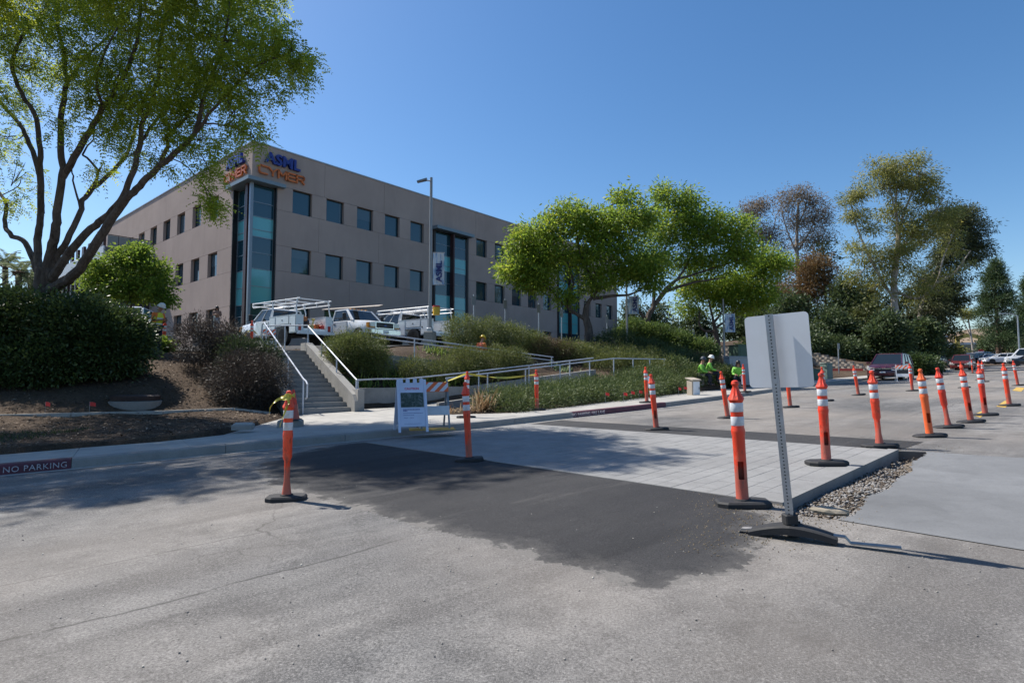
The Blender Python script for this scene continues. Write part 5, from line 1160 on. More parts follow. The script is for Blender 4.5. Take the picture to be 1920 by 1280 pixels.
# mulch chips, dead leaves and grass on the left bank
xy = np.stack([RNG.uniform(-15, -5.4, 60000), RNG.uniform(8.8, 20.5, 60000)], 1)
ok = ~in_poly_np(xy[:, 0], xy[:, 1], SWPOLY) & ~in_poly_np(xy[:, 0], xy[:, 1], ROADPOLY)
ok &= ~(((xy[:, 0] - SA.x) * SPER.x + (xy[:, 1] - SA.y) * SPER.y > -.95) & (xy[:, 1] > 15.5))
pts = xy[ok][:15000]; sc = RNG.uniform(.012, .04, len(pts)) * np.where(RNG.random(len(pts)) < .15, 1.7, 1)
zz = gz_np(np.array([p[0] for p in pts]), np.array([p[1] for p in pts])) + .022
def chip(k):
    rr = random.Random(k); me = bpy.data.meshes.new('chip'); a, b = rr.uniform(.7, 1.2), rr.uniform(.15, .5)
    me.from_pydata([(-a, 0, 0), (0, b, .15), (a, 0, .05), (0, -b, .1), ], [], [(0, 3, 1), (1, 3, 2)]); return me
CH = [chip(k) for k in range(6)]
tag(merged_scatter('mulch', CH, [(p[0], p[1], z) for p, z in zip(pts, zz)], sc, tintmat('mulch_chip', [(0, (.03, .02, .015)), (.5, (.095, .065, .045)), (.85, (.2, .145, .1)), (1, (.33, .27, .21))])), 'loose mulch chips and dead leaves over the left bank', 'mulch')
x = -8.6 - 7 * RNG.random(5200); y = 8.9 + (x + 8.19) * .72 + RNG.uniform(.25, 3.0, 5200); ok = ~in_poly_np(x, y, SWPOLY); x, y = x[ok], y[ok]; n = len(x)
D = RNG.normal(size=(n, 3)) * .35; D[:, 2] = 1
V, F_, T_ = quads(np.stack([x, y, gz_np(x, y) + .01], 1), unit(D), RNG.uniform(.04, .1, n), np.full(n, .012), RNG.random(n))
tag(fast_mesh('grass', V, F_, T_, M_GRASS, None, 'stuff'), 'thin dark grass on the strip beside the left pavement', 'grass')
# ------------------------------------------------------------------ street furniture
PROF = [(.062, .03), (.066, .05), (.06, .07), (.058, .2), (.058, .24), (.058, .4), (.058, .44), (.06, .62), (.066, .66), (.066, .68), (.06, .70), (.06, .93), (.068, .945), (.074, .955), (.068, .97), (.05, 1.0), (.034, 1.045), (.026, 1.075), (.03, 1.085), (.037, 1.1), (.03, 1.125), (.012, 1.132)]
def delin_meshes(var):
    mb = MB(); n = 20
    skip = (lambda i, j: i in (4,) and j in (13, 14, 15)) if var in (1, 3) else None
    mb.lathe(PROF, n, skip=skip)
    if var == 2:      # waisted foot
        for v in mb.v:
            if .2 < v.z < .43: v.x *= .62
    for v in mb.v:    # flutes on the cone
        if .96 < v.z < 1.05:
            a = math.atan2(v.y, v.x); k = 1 + .14 * math.cos(8 * a); v.x *= k; v.y *= k
    post = mb.mesh('post', M_ORANGE2 if var == 3 else M_ORANGE, True)
    if skip: inner = MB().lathe([(.05, .2), (.05, .44)], 16, caps=False).mesh('liner', M_ORANGE, True)
    b1 = MB().lathe([(.0615, .72), (.0625, .722), (.0625, .80), (.0615, .802)], 20, caps=False).mesh('band', M_REFL, True)
    b2 = MB().lathe([(.0615, .845), (.0625, .847), (.0625, .925), (.0615, .927)], 20, caps=False).mesh('band', M_REFL, True)
    hx = [(-.3, -.1), (-.2, -.17), (.2, -.17), (.3, -.1), (.3, .1), (.2, .17), (-.2, .17), (-.3, .1)]
    mb = MB(); s_ = .84
    mb.loft([[(x * s_, y * s_, 0) for x, y in hx], [(x * s_, y * s_, .034) for x, y in hx], [(x * s_ * .93, y * s_ * .9, .05) for x, y in hx]])
    mb.lathe([(.085, .05), (.08, .062), (.062, .064)], 16)
    base = mb.mesh('base', M_BLACK)
    return post, b1, b2, base
DM = {v: delin_meshes(v) for v in range(4)}
GRP = 'orange delineator posts around the works'
def delineator(px, py, lean, var, label, dz=0.0, rz=0.0, Y=None, pos=None, ly=0.0, sc=.92):
    p = pos if pos is not None else onroad(px, py, dz)
    o = empty('delineator', tuple(p), label=label, cat='delineator', group=GRP, rot=(ly, lean, rz))
    o.scale = (sc, sc, 1)
    for nm, me in zip(('post', 'band', 'band', 'base'), DM[var]): link(nm, me, None, o)
    return o
dA = delineator(537, 937, .0, 2, 'orange post with yellow tape knotted round its neck, left foreground', rz=.15, sc=.78)
delineator(880, 864, -.06, 0, 'orange post with thick black foot at the dark asphalt edge', .005, rz=.1, sc=.8)
delineator(1393, 947, -.04, 1, 'orange post directly left of the blank sign, at the slab corner', .006, rz=-.15)
delineator(1550, 870, -.03, 1, 'orange post standing on the paved slab right of the sign', .022, rz=-.1)
delineator(1650, 838, -.07, 2, 'orange post at the far corner of the paved slab', .012, rz=-.1)
delineator(1744, 819, -.10, 3, 'paler orange post with bent top, first past the trench', rz=-.1)
delineator(1779, 802, -.13, 2, 'orange post just behind the paler bent one', rz=-.2)
delineator(1821, 792, -.12, 1, 'orange post with a slot near its foot, third past the trench', rz=-.1)
delineator(1848, 779, -.08, 1, 'orange post next behind the slotted one on the right', rz=-.1)
delineator(1893, 761, -.09, 0, 'orange post beside the yellow dashes near the right edge', rz=-.1)
delineator(1909, 723, -.14, 0, 'small orange post farthest right beyond the yellow dashes', rz=-.1)
delineator(1610, 741, -.14, 0, 'orange post in front of the parked minivan bumper')
delineator(1711, 733, -.07, 0, 'orange post beside the small striped barricade')
delineator(1365, 784, -.13, 0, 'orange post on the worn road just left of the sign panel')
delineator(1482, 764, -.08, 0, 'orange post partly hidden under the blank sign panel')
delineator(1549, 752, -.1, 0, 'orange post hidden behind the one on the slab')
delineator(1231, 806, -.09, 1, 'orange post at the far edge of the dark asphalt strip')
delineator(1213, 755, -.03, 0, 'orange post with white paper on the pavement by red kerb', .15)
delineator(1007, 769, -.02, 0, 'orange post on the pavement holding the end of yellow tape', .15)
delineator(1397, 735, -.05, 0, 'orange post with white paper on the pavement beside the seated woman', .15)
dT = delineator(874, 783, .02, 0, 'orange post on the pavement hidden behind the black footed one', .15)
delineator(1808, 727, -.1, 0, 'orange post far up the road before the maroon car')
delineator(1824, 700, -.05, 0, 'small distant orange post right of the maroon car')
delineator(1838, 712, -.06, 0, 'distant orange post, left of a close pair up the road'); delineator(1845, 716, -.06, 0, 'distant orange post, right of a close pair up the road')
pp = at(306, 657, 21.6); pp.z = gz(pp.x, pp.y) + .07; delineator(0, 0, .03, 0, 'orange post on the bank crest beside the standing worker', pos=pp)
pp = SW(-.95, TREAD * NST + .5, RISE * NST); delineator(0, 0, .0, 0, 'orange post at the top of the stairs with trailing tape', pos=pp)
# bits of yellow tape
M_TAPE = mat('caution_tape', (.46, .40, .05), .45, 0, .12, 30)
def ribbon(name, pts, w_, label=None, parent=None, up=Vector((0, 0, 1)), cat='tape'):
    B = Vector(pts[0]); P = smooth_path([Vector(p) - B for p in pts], 6); mb = MB(); rings = []
    for i, p in enumerate(P):
        d = (P[min(i + 1, len(P) - 1)] - P[max(i - 1, 0)]).normalized(); s_ = up * math.cos(i * .23) + d.cross(up).normalized() * math.sin(i * .23) * .6; s_ = s_.normalized() * w_ / 2; t_ = d.cross(s_).normalized() * .0012
        rings.append([p - s_ - t_, p + s_ - t_, p + s_ + t_, p - s_ + t_])
    mb.loft(rings); o = mb.build(name, M_TAPE, parent, loc=B)
    return tag(o, label, cat) if label else o
A0 = onroad(537, 937)
ribbon('caution_tape', [A0 + Vector(p) for p in [(.05, -.06, 1.06), (-.02, -.07, 1.04), (-.07, -.04, 1.05), (-.12, -.05, 1.02), (-.16, -.07, .96), (-.17, -.07, .9)]], .03, 'loose yellow tape end sticking out left of the near post', cat='tape')
ribbon('caution_tape', [A0 + Vector(p) for p in [(.03, -.07, 1.07), (.03, -.085, 1.0), (.0, -.09, .92), (-.03, -.085, .84), (-.05, -.09, .77)]], .045, 'yellow tape tail hanging down the front of the near post', cat='tape')
ribbon('caution_tape', [A0 + Vector(p) for p in [(.05, .03, 1.08), (.055, -.03, 1.07), (.02, -.06, 1.08), (-.04, -.04, 1.07), (-.05, .02, 1.06), (0, .055, 1.07)]], .05, 'yellow tape loop wound round the neck of the near post', cat='tape')
pT = onroad(874, 783, .15) + Vector((0, 0, 1.08)); pR = onroad(1007, 769, .15) + Vector((0, 0, 1.0)); pS = at(748, 735, 16.2)
ribbon('caution_tape', [pT, pT.lerp(pR, .25) - Vector((0, 0, .07)), pT.lerp(pR, .5) - Vector((0, 0, .1)), pT.lerp(pR, .75) - Vector((0, 0, .06)), pR], .05, 'yellow caution tape strung between two posts in front of the ramp')
ribbon('caution_tape', [pT, pT.lerp(pS, .3) - Vector((0, 0, .06)), pT.lerp(pS, .7) - Vector((0, 0, .05)), pS], .05, 'yellow caution tape sagging left from the pavement post to the barricade')
k1 = at(453, 648, 24.5); k2 = at(470, 649, 24)
ribbon('caution_tape', [k1, k1.lerp(k2, .5), k2], .09, 'short yellow tape beside the white truck nose'); 
kp = SW(-.95, TREAD * NST + .5, RISE * NST + .8)
ribbon('caution_tape', [kp, kp + Vector((-.12, -.1, -.12)), kp + Vector((-.22, -.1, -.28))], .07, 'yellow tape tail on the post at the stair head')
ribbon('caution_tape', [kp, kp + Vector((.3, -.05, -.25)), kp + Vector((.55, 0, -.6)), kp + Vector((.8, .05, -.7))], .07, 'yellow tape drooping right from the stair head post')

# --- blank sign on a perforated post
sb = onroad(1485, 1010); SG = empty('blank_sign', tuple(sb), label='blank silver sign panel seen from behind on a leaning perforated post', cat='sign', rot=(0.02, -.085, 0))
M_SIGN = mat('sign_back', (.60, .625, .67), .38, .35, .04, 3, dirt=((.42, .43, .45), .4))
mb = MB(); HW = .026; CELL = .0254; NC = 61; z0 = .1
for fi in range(4):
    M4 = Matrix.Rotation(fi * math.pi / 2 - .52, 4, 'Z')
    for c in range(NC):
        zc = z0 + (c + .5) * CELL; h = CELL / 2; rr = .0058
        outer = [(HW, 0, h), (h_ := HW, HW, h), (HW, HW, 0), (HW, HW, -h), (HW, 0, -h), (HW, -HW, -h), (HW, -HW, 0), (HW, -HW, h)]
        ang = [90, 45, 0, -45, -90, -135, 180, 135]
        vs = [(HW, y, zc + z) for _, y, z in outer] + [(HW, rr * math.cos(R(a)), zc + rr * math.sin(R(a))) for a in ang]
        vs += [(HW - .004, rr * math.cos(R(a)), zc + rr * math.sin(R(a))) for a in ang]
        fs = [(i, (i + 1) % 8, 8 + (i + 1) % 8, 8 + i) for i in range(8)] + [(8 + i, 8 + (i + 1) % 8, 16 + (i + 1) % 8, 16 + i) for i in range(8)]
        mb.add(vs, fs, M4)
mb.build('post', M_STEEL, SG, fix=False)
MB().box((0, 0, z0 + NC * CELL / 2), (.034, .034, NC * CELL), rz=-.52).build('post_hollow', M_DARK, SG)  # dark box added inside to stand for the shade in the hollow tube
def rrect(w_, h_, r_, k=5):
    out = []
    for cx, cy, a0 in ((w_ / 2 - r_, h_ / 2 - r_, 0), (-w_ / 2 + r_, h_ / 2 - r_, 90), (-w_ / 2 + r_, -h_ / 2 + r_, 180), (w_ / 2 - r_, -h_ / 2 + r_, 270)):
        for i in range(k + 1): a = R(a0 + 90 * i / k); out.append((cx + r_ * math.cos(a), cy + r_ * math.sin(a)))
    return out
MP = Matrix.Translation((.055, .03, 1.375)) @ Matrix.Rotation(R(-46), 4, 'Z') @ Matrix.Rotation(R(1), 4, 'Y') @ Matrix(((1, 0, 0, 0), (0, 0, -1, 0), (0, 1, 0, 0), (0, 0, 0, 1)))
MB().prism(rrect(.46, .545, .03), .003, MP).build('panel', M_SIGN, SG)
for z in (1.15, 1.62): MB().tube([(-.012, -.022, z), (-.019, -.034, z)], .011, 6).build('bolt', M_STEEL, SG)
# rubber base with steel feet
RB = Matrix.Rotation(R(-33), 4, 'Z')
def arch(mb, L, w_, h0, h1, M):
    rings = []
    for i in range(13):
        f = i / 12 * 2 - 1; x = f * L / 2; top = h0 + (h1 - h0) * abs(f) ** 1.6; bot = max(0, .045 * (1 - f * f)); hw = w_ / 2 * (1 - .25 * abs(f))
        rings.append([(x, -hw, bot), (x, hw, bot), (x, hw, top - .012), (x, hw - .012, top), (x, -hw + .012, top), (x, -hw, top - .012)])
    mb.loft(rings, M)
mb = MB(); arch(mb, .58, .14, .11, .05, RB); mb.build('base', M_BLACK, SG)
MB().loft([[(-.06, .05, .03), (.06, .05, .03), (.06, .05, .12), (-.06, .05, .12)], [(-.045, .2, .0), (.045, .2, .0), (.045, .2, .06), (-.045, .2, .06)]], RB).build('base', M_BLACK, SG)
MB().cbox((0, 0, .15), (.09, .08, .07), .008).build('socket', M_BLACK, SG)
M_FOOT = mat('worn_steel', (.30, .29, .28), .5, .6, .25, 20)
for a, L0, L1, s_ in ((0, .27, .66, 1), (math.pi, .27, .60, 1), (math.pi / 2, .16, .46, 1)):
    Mx = RB @ Matrix.Rotation(a, 4, 'Z'); mb = MB(); mb.loft([[(L0, -.028, .05), (L0, .028, .05), (L0, .028, .058), (L0, -.028, .058)], [(L0 + .07, -.028, .045), (L0 + .07, .028, .045), (L0 + .07, .028, .053), (L0 + .07, -.028, .053)], [(L0 + .1, -.028, .006), (L0 + .1, .028, .006), (L0 + .1, .028, .014), (L0 + .1, -.028, .014)], [(L1, -.03, .004), (L1, .03, .004), (L1, .03, .012), (L1, -.03, .012)]], Mx); mb.build('foot', M_FOOT, SG)
# --- stone beside the trench
bm = bmesh.new(); bmesh.ops.create_icosphere(bm, subdivisions=2, radius=1)
for v in bm.verts: v.co = Vector((v.co.x * .16, v.co.y * .09, v.co.z * .04)) * (1 + .12 * math.sin(v.co.x * 7 + v.co.y * 5)); v.co.z = max(-.03, min(.025, v.co.z))
me = bpy.data.meshes.new('stone'); bm.to_mesh(me); bm.free(); so = onroad(1557, 964); st = link('stone', me, concrete('tan_stone', (.3, .26, .2)), None, so + Vector((0, 0, .03))); st.rotation_euler = (0, .05, -.1); tag(st, 'flat tan stone lying by the gravel heap near the sign foot', 'stone')

# --- A-frame notice board
def aframe():
    p = at(770, 806, 10.9); p.z = roadz(p.x, p.y) + .15
    o = empty('notice_board', tuple(p), rz=R(20), label='white folding notice board with a dark map print on the pavement', cat='notice board')
    W_, H_, SPL = .56, 1.0, .34; an = math.atan2(SPL, H_)
    M_PL = mat('board_plastic', (.55, .6, .74), .45, 0, .05)
    for sgn in (-1, 1):
        Mx = Matrix.Translation((0, 0, H_)) @ Matrix.Rotation(an * sgn, 4, 'X')
        mb = MB()
        mb.box((-W_ / 2 + .02, 0, -H_ / 2 - .02), (.045, .035, H_ + .04), Mx); mb.box((W_ / 2 - .02, 0, -H_ / 2 - .02), (.045, .035, H_ + .04), Mx)
        mb.box((0, 0, -H_ * .515), (W_ - .09, .018, H_ * .83), Mx); mb.box((0, 0, -.085), (W_ - .09, .034, .03), Mx)
        for x in (-.2, -.07, .07, .2): mb.box((x, 0, -.03), (.07, .034, .09), Mx)
        mb.build('leaf', M_PL if sgn < 0 else M_PL, o)
        if sgn < 0:
            F4 = Mx @ Matrix(((1, 0, 0, 0), (0, 0, -1, -.0125), (0, 1, 0, 0), (0, 0, 0, 1)))
            text_mesh('lettering', 'CAUTION', .062, .001, mat('print_red', (.6, .12, .16), .6), F4 @ Matrix.Translation((0, -.205, 0)), o, .002)
            m, t, b = new_mat('map_print'); co = objco(t); n = noise(t, 9, 7, .75, co, 1.2); t.links.new(ramp(t, n, [(.36, (.012, .02, .014)), (.52, (.05, .07, .05)), (.6, (.16, .17, .16)), (.66, (.04, .05, .06))]), b.inputs['Base Color']); b.inputs['Roughness'].default_value = .4
            MB().box((0, -.41, .0), (W_ - .12, .29, .003), F4).build('map_print', m, o)
            mk = mat('print_blue', (.04, .07, .3), .6)
            for y, x0, x1, h in ((-.6, -.18, .14, .014), (-.625, -.18, -.11, .014), (-.67, -.18, .19, .006), (-.71, -.18, .02, .006), (-.76, -.17, -.1, .006), (-.76, -.06, .01, .006), (-.88, -.17, .15, .003)):
                k = x0; mb = MB()
                while k < x1:
                    ww = min(random.uniform(.012, .03), x1 - k + .006); mb.box((k + ww / 2, y, 0), (ww, h, .003), F4); k += ww + .005
                mb.build('print_line', mk, o)
aframe()
# --- folding barricades
def stripes(mb1, mb2, w_, h_, F4, n=6, lean=1):
    st = w_ / n
    for i in range(-2, n + 1):
        poly = [(i * st, 0), ((i + 1) * st, 0), ((i + 1) * st - h_ * lean, h_), (i * st - h_ * lean, h_)]
        P = [Vector(p) for p in poly]
        P = clip_half([tuple(p) for p in P], Vector((0, 0)), Vector((1, 0)))
        if len(P) >= 3: P = clip_half(P, Vector((w_, 0)), Vector((-1, 0)))
        if len(P) < 3: continue
        q_ = []
        for p in P:
            if not q_ or (Vector(p) - Vector(q_[-1])).length > 1e-4: q_.append(p)
        if len(q_) > 2: (mb1 if i % 2 else mb2).prism([(p[0] - w_ / 2, p[1] - h_ / 2) for p in q_], .002, F4)
def barricade(p, rz_, W_, H_, label, m_leg, low=True, screen=False):
    o = empty('barricade', tuple(p), rz=rz_, label=label, cat='barricade'); an = .3
    mo, mw = mat('barricade_orange', (.72, .13, .03), .5, 0, .15), mat('barricade_white', (.6, .61, .63), .5, 0, .1)
    for sgn in (-1, 1):
        Mx = Matrix.Translation((0, 0, H_)) @ Matrix.Rotation(an * sgn, 4, 'X')
        for x in (-W_ / 2, W_ / 2): MB().box((x, 0, -H_ * .525), (.035, .03, H_ * 1.05), Mx).build('leg', m_leg, o)
        for zc, hh in ((-.14, .2),) + (((-H_ * .66, .19),) if low and sgn < 0 else ()):
            MB().box((0, .025 * sgn, zc), (W_ + .03, .016, hh), Mx).build('board', mw if (hh == .19) else mo, o)
            if hh != .19:
                a, b = MB(), MB(); F4 = Mx @ Matrix(((1, 0, 0, 0), (0, 0, sgn, (.034 if sgn > 0 else -.034)), (0, 1, 0, zc), (0, 0, 0, 1))); stripes(a, b, W_ + .02, hh - .01, F4, 6, -1)
                a.build('stripe', mo, o); b.build('stripe', mw, o)
        if screen and sgn < 0: MB().box((0, .0, -H_ * .5), (W_ - .04, .012, H_ * .36), Mx).build('panel', M_DARK, o)
    for x in (-W_ / 2, W_ / 2): MB().tube([(x, 0, H_ - .02), (x, 0, H_ + .05)], .02, 6).build('hinge', M_STEEL, o)
    return o
p = at(812, 803, 11.5); p.z = roadz(p.x, p.y) + .15
barricade(p, R(18), .56, .96, 'orange and white striped folding barricade next to the notice board', mat('angle_iron', (.2, .23, .25), .5, .5, .2))
p = onroad(1692, 715); barricade(p, R(-25), .62, 1.0, 'small white barricade with orange stripes in front of the minivan', mat('barricade_leg_white', (.65, .67, .7), .5), screen=True)
# orange mat at the board's foot
tm = tag(MB().box((0, 0, .006), (.9, .5, .008), rz=.2).build('tactile_mat', mat('tactile_yellow', (.62, .34, .06), .8, 0, .2, 20, bmp=.4), None, loc=Vector((*at(810, 800, 11.2)[:2], 0))), 'yellow tactile mat under the barricade on the pavement', 'mat'); tm.location.z = roadz(tm.location.x, tm.location.y) + .152
# --- cone, utility lids, vault, flags
p = at(549, 790, 12.6); p.z = gz(p.x, p.y) + .12
co = empty('traffic_cone', tuple(p), label='red traffic cone on a concrete box behind the near left post', cat='cone')
MB().lathe([(.15, .03), (.14, .05), (.03, .66), (.02, .68)], 16).build('cone', M_ORANGE, co, smooth=True); MB().cbox((0, 0, .015), (.34, .34, .03), .03).build('base', M_BLACK, co)
for px, py, Y, sx, sy, sz, lab, tilt in ((545, 790, 12.6, .52, .3, .16, 'concrete utility box under the red cone', 0), (456, 793, 11.6, .4, .26, .11, 'pale concrete utility lid lying in the mulch strip', .08)):
    p = at(px, py, Y); p.z = gz(p.x, p.y) + .04; o = empty('utility_box', tuple(p), rz=.2, label=lab, cat='utility box', rot=(tilt, 0, .2)); MB().cbox((0, 0, 0), (sx, sy, sz), .02).build('body', M_CONC2, o); MB().cbox((0, 0, sz / 2 + .005), (sx * .86, sy * .8, .02), .01).build('lid', M_CONC, o)
p = at(254, 757, 14.75); p.z = gz(p.x, p.y) - .3
o = empty('drain_vault', tuple(p), rz=R(30), label='round concrete drain collar with rusty dark lid set in the bank', cat='drain'); MB().lathe([(.45, -.2), (.6, .34), (.52, .36), (.4, .2)], 24).build('collar', M_CONC2, o, smooth=True)
mb = MB(); mb.lathe([(.56, .36), (.57, .47), (.5, .5)], 24); mb.build('lid', mat('rusty_lid', (.035, .02, .017), .7, .2, .3), o)
M_FLAG = mat('flag_red', (.62, .03, .025), .55, 0, .1)
FL = [(85, 761, 13.2, 'red marker flag in the mulch at the far left'), (168, 761, 13.4, 'faint red marker flag left of the drain collar'), (1135, 716, 17.6, 'red flag in the juniper left of the pavement post'), (1183, 714, 18.5, 'red flag in the juniper just left of the papered post'), (1169, 720, 17.9, 'low red flag in the juniper between two others'), (1198, 713, 19, 'red flag right beside the papered post in the juniper'), (1272, 718, 21, 'red flag at the left of the beige cabinet'), (1282, 716, 21.4, 'red flag touching the beige cabinet')]
for px, py, Y, lab in FL:
    p = at(px, py, Y); g = gz(p.x, p.y); z = min(.3, p.z - g) if p.z > g + .15 else .28
    o = empty('marker_flag', (p.x, p.y, g), rz=random.uniform(-.6, .6), label=lab, cat='flag', group='utility marker flags'); MB().tube([(0, 0, 0), (0, 0, z + .1)], .003, 5).build('wire', M_STEEL, o); MB().loft([[(0, -.002, z), (0, .002, z), (0, .002, z + .1), (0, -.002, z + .1)], [(.06, .012, z), (.06, .016, z), (.06, .016, z + .09), (.06, .012, z + .09)], [(.12, -.006, z - .02), (.12, -.002, z - .02), (.12, -.002, z + .07), (.12, -.006, z + .07)]]).build('flag', M_FLAG, o)
# papers on posts
for px, py, lab in ((1217.5, 716, 'white paper slip behind the post at the red kerb'), (1393, 712, 'white paper slip on the post by the seated woman'), (1519, 700, 'white paper slip just right of the sign panel')):
    Y = {1217.5: 19.3, 1393: 24.2, 1519: 25}[px]; p = at(px, py, Y); tag(MB().loft([[(-.06, 0, -.2), (.06, .01, -.2), (.06, .013, -.2), (-.06, .003, -.2)], [(-.06, .01, .2), (.06, .0, .2), (.06, .003, .2), (-.06, .013, .2)]]).build('paper_slip', M_WHITE, None, loc=p), lab, 'paper')
# utility cabinets
def cabinet(px, py, Y, w_, d_, h_, m, label, rz_=.6, lidh=.05, front=None, zoff=0.0, roof=False):
    p = at(px, py, Y); p.z = max(gz(p.x, p.y), roadz(p.x, p.y) + .1) + zoff; o = empty('utility_cabinet', tuple(p), rz=rz_, label=label, cat='cabinet')
    MB().cbox((0, 0, h_ / 2), (w_, d_, h_), .02).build('body', m, o)
    if roof: MB().loft([[(-w_ / 2 - .03, -d_ / 2 - .04, h_ - .02), (w_ / 2 + .03, -d_ / 2 - .04, h_ - .02), (w_ / 2 + .03, d_ / 2 + .04, h_ + .06), (-w_ / 2 - .03, d_ / 2 + .04, h_ + .06)], [(-w_ / 2 - .03, -d_ / 2 - .04, h_ + .02), (w_ / 2 + .03, -d_ / 2 - .04, h_ + .02), (w_ / 2 + .03, d_ / 2 + .04, h_ + .1), (-w_ / 2 - .03, d_ / 2 + .04, h_ + .1)]]).build('lid', m, o)
    else: MB().cbox((0, 0, h_ + lidh / 2), (w_ + .05, d_ + .05, lidh), .02).build('lid', m, o)
    MB().box((0, -d_ / 2 - .008, h_ * .5), (w_ * .8, .016, h_ * .8)).build('door', front or m, o); MB().box((w_ * .3, -d_ / 2 - .03, h_ * .5), (.03, .03, .1)).build('handle', M_STEEL, o); return o
M_GRN = mat('utility_green', (.05, .10, .07), .6, 0, .12, dirt=((.1, .1, .08), .3)); M_GRN2 = mat('pale_utility_green', (.16, .22, .19), .55, 0, .1)
cabinet(1300, 733, 21.7, .42, .3, .62, mat('beige_cabinet', (.42, .36, .29), .7, 0, .1), 'small beige cabinet with white door at the pavement edge', .5, front=M_WHITE, roof=True)
cabinet(1388, 722, 27.6, 1.5, .5, 1.35, mat('grey_cabinet', (.22, .26, .30), .45, .2, .12, 3), 'tall grey blue equipment cabinet behind the seated woman', .25)
cabinet(1392, 676, 34, 1.3, .9, 1.1, M_GRN, 'dark green transformer above the grey cabinet', .3, zoff=.5)
cabinet(1524, 703, 36, .85, .7, .62, M_GRN, 'low green utility box just right of the sign panel', .5); cabinet(1550, 701, 37.5, .6, .5, 1.05, M_GRN2, 'tall pale green utility box before the stepped block wall', .5)
# --- block walls: each block a part
M_BLOCK = concrete('wall_block', (.27, .235, .2), .25, .6, 3)
blk = []
for k in range(4):
    bm = bmesh.new(); bmesh.ops.create_cube(bm, size=1)
    for v in bm.verts: v.co = Vector((v.co.x * .44, v.co.y * .3, v.co.z * .195)) + Vector((random.uniform(-.012, .012), 0, random.uniform(-.008, .008)))
    bmesh.ops.subdivide_edges(bm, edges=[e for e in bm.edges if all(v.co.y < 0 for v in e.verts)], cuts=1, use_grid_fill=True)
    for v in bm.verts:
        if v.co.y < -.1 and abs(v.co.x) < .15 : v.co.y -= random.uniform(.03, .09)
    me = bpy.data.meshes.new('block'); bm.to_mesh(me); bm.free(); me.materials.append(M_BLOCK); blk.append(me)
def block_wall(a, b, rows_fn, label, zb):
    a, b = Vector(a), Vector(b); L = (b - a).length; d = (b - a) / L; o = empty('block_wall', (a.x, a.y, zb), rz=math.atan2(d.y, d.x), label=label, cat='wall'); nc = int(L / .45); cnt = 0
    for r_ in range(14):
        for c in range(nc):
            if r_ < rows_fn(c / nc):
                x = link('block', random.choice(blk), None, o); x.location = (c * .45 + (.22 if r_ % 2 else 0), r_ * .05, r_ * .2 + .1); cnt += 1
    return cnt
w1 = Vector((25.2, 49.9, 0)); w2 = Vector((29.5, 44.9, 0))
block_wall((w1.x, w1.y), (w2.x, w2.y), lambda f: 13 - int(f * 9.5), 'stepped rough block wall descending behind the green utility boxes', 1.0)
w1 = Vector((16.2, 50.5, 0)); w2 = Vector((20.9, 46.0, 0)); block_wall((w1.x, w1.y), (w2.x, w2.y), lambda f: 7, 'straight rough block wall behind the light green tree', 2.35)
# reddish bark terrace above that wall
tag(MB().box((0, 0, 0), (6, 3.5, .3)).build('terrace', mat('terrace_bark', (.16, .085, .05), .95, 0, .3, 2, bmp=.4), None, loc=(w1.lerp(w2, .5).x + 1.6, 51.0, 3.72)), kind='structure')
# red painted kerb of the side drive
ra, rb = at(1556, 693, 40), at(1618, 693, 39); d_ = rb - ra
tag(MB().box((0, 0, 0), (d_.length, .3, .16), rz=math.atan2(d_.y, d_.x)).build('driveway_kerb', mat('bright_red_kerb', (.45, .06, .05), .7, 0, .2), None, loc=(ra + rb) / 2 + Vector((0, 0, .0))), kind='structure')

# --- lamp post with banner
M_BAN, tb, bb = new_mat('banner_cloth'); cob = objco(tb); mpb = N(tb, 'ShaderNodeMapping'); mpb.inputs['Scale'].default_value = (3.5, 1, .7); mpb.inputs['Rotation'].default_value = (0, .25, 0); tb.links.new(cob, mpb.inputs[0])
tb.links.new(ramp(tb, noise(tb, 2.2, 4, .55, mpb.outputs[0]), [(.35, (.06, .17, .38)), (.46, (.30, .42, .58)), (.56, (.6, .64, .68)), (.7, (.45, .52, .6))]), bb.inputs['Base Color']); bb.inputs['Roughness'].default_value = .6; MATS['ban'] = M_BAN
M_NAVY = mat('banner_navy', (.02, .035, .16), .6)
def banner(o, z1, w_, h_, side, rz_):
    Mx = Matrix.Rotation(rz_, 4, 'Z'); mb = MB(); rings = []
    for i in range(9):
        f = i / 8; x = .1 + w_ * f; y = .05 * math.sin(f * 3.1) ; t_ = .004
        rings.append([(x * side, y - t_, z1 - h_ - .03 * f), (x * side, y + t_, z1 - h_ - .03 * f), (x * side, y + t_, z1 + .1 * f * (1 - f)), (x * side, y - t_, z1 + .1 * f * (1 - f))])
    mb.loft(rings, Mx); bn = mb.build('banner', M_BAN, o, smooth=True)
    for z in (z1 + .01, z1 - h_ - .02): MB().tube([(0, 0, z), ((w_ + .12) * side, 0, z)], .014, 6, M=Mx).build('arm', M_STEEL, o)
    T4 = Mx @ Matrix(((0, -1, 0, (w_ * .97) * side), (0, 0, -1, -.015), (1, 0, 0, z1 - h_ + .12), (0, 0, 0, 1))); text_mesh('lettering', 'ASML', .36, .003, M_NAVY, T4, bn, .012, 1.1, align='LEFT')
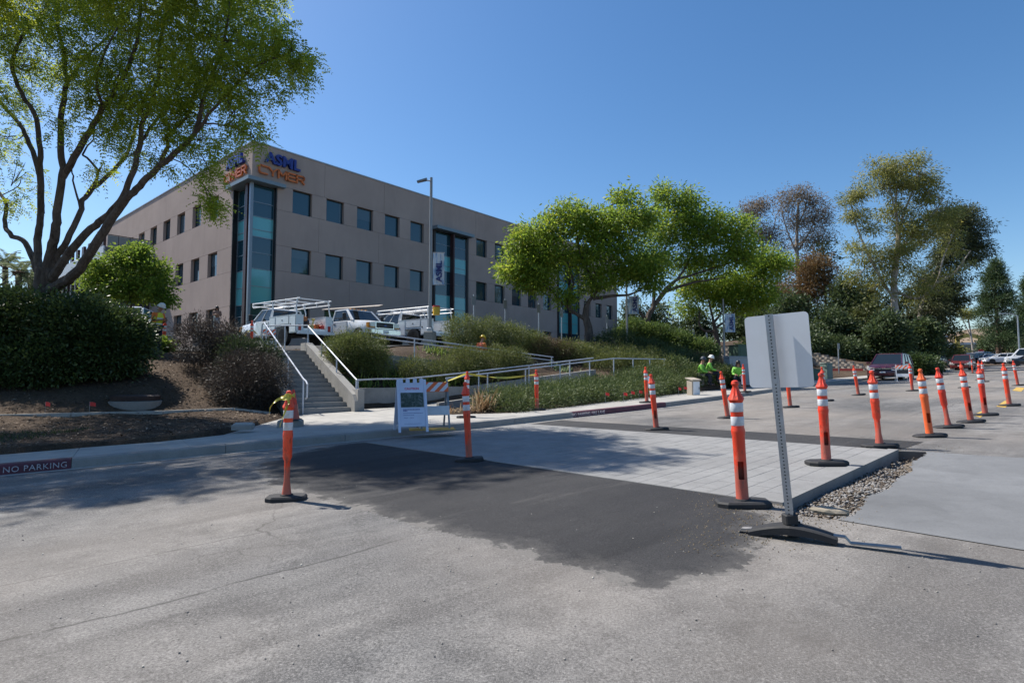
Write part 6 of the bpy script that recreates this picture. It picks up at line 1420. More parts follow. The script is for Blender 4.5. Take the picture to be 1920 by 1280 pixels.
def light_pole(px, py, Y, top_py, label, head=True, r_=.075, ban=None, ped=True):
    p = at(px, py, Y); H = at(px, top_py, Y).z - p.z; o = empty('lamp_post' if head else 'banner_post', tuple(p), label=label, cat='lamp post' if head else 'banner post')
    z0_ = 0
    if ped:
        mb = MB(); mb.lathe([(.3, -.4), (.3, .55), (.27, .6)], 4, M=Matrix.Rotation(.5, 4, 'Z')); mb.build('pedestal', M_CONC2, o); z0_ = .6
        MB().cbox((0, 0, .68), (.26, .26, .16), .03).build('base_cover', M_STEEL, o)
    MB().tube([(0, 0, z0_ - .2 if not ped else z0_), (0, 0, H)], [r_, r_ * .8], 10).build('pole', mat('pole_grey', (.25, .26, .27), .5, .4, .08), o, smooth=True)
    if head:
        MB().tube([(0, 0, H - .15), (-.2, -.1, H - .18)], .03, 6).build('arm', M_STEEL, o); MB().loft([[(-.18, -.22, H - .16), (-.18, .02, H - .16), (-.18, .02, H - .08), (-.18, -.22, H - .08)], [(-.62, -.24, H - .27), (-.62, .0, H - .27), (-.62, .0, H - .22), (-.62, -.24, H - .22)]]).build('lamp_head', M_MULL, o)
    if ban: banner(o, at(px, ban[0], Y).z - p.z, ban[1], at(px, ban[0], Y).z - at(px, ban[1 + 1], Y).z, ban[3], ban[4])
    return o
light_pole(806, 646, 25, 333, 'tall grey lamp post with white blue banner right of the trucks', ban=(474, .52, 533, 1, .05))
light_pole(1176, 640, 33, 520, 'grey pole carrying the second banner left of the leaning tree', False, .07, (556, .62, 588, 1, .05), False)
light_pole(1358, 665, 37, 560, 'dark pole carrying the third banner left of the blank sign', False, .07, (588, .68, 622, 1, .05), False)
for px, t_, b_, Y, lab in [(888, 552, 606, 31, 'slim parking sign post below the first window bay'), (947, 560, 612, 32, 'slim parking sign post second from the lamp post'), (1010, 568, 622, 33, 'slim parking sign post third from the lamp post'), (1053, 577, 625, 35, 'slim post left of the forked tree trunk'), (1098, 580, 628, 38, 'slim post right behind the forked tree trunk'), (1138, 590, 632, 39, 'slim parking sign post nearest the far building corner'), (1243, 608, 640, 41, 'grey sign post left of two under the leaning tree'), (1274, 612, 642, 42, 'grey sign post right of two under the leaning tree'), (1300, 616, 640, 43, 'short grey post left of the light green tree'), (1325, 622, 650, 43, 'short grey post close left of the light green trunk')]:
    p = at(px, b_, Y); h_ = at(px, t_, Y).z - p.z; o = empty('sign_post', tuple(p), rz=.7, label=lab, cat='sign post', group='slim posts along the car park'); MB().box((0, 0, h_ / 2 - .3), (.05, .05, h_ + .6)).build('post', M_STEEL, o); MB().box((-.03, -.04, h_ - .35), (.28, .008, .5)).build('plate', mat('plate_back', (.2, .215, .23), .5, .3, .1), o)
p = at(1573, 700, 37.8); o = empty('sign_post', tuple(p), rz=.6, label='thin sign post with small plate before the stepped block wall', cat='sign post'); MB().box((0, 0, 1.0), (.06, .06, 2.0)).build('post', M_STEEL, o); MB().box((0, -.04, 1.85), (.3, .01, .4)).build('plate', mat('plate_back', (.2, .215, .23)), o)
# diamond sign, stop sign, far lamp
p = onroad(1778, 690); o = empty('road_work_sign', tuple(p), rz=-.6, label='grey green diamond sign seen from behind before the maroon car', cat='sign'); 
MB().box((0, 0, 1.45), (1.22, .012, 1.22), rot=Matrix.Rotation(math.pi / 4, 4, 'Y')).build('panel', mat('sign_green_grey', (.14, .19, .16), .5, .2, .15, 2), o); MB().box((0, -.03, 1.0), (.05, .04, 1.9)).build('mast', M_STEEL, o); MB().box((0, -.035, 1.45), (1.5, .03, .03)).build('brace', mat('brace_red', (.3, .1, .07), .5), o)
for a in (.5, 2.1, 3.7, 5.3): MB().tube([(0, 0, .3), (math.cos(a) * .6, math.sin(a) * .6, .02)], .03, 6).build('leg', M_BLACK, o)
p = at(1841, 690, 100); o = empty('stop_sign', tuple(p), rz=-.5, label='small red stop sign in front of the yellow arch building', cat='sign'); zc = at(1841, 659, 100).z - p.z
MB().tube([(0, 0, 0), (0, 0, zc)], .05, 6).build('post', M_STEEL, o); F4 = Matrix(((1, 0, 0, 0), (0, 0, -1, -.06), (0, 1, 0, zc), (0, 0, 0, 1))); MB().prism([(.46 * math.cos(R(22.5 + 45 * k)), .46 * math.sin(R(22.5 + 45 * k))) for k in range(8)], .02, F4).build('plate', mat('stop_red', (.45, .02, .02), .5), o); text_mesh('lettering', 'STOP', .36, .004, M_WHITE, F4 @ Matrix.Translation((0, -.12, .03)), o, .005)
p = at(1913, 690, 80); o = empty('street_lamp', tuple(p), label='distant street lamp with long arm at the right edge', cat='lamp post'); ht = at(1913, 592, 80).z - p.z
MB().tube([(0, 0, 0), (0, 0, ht)], [.12, .08], 8).build('pole', M_STEEL, o); MB().tube([(0, 0, ht), (-.8, 0, ht + .3), (-1.9, 0, ht + .35)], .05, 6).build('arm', M_STEEL, o); MB().box((-2.2, 0, ht + .33), (.7, .3, .12)).build('lamp_head', M_STEEL, o)
# kerb lettering
def kerb_text(px, py, body, size, bold=.0, sx=1.2):
    s_ = kerb_s(px, py); p, d = along(KERB, s_); nn = Vector((-d.y, d.x)); z = roadz(p.x, p.y) + .035; sl = .026 * d.x + .0077 * d.y
    Mx = Matrix(((d.x, -nn.x * .1, -nn.x, p.x - nn.x * .024), (d.y, -nn.y * .1, -nn.y, p.y - nn.y * .024), (sl, 1, 0, z), (0, 0, 0, 1)))
    o = text_mesh('kerb_lettering', body, size, .003, mat('kerb_letter_white', (.42, .4, .44), .7, 0, .3, 30), Mx, kerb, bold, sx, 1.1); return o
kerb_text(69, 885, 'NO PARKING', .115, 0, .95); kerb_text(1101, 780, 'NO PARKING FIRE LANE', .12, 0, .95)
# ------------------------------------------------------------------ vehicles
def sect(x, w_, z0, zm, z1, tw): return [(x, -w_ * .95, z0), (x, -w_, z0 + .1), (x, -w_, zm), (x, -tw, z1 - .03), (x, -tw + .09, z1), (x, tw - .09, z1), (x, tw, z1 - .03), (x, w_, zm), (x, w_, z0 + .1), (x, w_ * .95, z0)]
def paint(name, c, metal=0.0, rough=.25):
    if name in MATS: return MATS[name]
    m = mat(name, c, rough, metal, .05, 3, dirt=((c[0] * .6 + .05, c[1] * .6 + .045, c[2] * .6 + .04), .25)); b = m.node_tree.nodes['Principled BSDF']; b.inputs['Coat Weight'].default_value = .6; b.inputs['Coat Roughness'].default_value = .08; return m
M_RIM = mat('wheel_rim', (.4, .41, .42), .3, .8, .1); M_LAMP = mat('headlamp', (.55, .56, .55), .12, .2, .05); M_AMBER = mat('amber_lens', (.55, .22, .02), .2); M_REDL = mat('red_lens', (.4, .015, .015), .2); M_CHROME = mat('chrome', (.62, .63, .65), .14, .95, .05)
def wheel(o, x, y, r_, w_=.22, spokes=6):
    sg = 1 if y > 0 else -1; Mx = Matrix.Translation((x, y, r_)) @ Matrix.Rotation(-math.pi / 2 * sg, 4, 'X')
    t_ = MB().lathe([(r_ * .62, -w_ / 2), (r_ * .93, -w_ / 2), (r_, -w_ * .32), (r_, w_ * .32), (r_ * .93, w_ / 2), (r_ * .62, w_ / 2)], 24, M=Mx).build('wheel', M_BLACK, o, smooth=True)
    mb = MB(); mb.lathe([(r_ * .63, w_ * .3), (r_ * .6, w_ * .5), (r_ * .52, w_ * .46), (r_ * .48, w_ * .2)], 20, M=Mx, caps=False)
    for k in range(spokes): a = 6.283 * k / spokes; mb.box((math.cos(a) * r_ * .3, math.sin(a) * r_ * .3, w_ * .32), (r_ * .46, r_ * .17, .03), Mx, rz=a)
    mb.lathe([(r_ * .18, w_ * .2), (r_ * .16, w_ * .46), (.01, w_ * .5)], 10, M=Mx); mb.lathe([(r_ * .5, w_ * .14), (r_ * .5, w_ * .15)], 16, M=Mx); mb.build('rim', M_RIM, t_, smooth=True)
def greenhouse(o, x0, x1, xr0, xr1, zb, zt, wb, wt, m, posts=()):
    """glass box with painted pillars and roof; x0 front base, x1 rear base, xr0/xr1 roof front/rear"""
    c = [[(x0, -wb, zb), (x1, -wb, zb), (x1, wb, zb), (x0, wb, zb)], [(xr0, -wt, zt), (xr1, -wt, zt), (xr1, wt, zt), (xr0, wt, zt)]]
    mk = lambda nm, a, b, c_, d: MB().add([a, b, c_, d], [(0, 1, 2, 3)]).build(nm, M_CARGLASS, o)
    mk('windscreen', c[0][0], c[0][3], c[1][3], c[1][0]); mk('rear_window', c[0][1], c[0][2], c[1][2], c[1][1]); mk('side_window', c[0][0], c[0][1], c[1][1], c[1][0]); mk('side_window', c[0][3], c[0][2], c[1][2], c[1][3])
    for i in range(4): MB().tube([c[0][i], c[1][i]], .05, 6).build('pillar', m, o)
    for f in posts:
        for sg in (-1, 1): MB().tube([(x0 + (x1 - x0) * f, sg * wb, zb), (xr0 + (xr1 - xr0) * f, sg * wt, zt)], .035, 6).build('pillar', m, o)
    MB().loft([[(xr0 + .03, -wt - .03, zt - .03), (xr0 + .03, wt + .03, zt - .03), (xr1 - .03, wt + .03, zt - .03), (xr1 - .03, -wt - .03, zt - .03)], [(xr0, -wt - .02, zt + .01), (xr0, wt + .02, zt + .01), (xr1, wt + .02, zt + .01), (xr1, -wt - .02, zt + .01)], [(xr0 - .22, -wt * .8, zt + .06), (xr0 - .22, wt * .8, zt + .06), (xr1 + .2, wt * .8, zt + .06), (xr1 + .2, -wt * .8, zt + .06)]]).build('roof', m, o)
def arches(o, xs, y, r_, m=None):
    for x in xs:
        for sg in (-1, 1):
            Mx = Matrix.Translation((x, y * sg, r_)) @ Matrix.Rotation(-math.pi / 2 * sg, 4, 'X'); MB().lathe([(r_ * 1.16, -.25), (r_ * 1.16, .012), (r_ * .3, .012)], 20, M=Mx).build('wheel_arch', M_DARK, o)
def car(name, loc, head, label, col, L=4.6, W=.9, H=1.48, hood=.98, cab=(1.1, -2.0, .35, -1.5), cat='car', group=None, wr=.33, van=False, detail=1):
    o = empty(name, tuple(loc), rz=math.atan2(head[1], head[0]), label=label, cat=cat, group=group); h = L / 2; bl_ = hood + .02
    st = [sect(h, W * .78, .3, .55, hood * .72, W * .7), sect(h - .12, W * .93, .24, .6, hood * .82, W * .85), sect(h - .6, W, .22, .7, hood * .95, W * .9), sect(cab[0] + .05, W, .2, .8, hood + .02, W * .93), sect(cab[0] - .6, W, .2, .85, bl_, W * .95), sect(cab[1] + .3, W, .2, .85, bl_, W * .95), sect(-h + .15, W * .95, .26, .75, bl_ - .06, W * .86), sect(-h, W * .85, .34, .6, bl_ - .2, W * .75)]
    MB().loft(st).build('body', col, o, smooth=True)
    greenhouse(o, cab[0], cab[1], cab[2], cab[3], bl_ - .02, H - .06, W * .9, W * .74, col, (.45,) if not van else (.35, .65))
    arches(o, (h - .85, -h + .85), W, wr)
    for x in (h - .85, -h + .85):
        for y in (W - .1, -W + .1): wheel(o, x, y, wr)
    for sg in (-1, 1):
        MB().loft([[(h + .02, sg * W * .48, .6), (h + .0, sg * W * .84, .6), (h - .02, sg * W * .84, .8), (h - .02, sg * W * .48, .77)], [(h - .42, sg * W * .6, .64), (h - .42, sg * W * 1.015, .66), (h - .42, sg * W * 1.0, .9), (h - .42, sg * W * .6, .84)]]).build('headlight', M_LAMP, o)
        MB().box((-h + .03, sg * W * .72, .8), (.14, .22, .3)).build('tail_light', M_REDL, o); MB().cbox((cab[0] - .25, sg * (W + .12), bl_ + .06), (.12, .2, .14), .03).build('mirror', col, o)
    MB().box((h - .0, 0, .66), (.05, W * .9, .14)).build('grille', M_DARK, o); MB().box((h + .01, 0, .36), (.1, W * 1.5, .16)).build('bumper', col, o); MB().box((h + .035, 0, .44), (.02, .32, .16)).build('number_plate', M_WHITE, o)
    if detail > 1:
        MB().box((h + .028, 0, .71), (.02, W * .95, .03)).build('chrome_strip', M_CHROME, o)
        for sg in (-1, 1): MB().tube([(cab[2] - .3, sg * W * .66, H + .02), (cab[3] + .3, sg * W * .66, H + .02)], .02, 6).build('roof_rail', M_DARK, o)
    return o
HEADK = Vector((-.70, -.715))
p = onroad(1664, 713); mv = car('minivan', p + Vector((1.4, 1.7, .06)), HEADK, 'dark maroon minivan parked facing the camera at the kerb', paint('maroon_paint', (.075, .012, .022), .3), 4.9, .96, 1.76, 1.02, (1.35, -2.3, .3, -2.1), 'minivan', van=True, detail=2, wr=.34)
mv.location.z = roadz(mv.location.x, mv.location.y)
CG = 'cars parked across the far junction'
def pc(px, py, Y, head, label, c, **k):
    p = at(px, py, Y); return car('parked_car', p, head, label, c, group=CG, **k)
PBL, PDK, PSV, PWH, PRD = paint('navy_paint', (.02, .035, .09)), paint('black_paint', (.012, .013, .016)), paint('silver_paint', (.32, .36, .42), .5), paint('white_car_paint', (.68, .7, .74)), paint('dark_red_paint', (.11, .02, .02))
pc(1806, 694, 62, (-.72, -.69), 'maroon sport utility car facing the camera behind the diamond sign', PRD, H=1.75, hood=1.05, L=4.7, cab=(1.1, -2.2, .4, -2.0))
for px, py, Y, hd, lab, c, hh in [(1756, 684, 72, (-.75, -.66), 'blue grey car half hidden by dark shrubs beside the minivan', PBL, 1.5), (1824, 680, 88, (-.9, -.4), 'dark car just right behind the maroon one', PDK, 1.55), (1840, 680, 92, (-.95, -.3), 'navy pickup like car with tall cab in the far row', PBL, 1.8), (1851, 681, 88, (-.9, .3), 'silver grey hatchback in the far parked row', PSV, 1.5), (1867, 681, 86, (-.9, .3), 'dark blue saloon between silver and white cars', PBL, 1.45), (1880, 681, 84, (-.85, .4), 'white hatchback in the far parked row', PWH, 1.5), (1893, 682, 84, (-.85, .4), 'black car just right of the white hatchback', PDK, 1.6), (1934, 686, 70, (-.8, .6), 'dark navy car at the right edge of the picture', PDK, 1.5), (1735, 684, 80, (-.7, -.7), 'pale car peeping out left of the blue grey one', PSV, 1.5)]:
    pc(px, py, Y, hd, lab, c, H=hh)
p = at(1928, 682, 78); car('white_van', p, (-.8, .6), 'white panel van with roof rack at the right edge', PWH, 5.0, .98, 2.15, 1.15, (1.6, -2.4, .9, -2.35), 'van', van=True, wr=.36)
p = at(238, 600, 25); p.z = gz(p.x, p.y) + .06; car('parked_car', p, (.35, -.94), 'white sport utility car peeping over the hedge behind the worker', PWH, 4.8, .95, 1.85, 1.1, (1.2, -2.2, .45, -2.0), wr=.38)
# --- service trucks
TW = paint('truck_white', (.70, .72, .74)); TD = Vector((-.79, .61))
def service_truck(loc, head, label, rack=True, ford=False, door=False, high=2.25):
    o = empty('service_truck', tuple(loc), rz=math.atan2(head[1], head[0]), label=label, cat='truck'); W = .99; h = 2.85
    st = [sect(h - .05, .9, .62, .9, 1.13, .84), sect(h - .25, .97, .55, .95, 1.2, .88), sect(h - .9, W, .5, 1.0, 1.26, .86), sect(1.35, W, .48, 1.1, 1.3, .9), sect(1.0, W, .48, 1.15, 1.3, .95), sect(-.38, W, .48, 1.15, 1.3, .95)]
    MB().loft(st).build('body', TW, o, smooth=True); greenhouse(o, 1.42, -.36, .72, -.3, 1.28, 1.9, .92, .78, TW, (.5,) if not ford else (.08,))
    MB().box((h + .02, 0, .62), (.2, 1.95, .22)).build('front_bumper', M_CHROME, o); MB().box((h + .13, 0, .62), (.02, .34, .16)).build('number_plate', M_WHITE, o); MB().box((h - .05, 0, .42), (.15, 1.7, .2)).build('valance', M_DARK, o)
    MB().box((h - .03, 0, .97), (.1, 1.22, .36)).build('grille_surround', M_CHROME, o); g = MB().box((h + .005, 0, .97), (.05, 1.1, .27)).build('grille', M_DARK, o)
    for k in (-.07, .03): MB().box((h + .03, 0, .97 + k), (.02, 1.1, .03)).build('grille_bar', mat('grille_grey', (.12, .13, .14), .4, .5), g)
    if ford: MB().prism([(.085 * math.cos(a * .5236), .035 * math.sin(a * .5236)) for a in range(12)], .02, Matrix(((0, 0, 1, h + .035), (1, 0, 0, 0), (0, 1, 0, .96), (0, 0, 0, 1)))).build('emblem', mat('emblem_blue', (.05, .1, .3), .3, .4), g)
    for sg in (-1, 1):
        MB().box((h - .05, sg * .78, 1.0), (.16, .32, .22)).build('headlight', M_LAMP, o); MB().box((h - .06, sg * .8, .86), (.17, .32, .07)).build('indicator', M_AMBER, o); MB().box((h - .16, sg * .95, .97), (.2, .07, .24)).build('indicator', M_AMBER, o)
        MB().tube([(1.05, sg * 1.0, 1.32), (1.1, sg * 1.2, 1.36)], .025, 5).build('mirror_arm', M_DARK, o); MB().cbox((1.1, sg * 1.24, 1.48), (.12, .2, .36), .03).build('mirror', M_BLACK, o)
        MB().box((.35, sg * .99, .88), (1.275, .018, .705)).build('door_gap', M_DARK, o); MB().box((.35, sg * 1.0, .88), (1.25, .014, .68)).build('door', TW, o); MB().box((-.1, sg * 1.012, 1.12), (.18, .02, .05)).build('handle', M_DARK, o)  # dark plate behind the cab door stands in for the shaded gap round it
    for y in (-.5, -.25, 0, .25, .5): MB().box((.62, y, 1.975), (.1, .08, .05)).build('marker_lamp', M_AMBER, o)
    arches(o, (1.95,), .985, .4)
    for y in (-.88, .88): wheel(o, 1.95, y, .4, .26, 8); wheel(o, -1.68, y, .4, .3, 8)
    MB().box((-1.65, 0, .66), (2.5, 1.3, .12)).build('bed_floor', mat('bed_steel', (.22, .22, .23), .5, .5, .2), o); MB().box((-3.05, 0, .56), (.24, 1.98, .16)).build('rear_bumper', M_WHITE, o); MB().box((-2.92, 0, .72), (.06, 1.3, .12)).build('tail_board', TW, o)
    MB().box((-1.1, 0, .5), (3.4, .9, .16)).build('chassis', M_DARK, o)
    for sg in (-1, 1):
        y = sg * .83; mb = MB(); mb.box((-.74, y, .98), (.6, .4, .88)); mb.box((-1.68, y, 1.16), (1.27, .398, .52)); mb.box((-2.62, y, .98), (.6, .4, .88)); bd = mb.build('service_body', TW, o)
        for x, z, w_, hh in ((-.74, .98, .52, .78), (-1.68, 1.2, 1.16, .38), (-2.62, .98, .52, .78)):
            MB().box((x, y + sg * .2025, z), (w_ + .026, .006, hh + .026)).build('door_gap', M_DARK, bd); d = MB().box((x, y + sg * .209, z), (w_, .014, hh)).build('compartment_door', TW, bd); MB().tube([(x + .18 * (w_ < .8), y + sg * .21, z), (x + .18 * (w_ < .8), y + sg * .225, z)], .045, 8).build('latch', M_DARK, bd)  # slightly larger dark plate paints the shadow line round each compartment door
        MB().lathe([(.5, -.2), (.5, .03), (.2, .03)], 20, M=Matrix.Translation((-1.68, sg * 1.0, .42)) @ Matrix.Rotation(-math.pi / 2 * sg, 4, 'X')).build('wheel_arch', M_DARK, bd)
        MB().box((-2.94, y, .8), (.03, .14, .3)).build('tail_light', M_REDL, o)
        MB().box((-1.68, y, 1.435), (2.5, .42, .02)).build('body_top', TW, bd)
    MB().box((-.42, 0, 1.1), (.04, 1.3, .6)).build('headboard', TW, o)
    if rack:
        for sg in (-1, 1):
            for x in (-.55, -2.85): MB().tube([(x, sg * .95, 1.42), (x + (.1 if x < -2 else -.05), sg * .93, 1.8), (x + .12, sg * .88, high)], .035, 7).build('rack_post', M_WHITE, o)
            MB().tube([(2.1, sg * .62, high - .02), (1.6, sg * .88, high + .03), (-3.0, sg * .88, high)], .032, 7).build('rack_rail', M_WHITE, o); MB().tube([(2.1, sg * .62, high - .02), (1.5, sg * .88, high - .18), (-2.9, sg * .88, high - .2)], .028, 7).build('rack_rail', M_WHITE, o)
            for x in (1.5, .4, -.6, -1.7, -2.8): MB().tube([(x, sg * .88, high - .2), (x, sg * .88, high + .08)], .02, 6).build('rack_stay', M_WHITE, o)
        for x in (2.08, .5, -.5, -1.7, -2.9): MB().tube([(x, -.88 if x < 2 else -.62, high - .02), (x, .88 if x < 2 else .62, high - .02)], .03, 7).build('rack_bar', M_WHITE, o)
    if door:
        MB().box((1.15, -1.45, .9), (.07, 1.0, .75), rz=.25).build('open_door', TW, o); MB().tube([(1.1, -1.02, 1.25), (1.15, -1.2, 1.85), (1.25, -1.75, 1.85), (1.3, -1.95, 1.25)], .05, 6).build('door_frame', TW, o)
    return o
def lotz(x, y): return gz(x, y) + .06
def tplace(wpx, wY, wx, wy, head):    # place so that local point (wx, wy) lies at pixel column wpx, distance wY
    p = at(wpx, 650, wY); d = Vector(head).normalized(); l = Vector((-d.y, d.x)); q_ = p.to_2d() - d * wx - l * wy; return Vector((q_.x, q_.y, lotz(q_.x, q_.y)))
tA = tplace(531, 28, -1.68, .95, TD); tB = tplace(722, 29, 2.9, 0, -TD); tC = tplace(776, 31.5, -1.68, .95, TD)
service_truck(tA, TD, 'white service truck with ladder rack seen from behind above the stairs'); service_truck(tB, -TD, 'white truck with chrome grille facing the street', rack=False, ford=True); service_truck(tC, TD, 'white service truck with open door behind the lamp post', door=True, high=2.1)
def tl(o, x, y, z):
    d = TD.normalized(); l = Vector((-d.y, d.x)); q_ = Vector(o.to_2d()) + d * x + l * y; return Vector((q_.x, q_.y, o.z + z))
ang = math.atan2(TD.y, TD.x)
# pipes on the second truck's roof frame
mb = MB()
for k in range(4): mb.tube([(0, k * .1, .02 * k), (3.9, k * .1 - .1, .03 * k + .02)], .035, 7)
pz = tB.copy(); o = mb.build('pipe_bundle', mat('pipe_grey', (.14, .12, .11), .5, .2, .3), None, loc=pz + Vector((-1.7, .2, 2.02))); o.rotation_euler = (0, 0, math.atan2(-TD.y, -TD.x) + .28); tag(o, 'bundle of dark grey pipes lying on the second truck cab', 'pipes')
for x, y, z, s_, c, lab, nm in [(-2.4, .35, .75, (.36, .34, .42), (.02, .02, .024), 'black tool chest at the tail of the rack truck', 'tool_chest'), (-2.45, .35, 1.19, (.3, .3, .22), (.5, .17, .05), 'orange brown toolbox on top of the black chest', 'toolbox'), (-2.5, -.05, .75, (.26, .24, .26), (.5, .42, .16), 'tan crate in the truck bed beside the black chest', 'crate'), (-2.55, -.36, .75, (.28, .26, .3), (.66, .15, .03), 'orange plastic tool case in the truck bed', 'tool_case'), (-2.75, -.5, .75, (.22, .22, .24), (.6, .04, .03), 'red fuel can at the right of the truck bed', 'fuel_can'), (-1.9, .1, .75, (.7, .7, .85), (.012, .014, .02), 'dark tarpaulin bundle in the middle of the truck bed', 'tarpaulin_bundle')]:
    p = tl(tA, x, y, z); o = empty(nm, tuple(p), rz=ang, label=lab, cat=nm.replace('_', ' '))
    m = mat(nm + '_paint', c, .5, 0, .15)
    if nm == 'tarpaulin_bundle':
        mb = MB(); mb.sphere((0, 0, s_[2] * .45), (s_[0] * .55, s_[1] * .5, s_[2] * .5), 12, 9)
        for v in mb.v: v += Vector((math.sin(v.z * 13) * .03, math.cos(v.x * 11) * .03, math.sin(v.y * 9 + v.x * 5) * .05))
        mb.build('body', m, o, smooth=True)
    else:
        MB().cbox((0, 0, s_[2] * .42), (s_[0], s_[1], s_[2] * .84), .03).build('body', m, o); MB().cbox((0, 0, s_[2] * .9), (s_[0] * 1.03, s_[1] * 1.03, s_[2] * .12), .02).build('lid', m, o)
        MB().tube([(0, -.08, s_[2] * .95), (0, -.07, s_[2] + .06), (0, .07, s_[2] + .06), (0, .08, s_[2] * .95)], .012, 6).build('handle', M_DARK, o)
p = tl(tA, -2.6, -.1, 1.03); mb = MB(); mb.tube([(0, 0, 0), (0, .05, .22)], .035, 7); mb.tube([(-.02, -.1, .24), (0, .22, .26)], .05, 8); tag(mb.build('cordless_drill', mat('tool_yellow', (.6, .5, .12), .5), None, loc=p), 'yellow cordless drill standing on the tan crate', 'drill')
p = tl(tC, -3.0, .5, 1.65); o = empty('drink_cooler', tuple(p), label='yellow drink cooler on the rear of the third truck', cat='cooler'); MB().lathe([(.19, 0), (.21, .4), (.2, .44)], 14).build('body', mat('cooler_yellow', (.7, .42, .03), .5), o, smooth=True); MB().lathe([(.21, .44), (.2, .52), (.05, .54)], 14).build('lid', mat('cooler_red', (.45, .04, .03), .5), o)
mb = MB(); 
for k in range(6): mb.tube([(-1.6, k * .13 - .3, .02 * (k % 3)), (1.7, k * .13 - .36 + .05 * (k % 2), .02 * (k % 2))], .025 + .012 * (k % 2), 6)
o = mb.build('conduit_bundle', mat('conduit_white', (.6, .6, .6), .4, 0, .1), None, loc=tl(tC, -.9, 0, 2.02)); o.rotation_euler = (0, 0, ang); tag(o, 'bundle of white conduits on the third truck rack', 'conduits')
# small white barricade leaning by the rear truck
p = SW(-.2, TREAD * NST + 1.3, RISE * NST - .03); barricade(p, R(40), .5, .95, 'white folding barricade with yellow tape at the top of the stairs', M_STEEL, low=True)
# --- machinery at the far left
p = at(2, 600, 27); p.z = gz(p.x, p.y); o = empty('excavator', tuple(p), rz=.3, label='yellow excavator with dark raised arm at the left edge', cat='excavator'); M_CAT = mat('machine_yellow', (.55, .33, .03), .5, 0, .15, dirt=((.2, .13, .05), .4))
MB().loft([[(-1.4, -.8, .8), (.9, -.8, .8), (.9, .8, .8), (-1.4, .8, .8)], [(-1.4, -.8, 1.55), (.8, -.8, 1.55), (.8, .8, 1.55), (-1.4, .8, 1.55)], [(-1.3, -.7, 1.8), (.35, -.7, 1.75), (.35, .7, 1.75), (-1.3, .7, 1.8)]]).build('body', M_CAT, o); MB().lathe([(.17, 0), (.17, .06)], 12, M=Matrix.Translation((.2, -.83, 1.45)) @ Matrix.Rotation(math.pi / 2, 4, 'X')).build('lamp', M_DARK, o)
mb = MB()
for y in (-.85, .85): mb.loft([[(-1.5, y - .2, .1), (-1.5, y + .2, .1), (-1.5, y + .2, .6), (-1.5, y - .2, .6)], [(1.2, y - .2, .1), (1.2, y + .2, .1), (1.2, y + .2, .6), (1.2, y - .2, .6)]])
mb.build('track', M_DARK, o); MB().loft([[(-1.8, -.1, 2.5), (-1.8, .1, 2.5), (-1.8, .1, 2.75), (-1.8, -.1, 2.75)], [(.55, -.1, 1.75), (.55, .1, 1.75), (.55, .1, 2.0), (.55, -.1, 2.0)]]).build('arm', M_DARK, o); MB().tube([(.5, 0, 1.7), (.6, 0, 2.1)], .04, 6).build('exhaust', M_DARK, o); MB().box((-1.0, .2, 2.0), (.7, .8, .7)).build('cab', M_CARGLASS, o)
p = at(52, 600, 25); p.z = gz(p.x, p.y); o = empty('compact_loader', tuple(p), rz=-.2, label='dark framed compact loader cab showing left of the big trunk', cat='loader'); MB().cbox((0, 0, .7), (1.6, 1.2, 1.0), .1).build('body', M_CAT, o)
for x in (-.6, .6):
    for y in (-.5, .5): MB().tube([(x, y, 1.1), (x * .95, y, 2.35)], .06, 6).build('cab_post', M_DARK, o)
MB().box((0, 0, 2.4), (1.4, 1.2, .14)).build('cab_roof', M_DARK, o)
for x in (-.55, .55):
    for y in (-.6, .6): wheel(o, x, y, .36, .25)

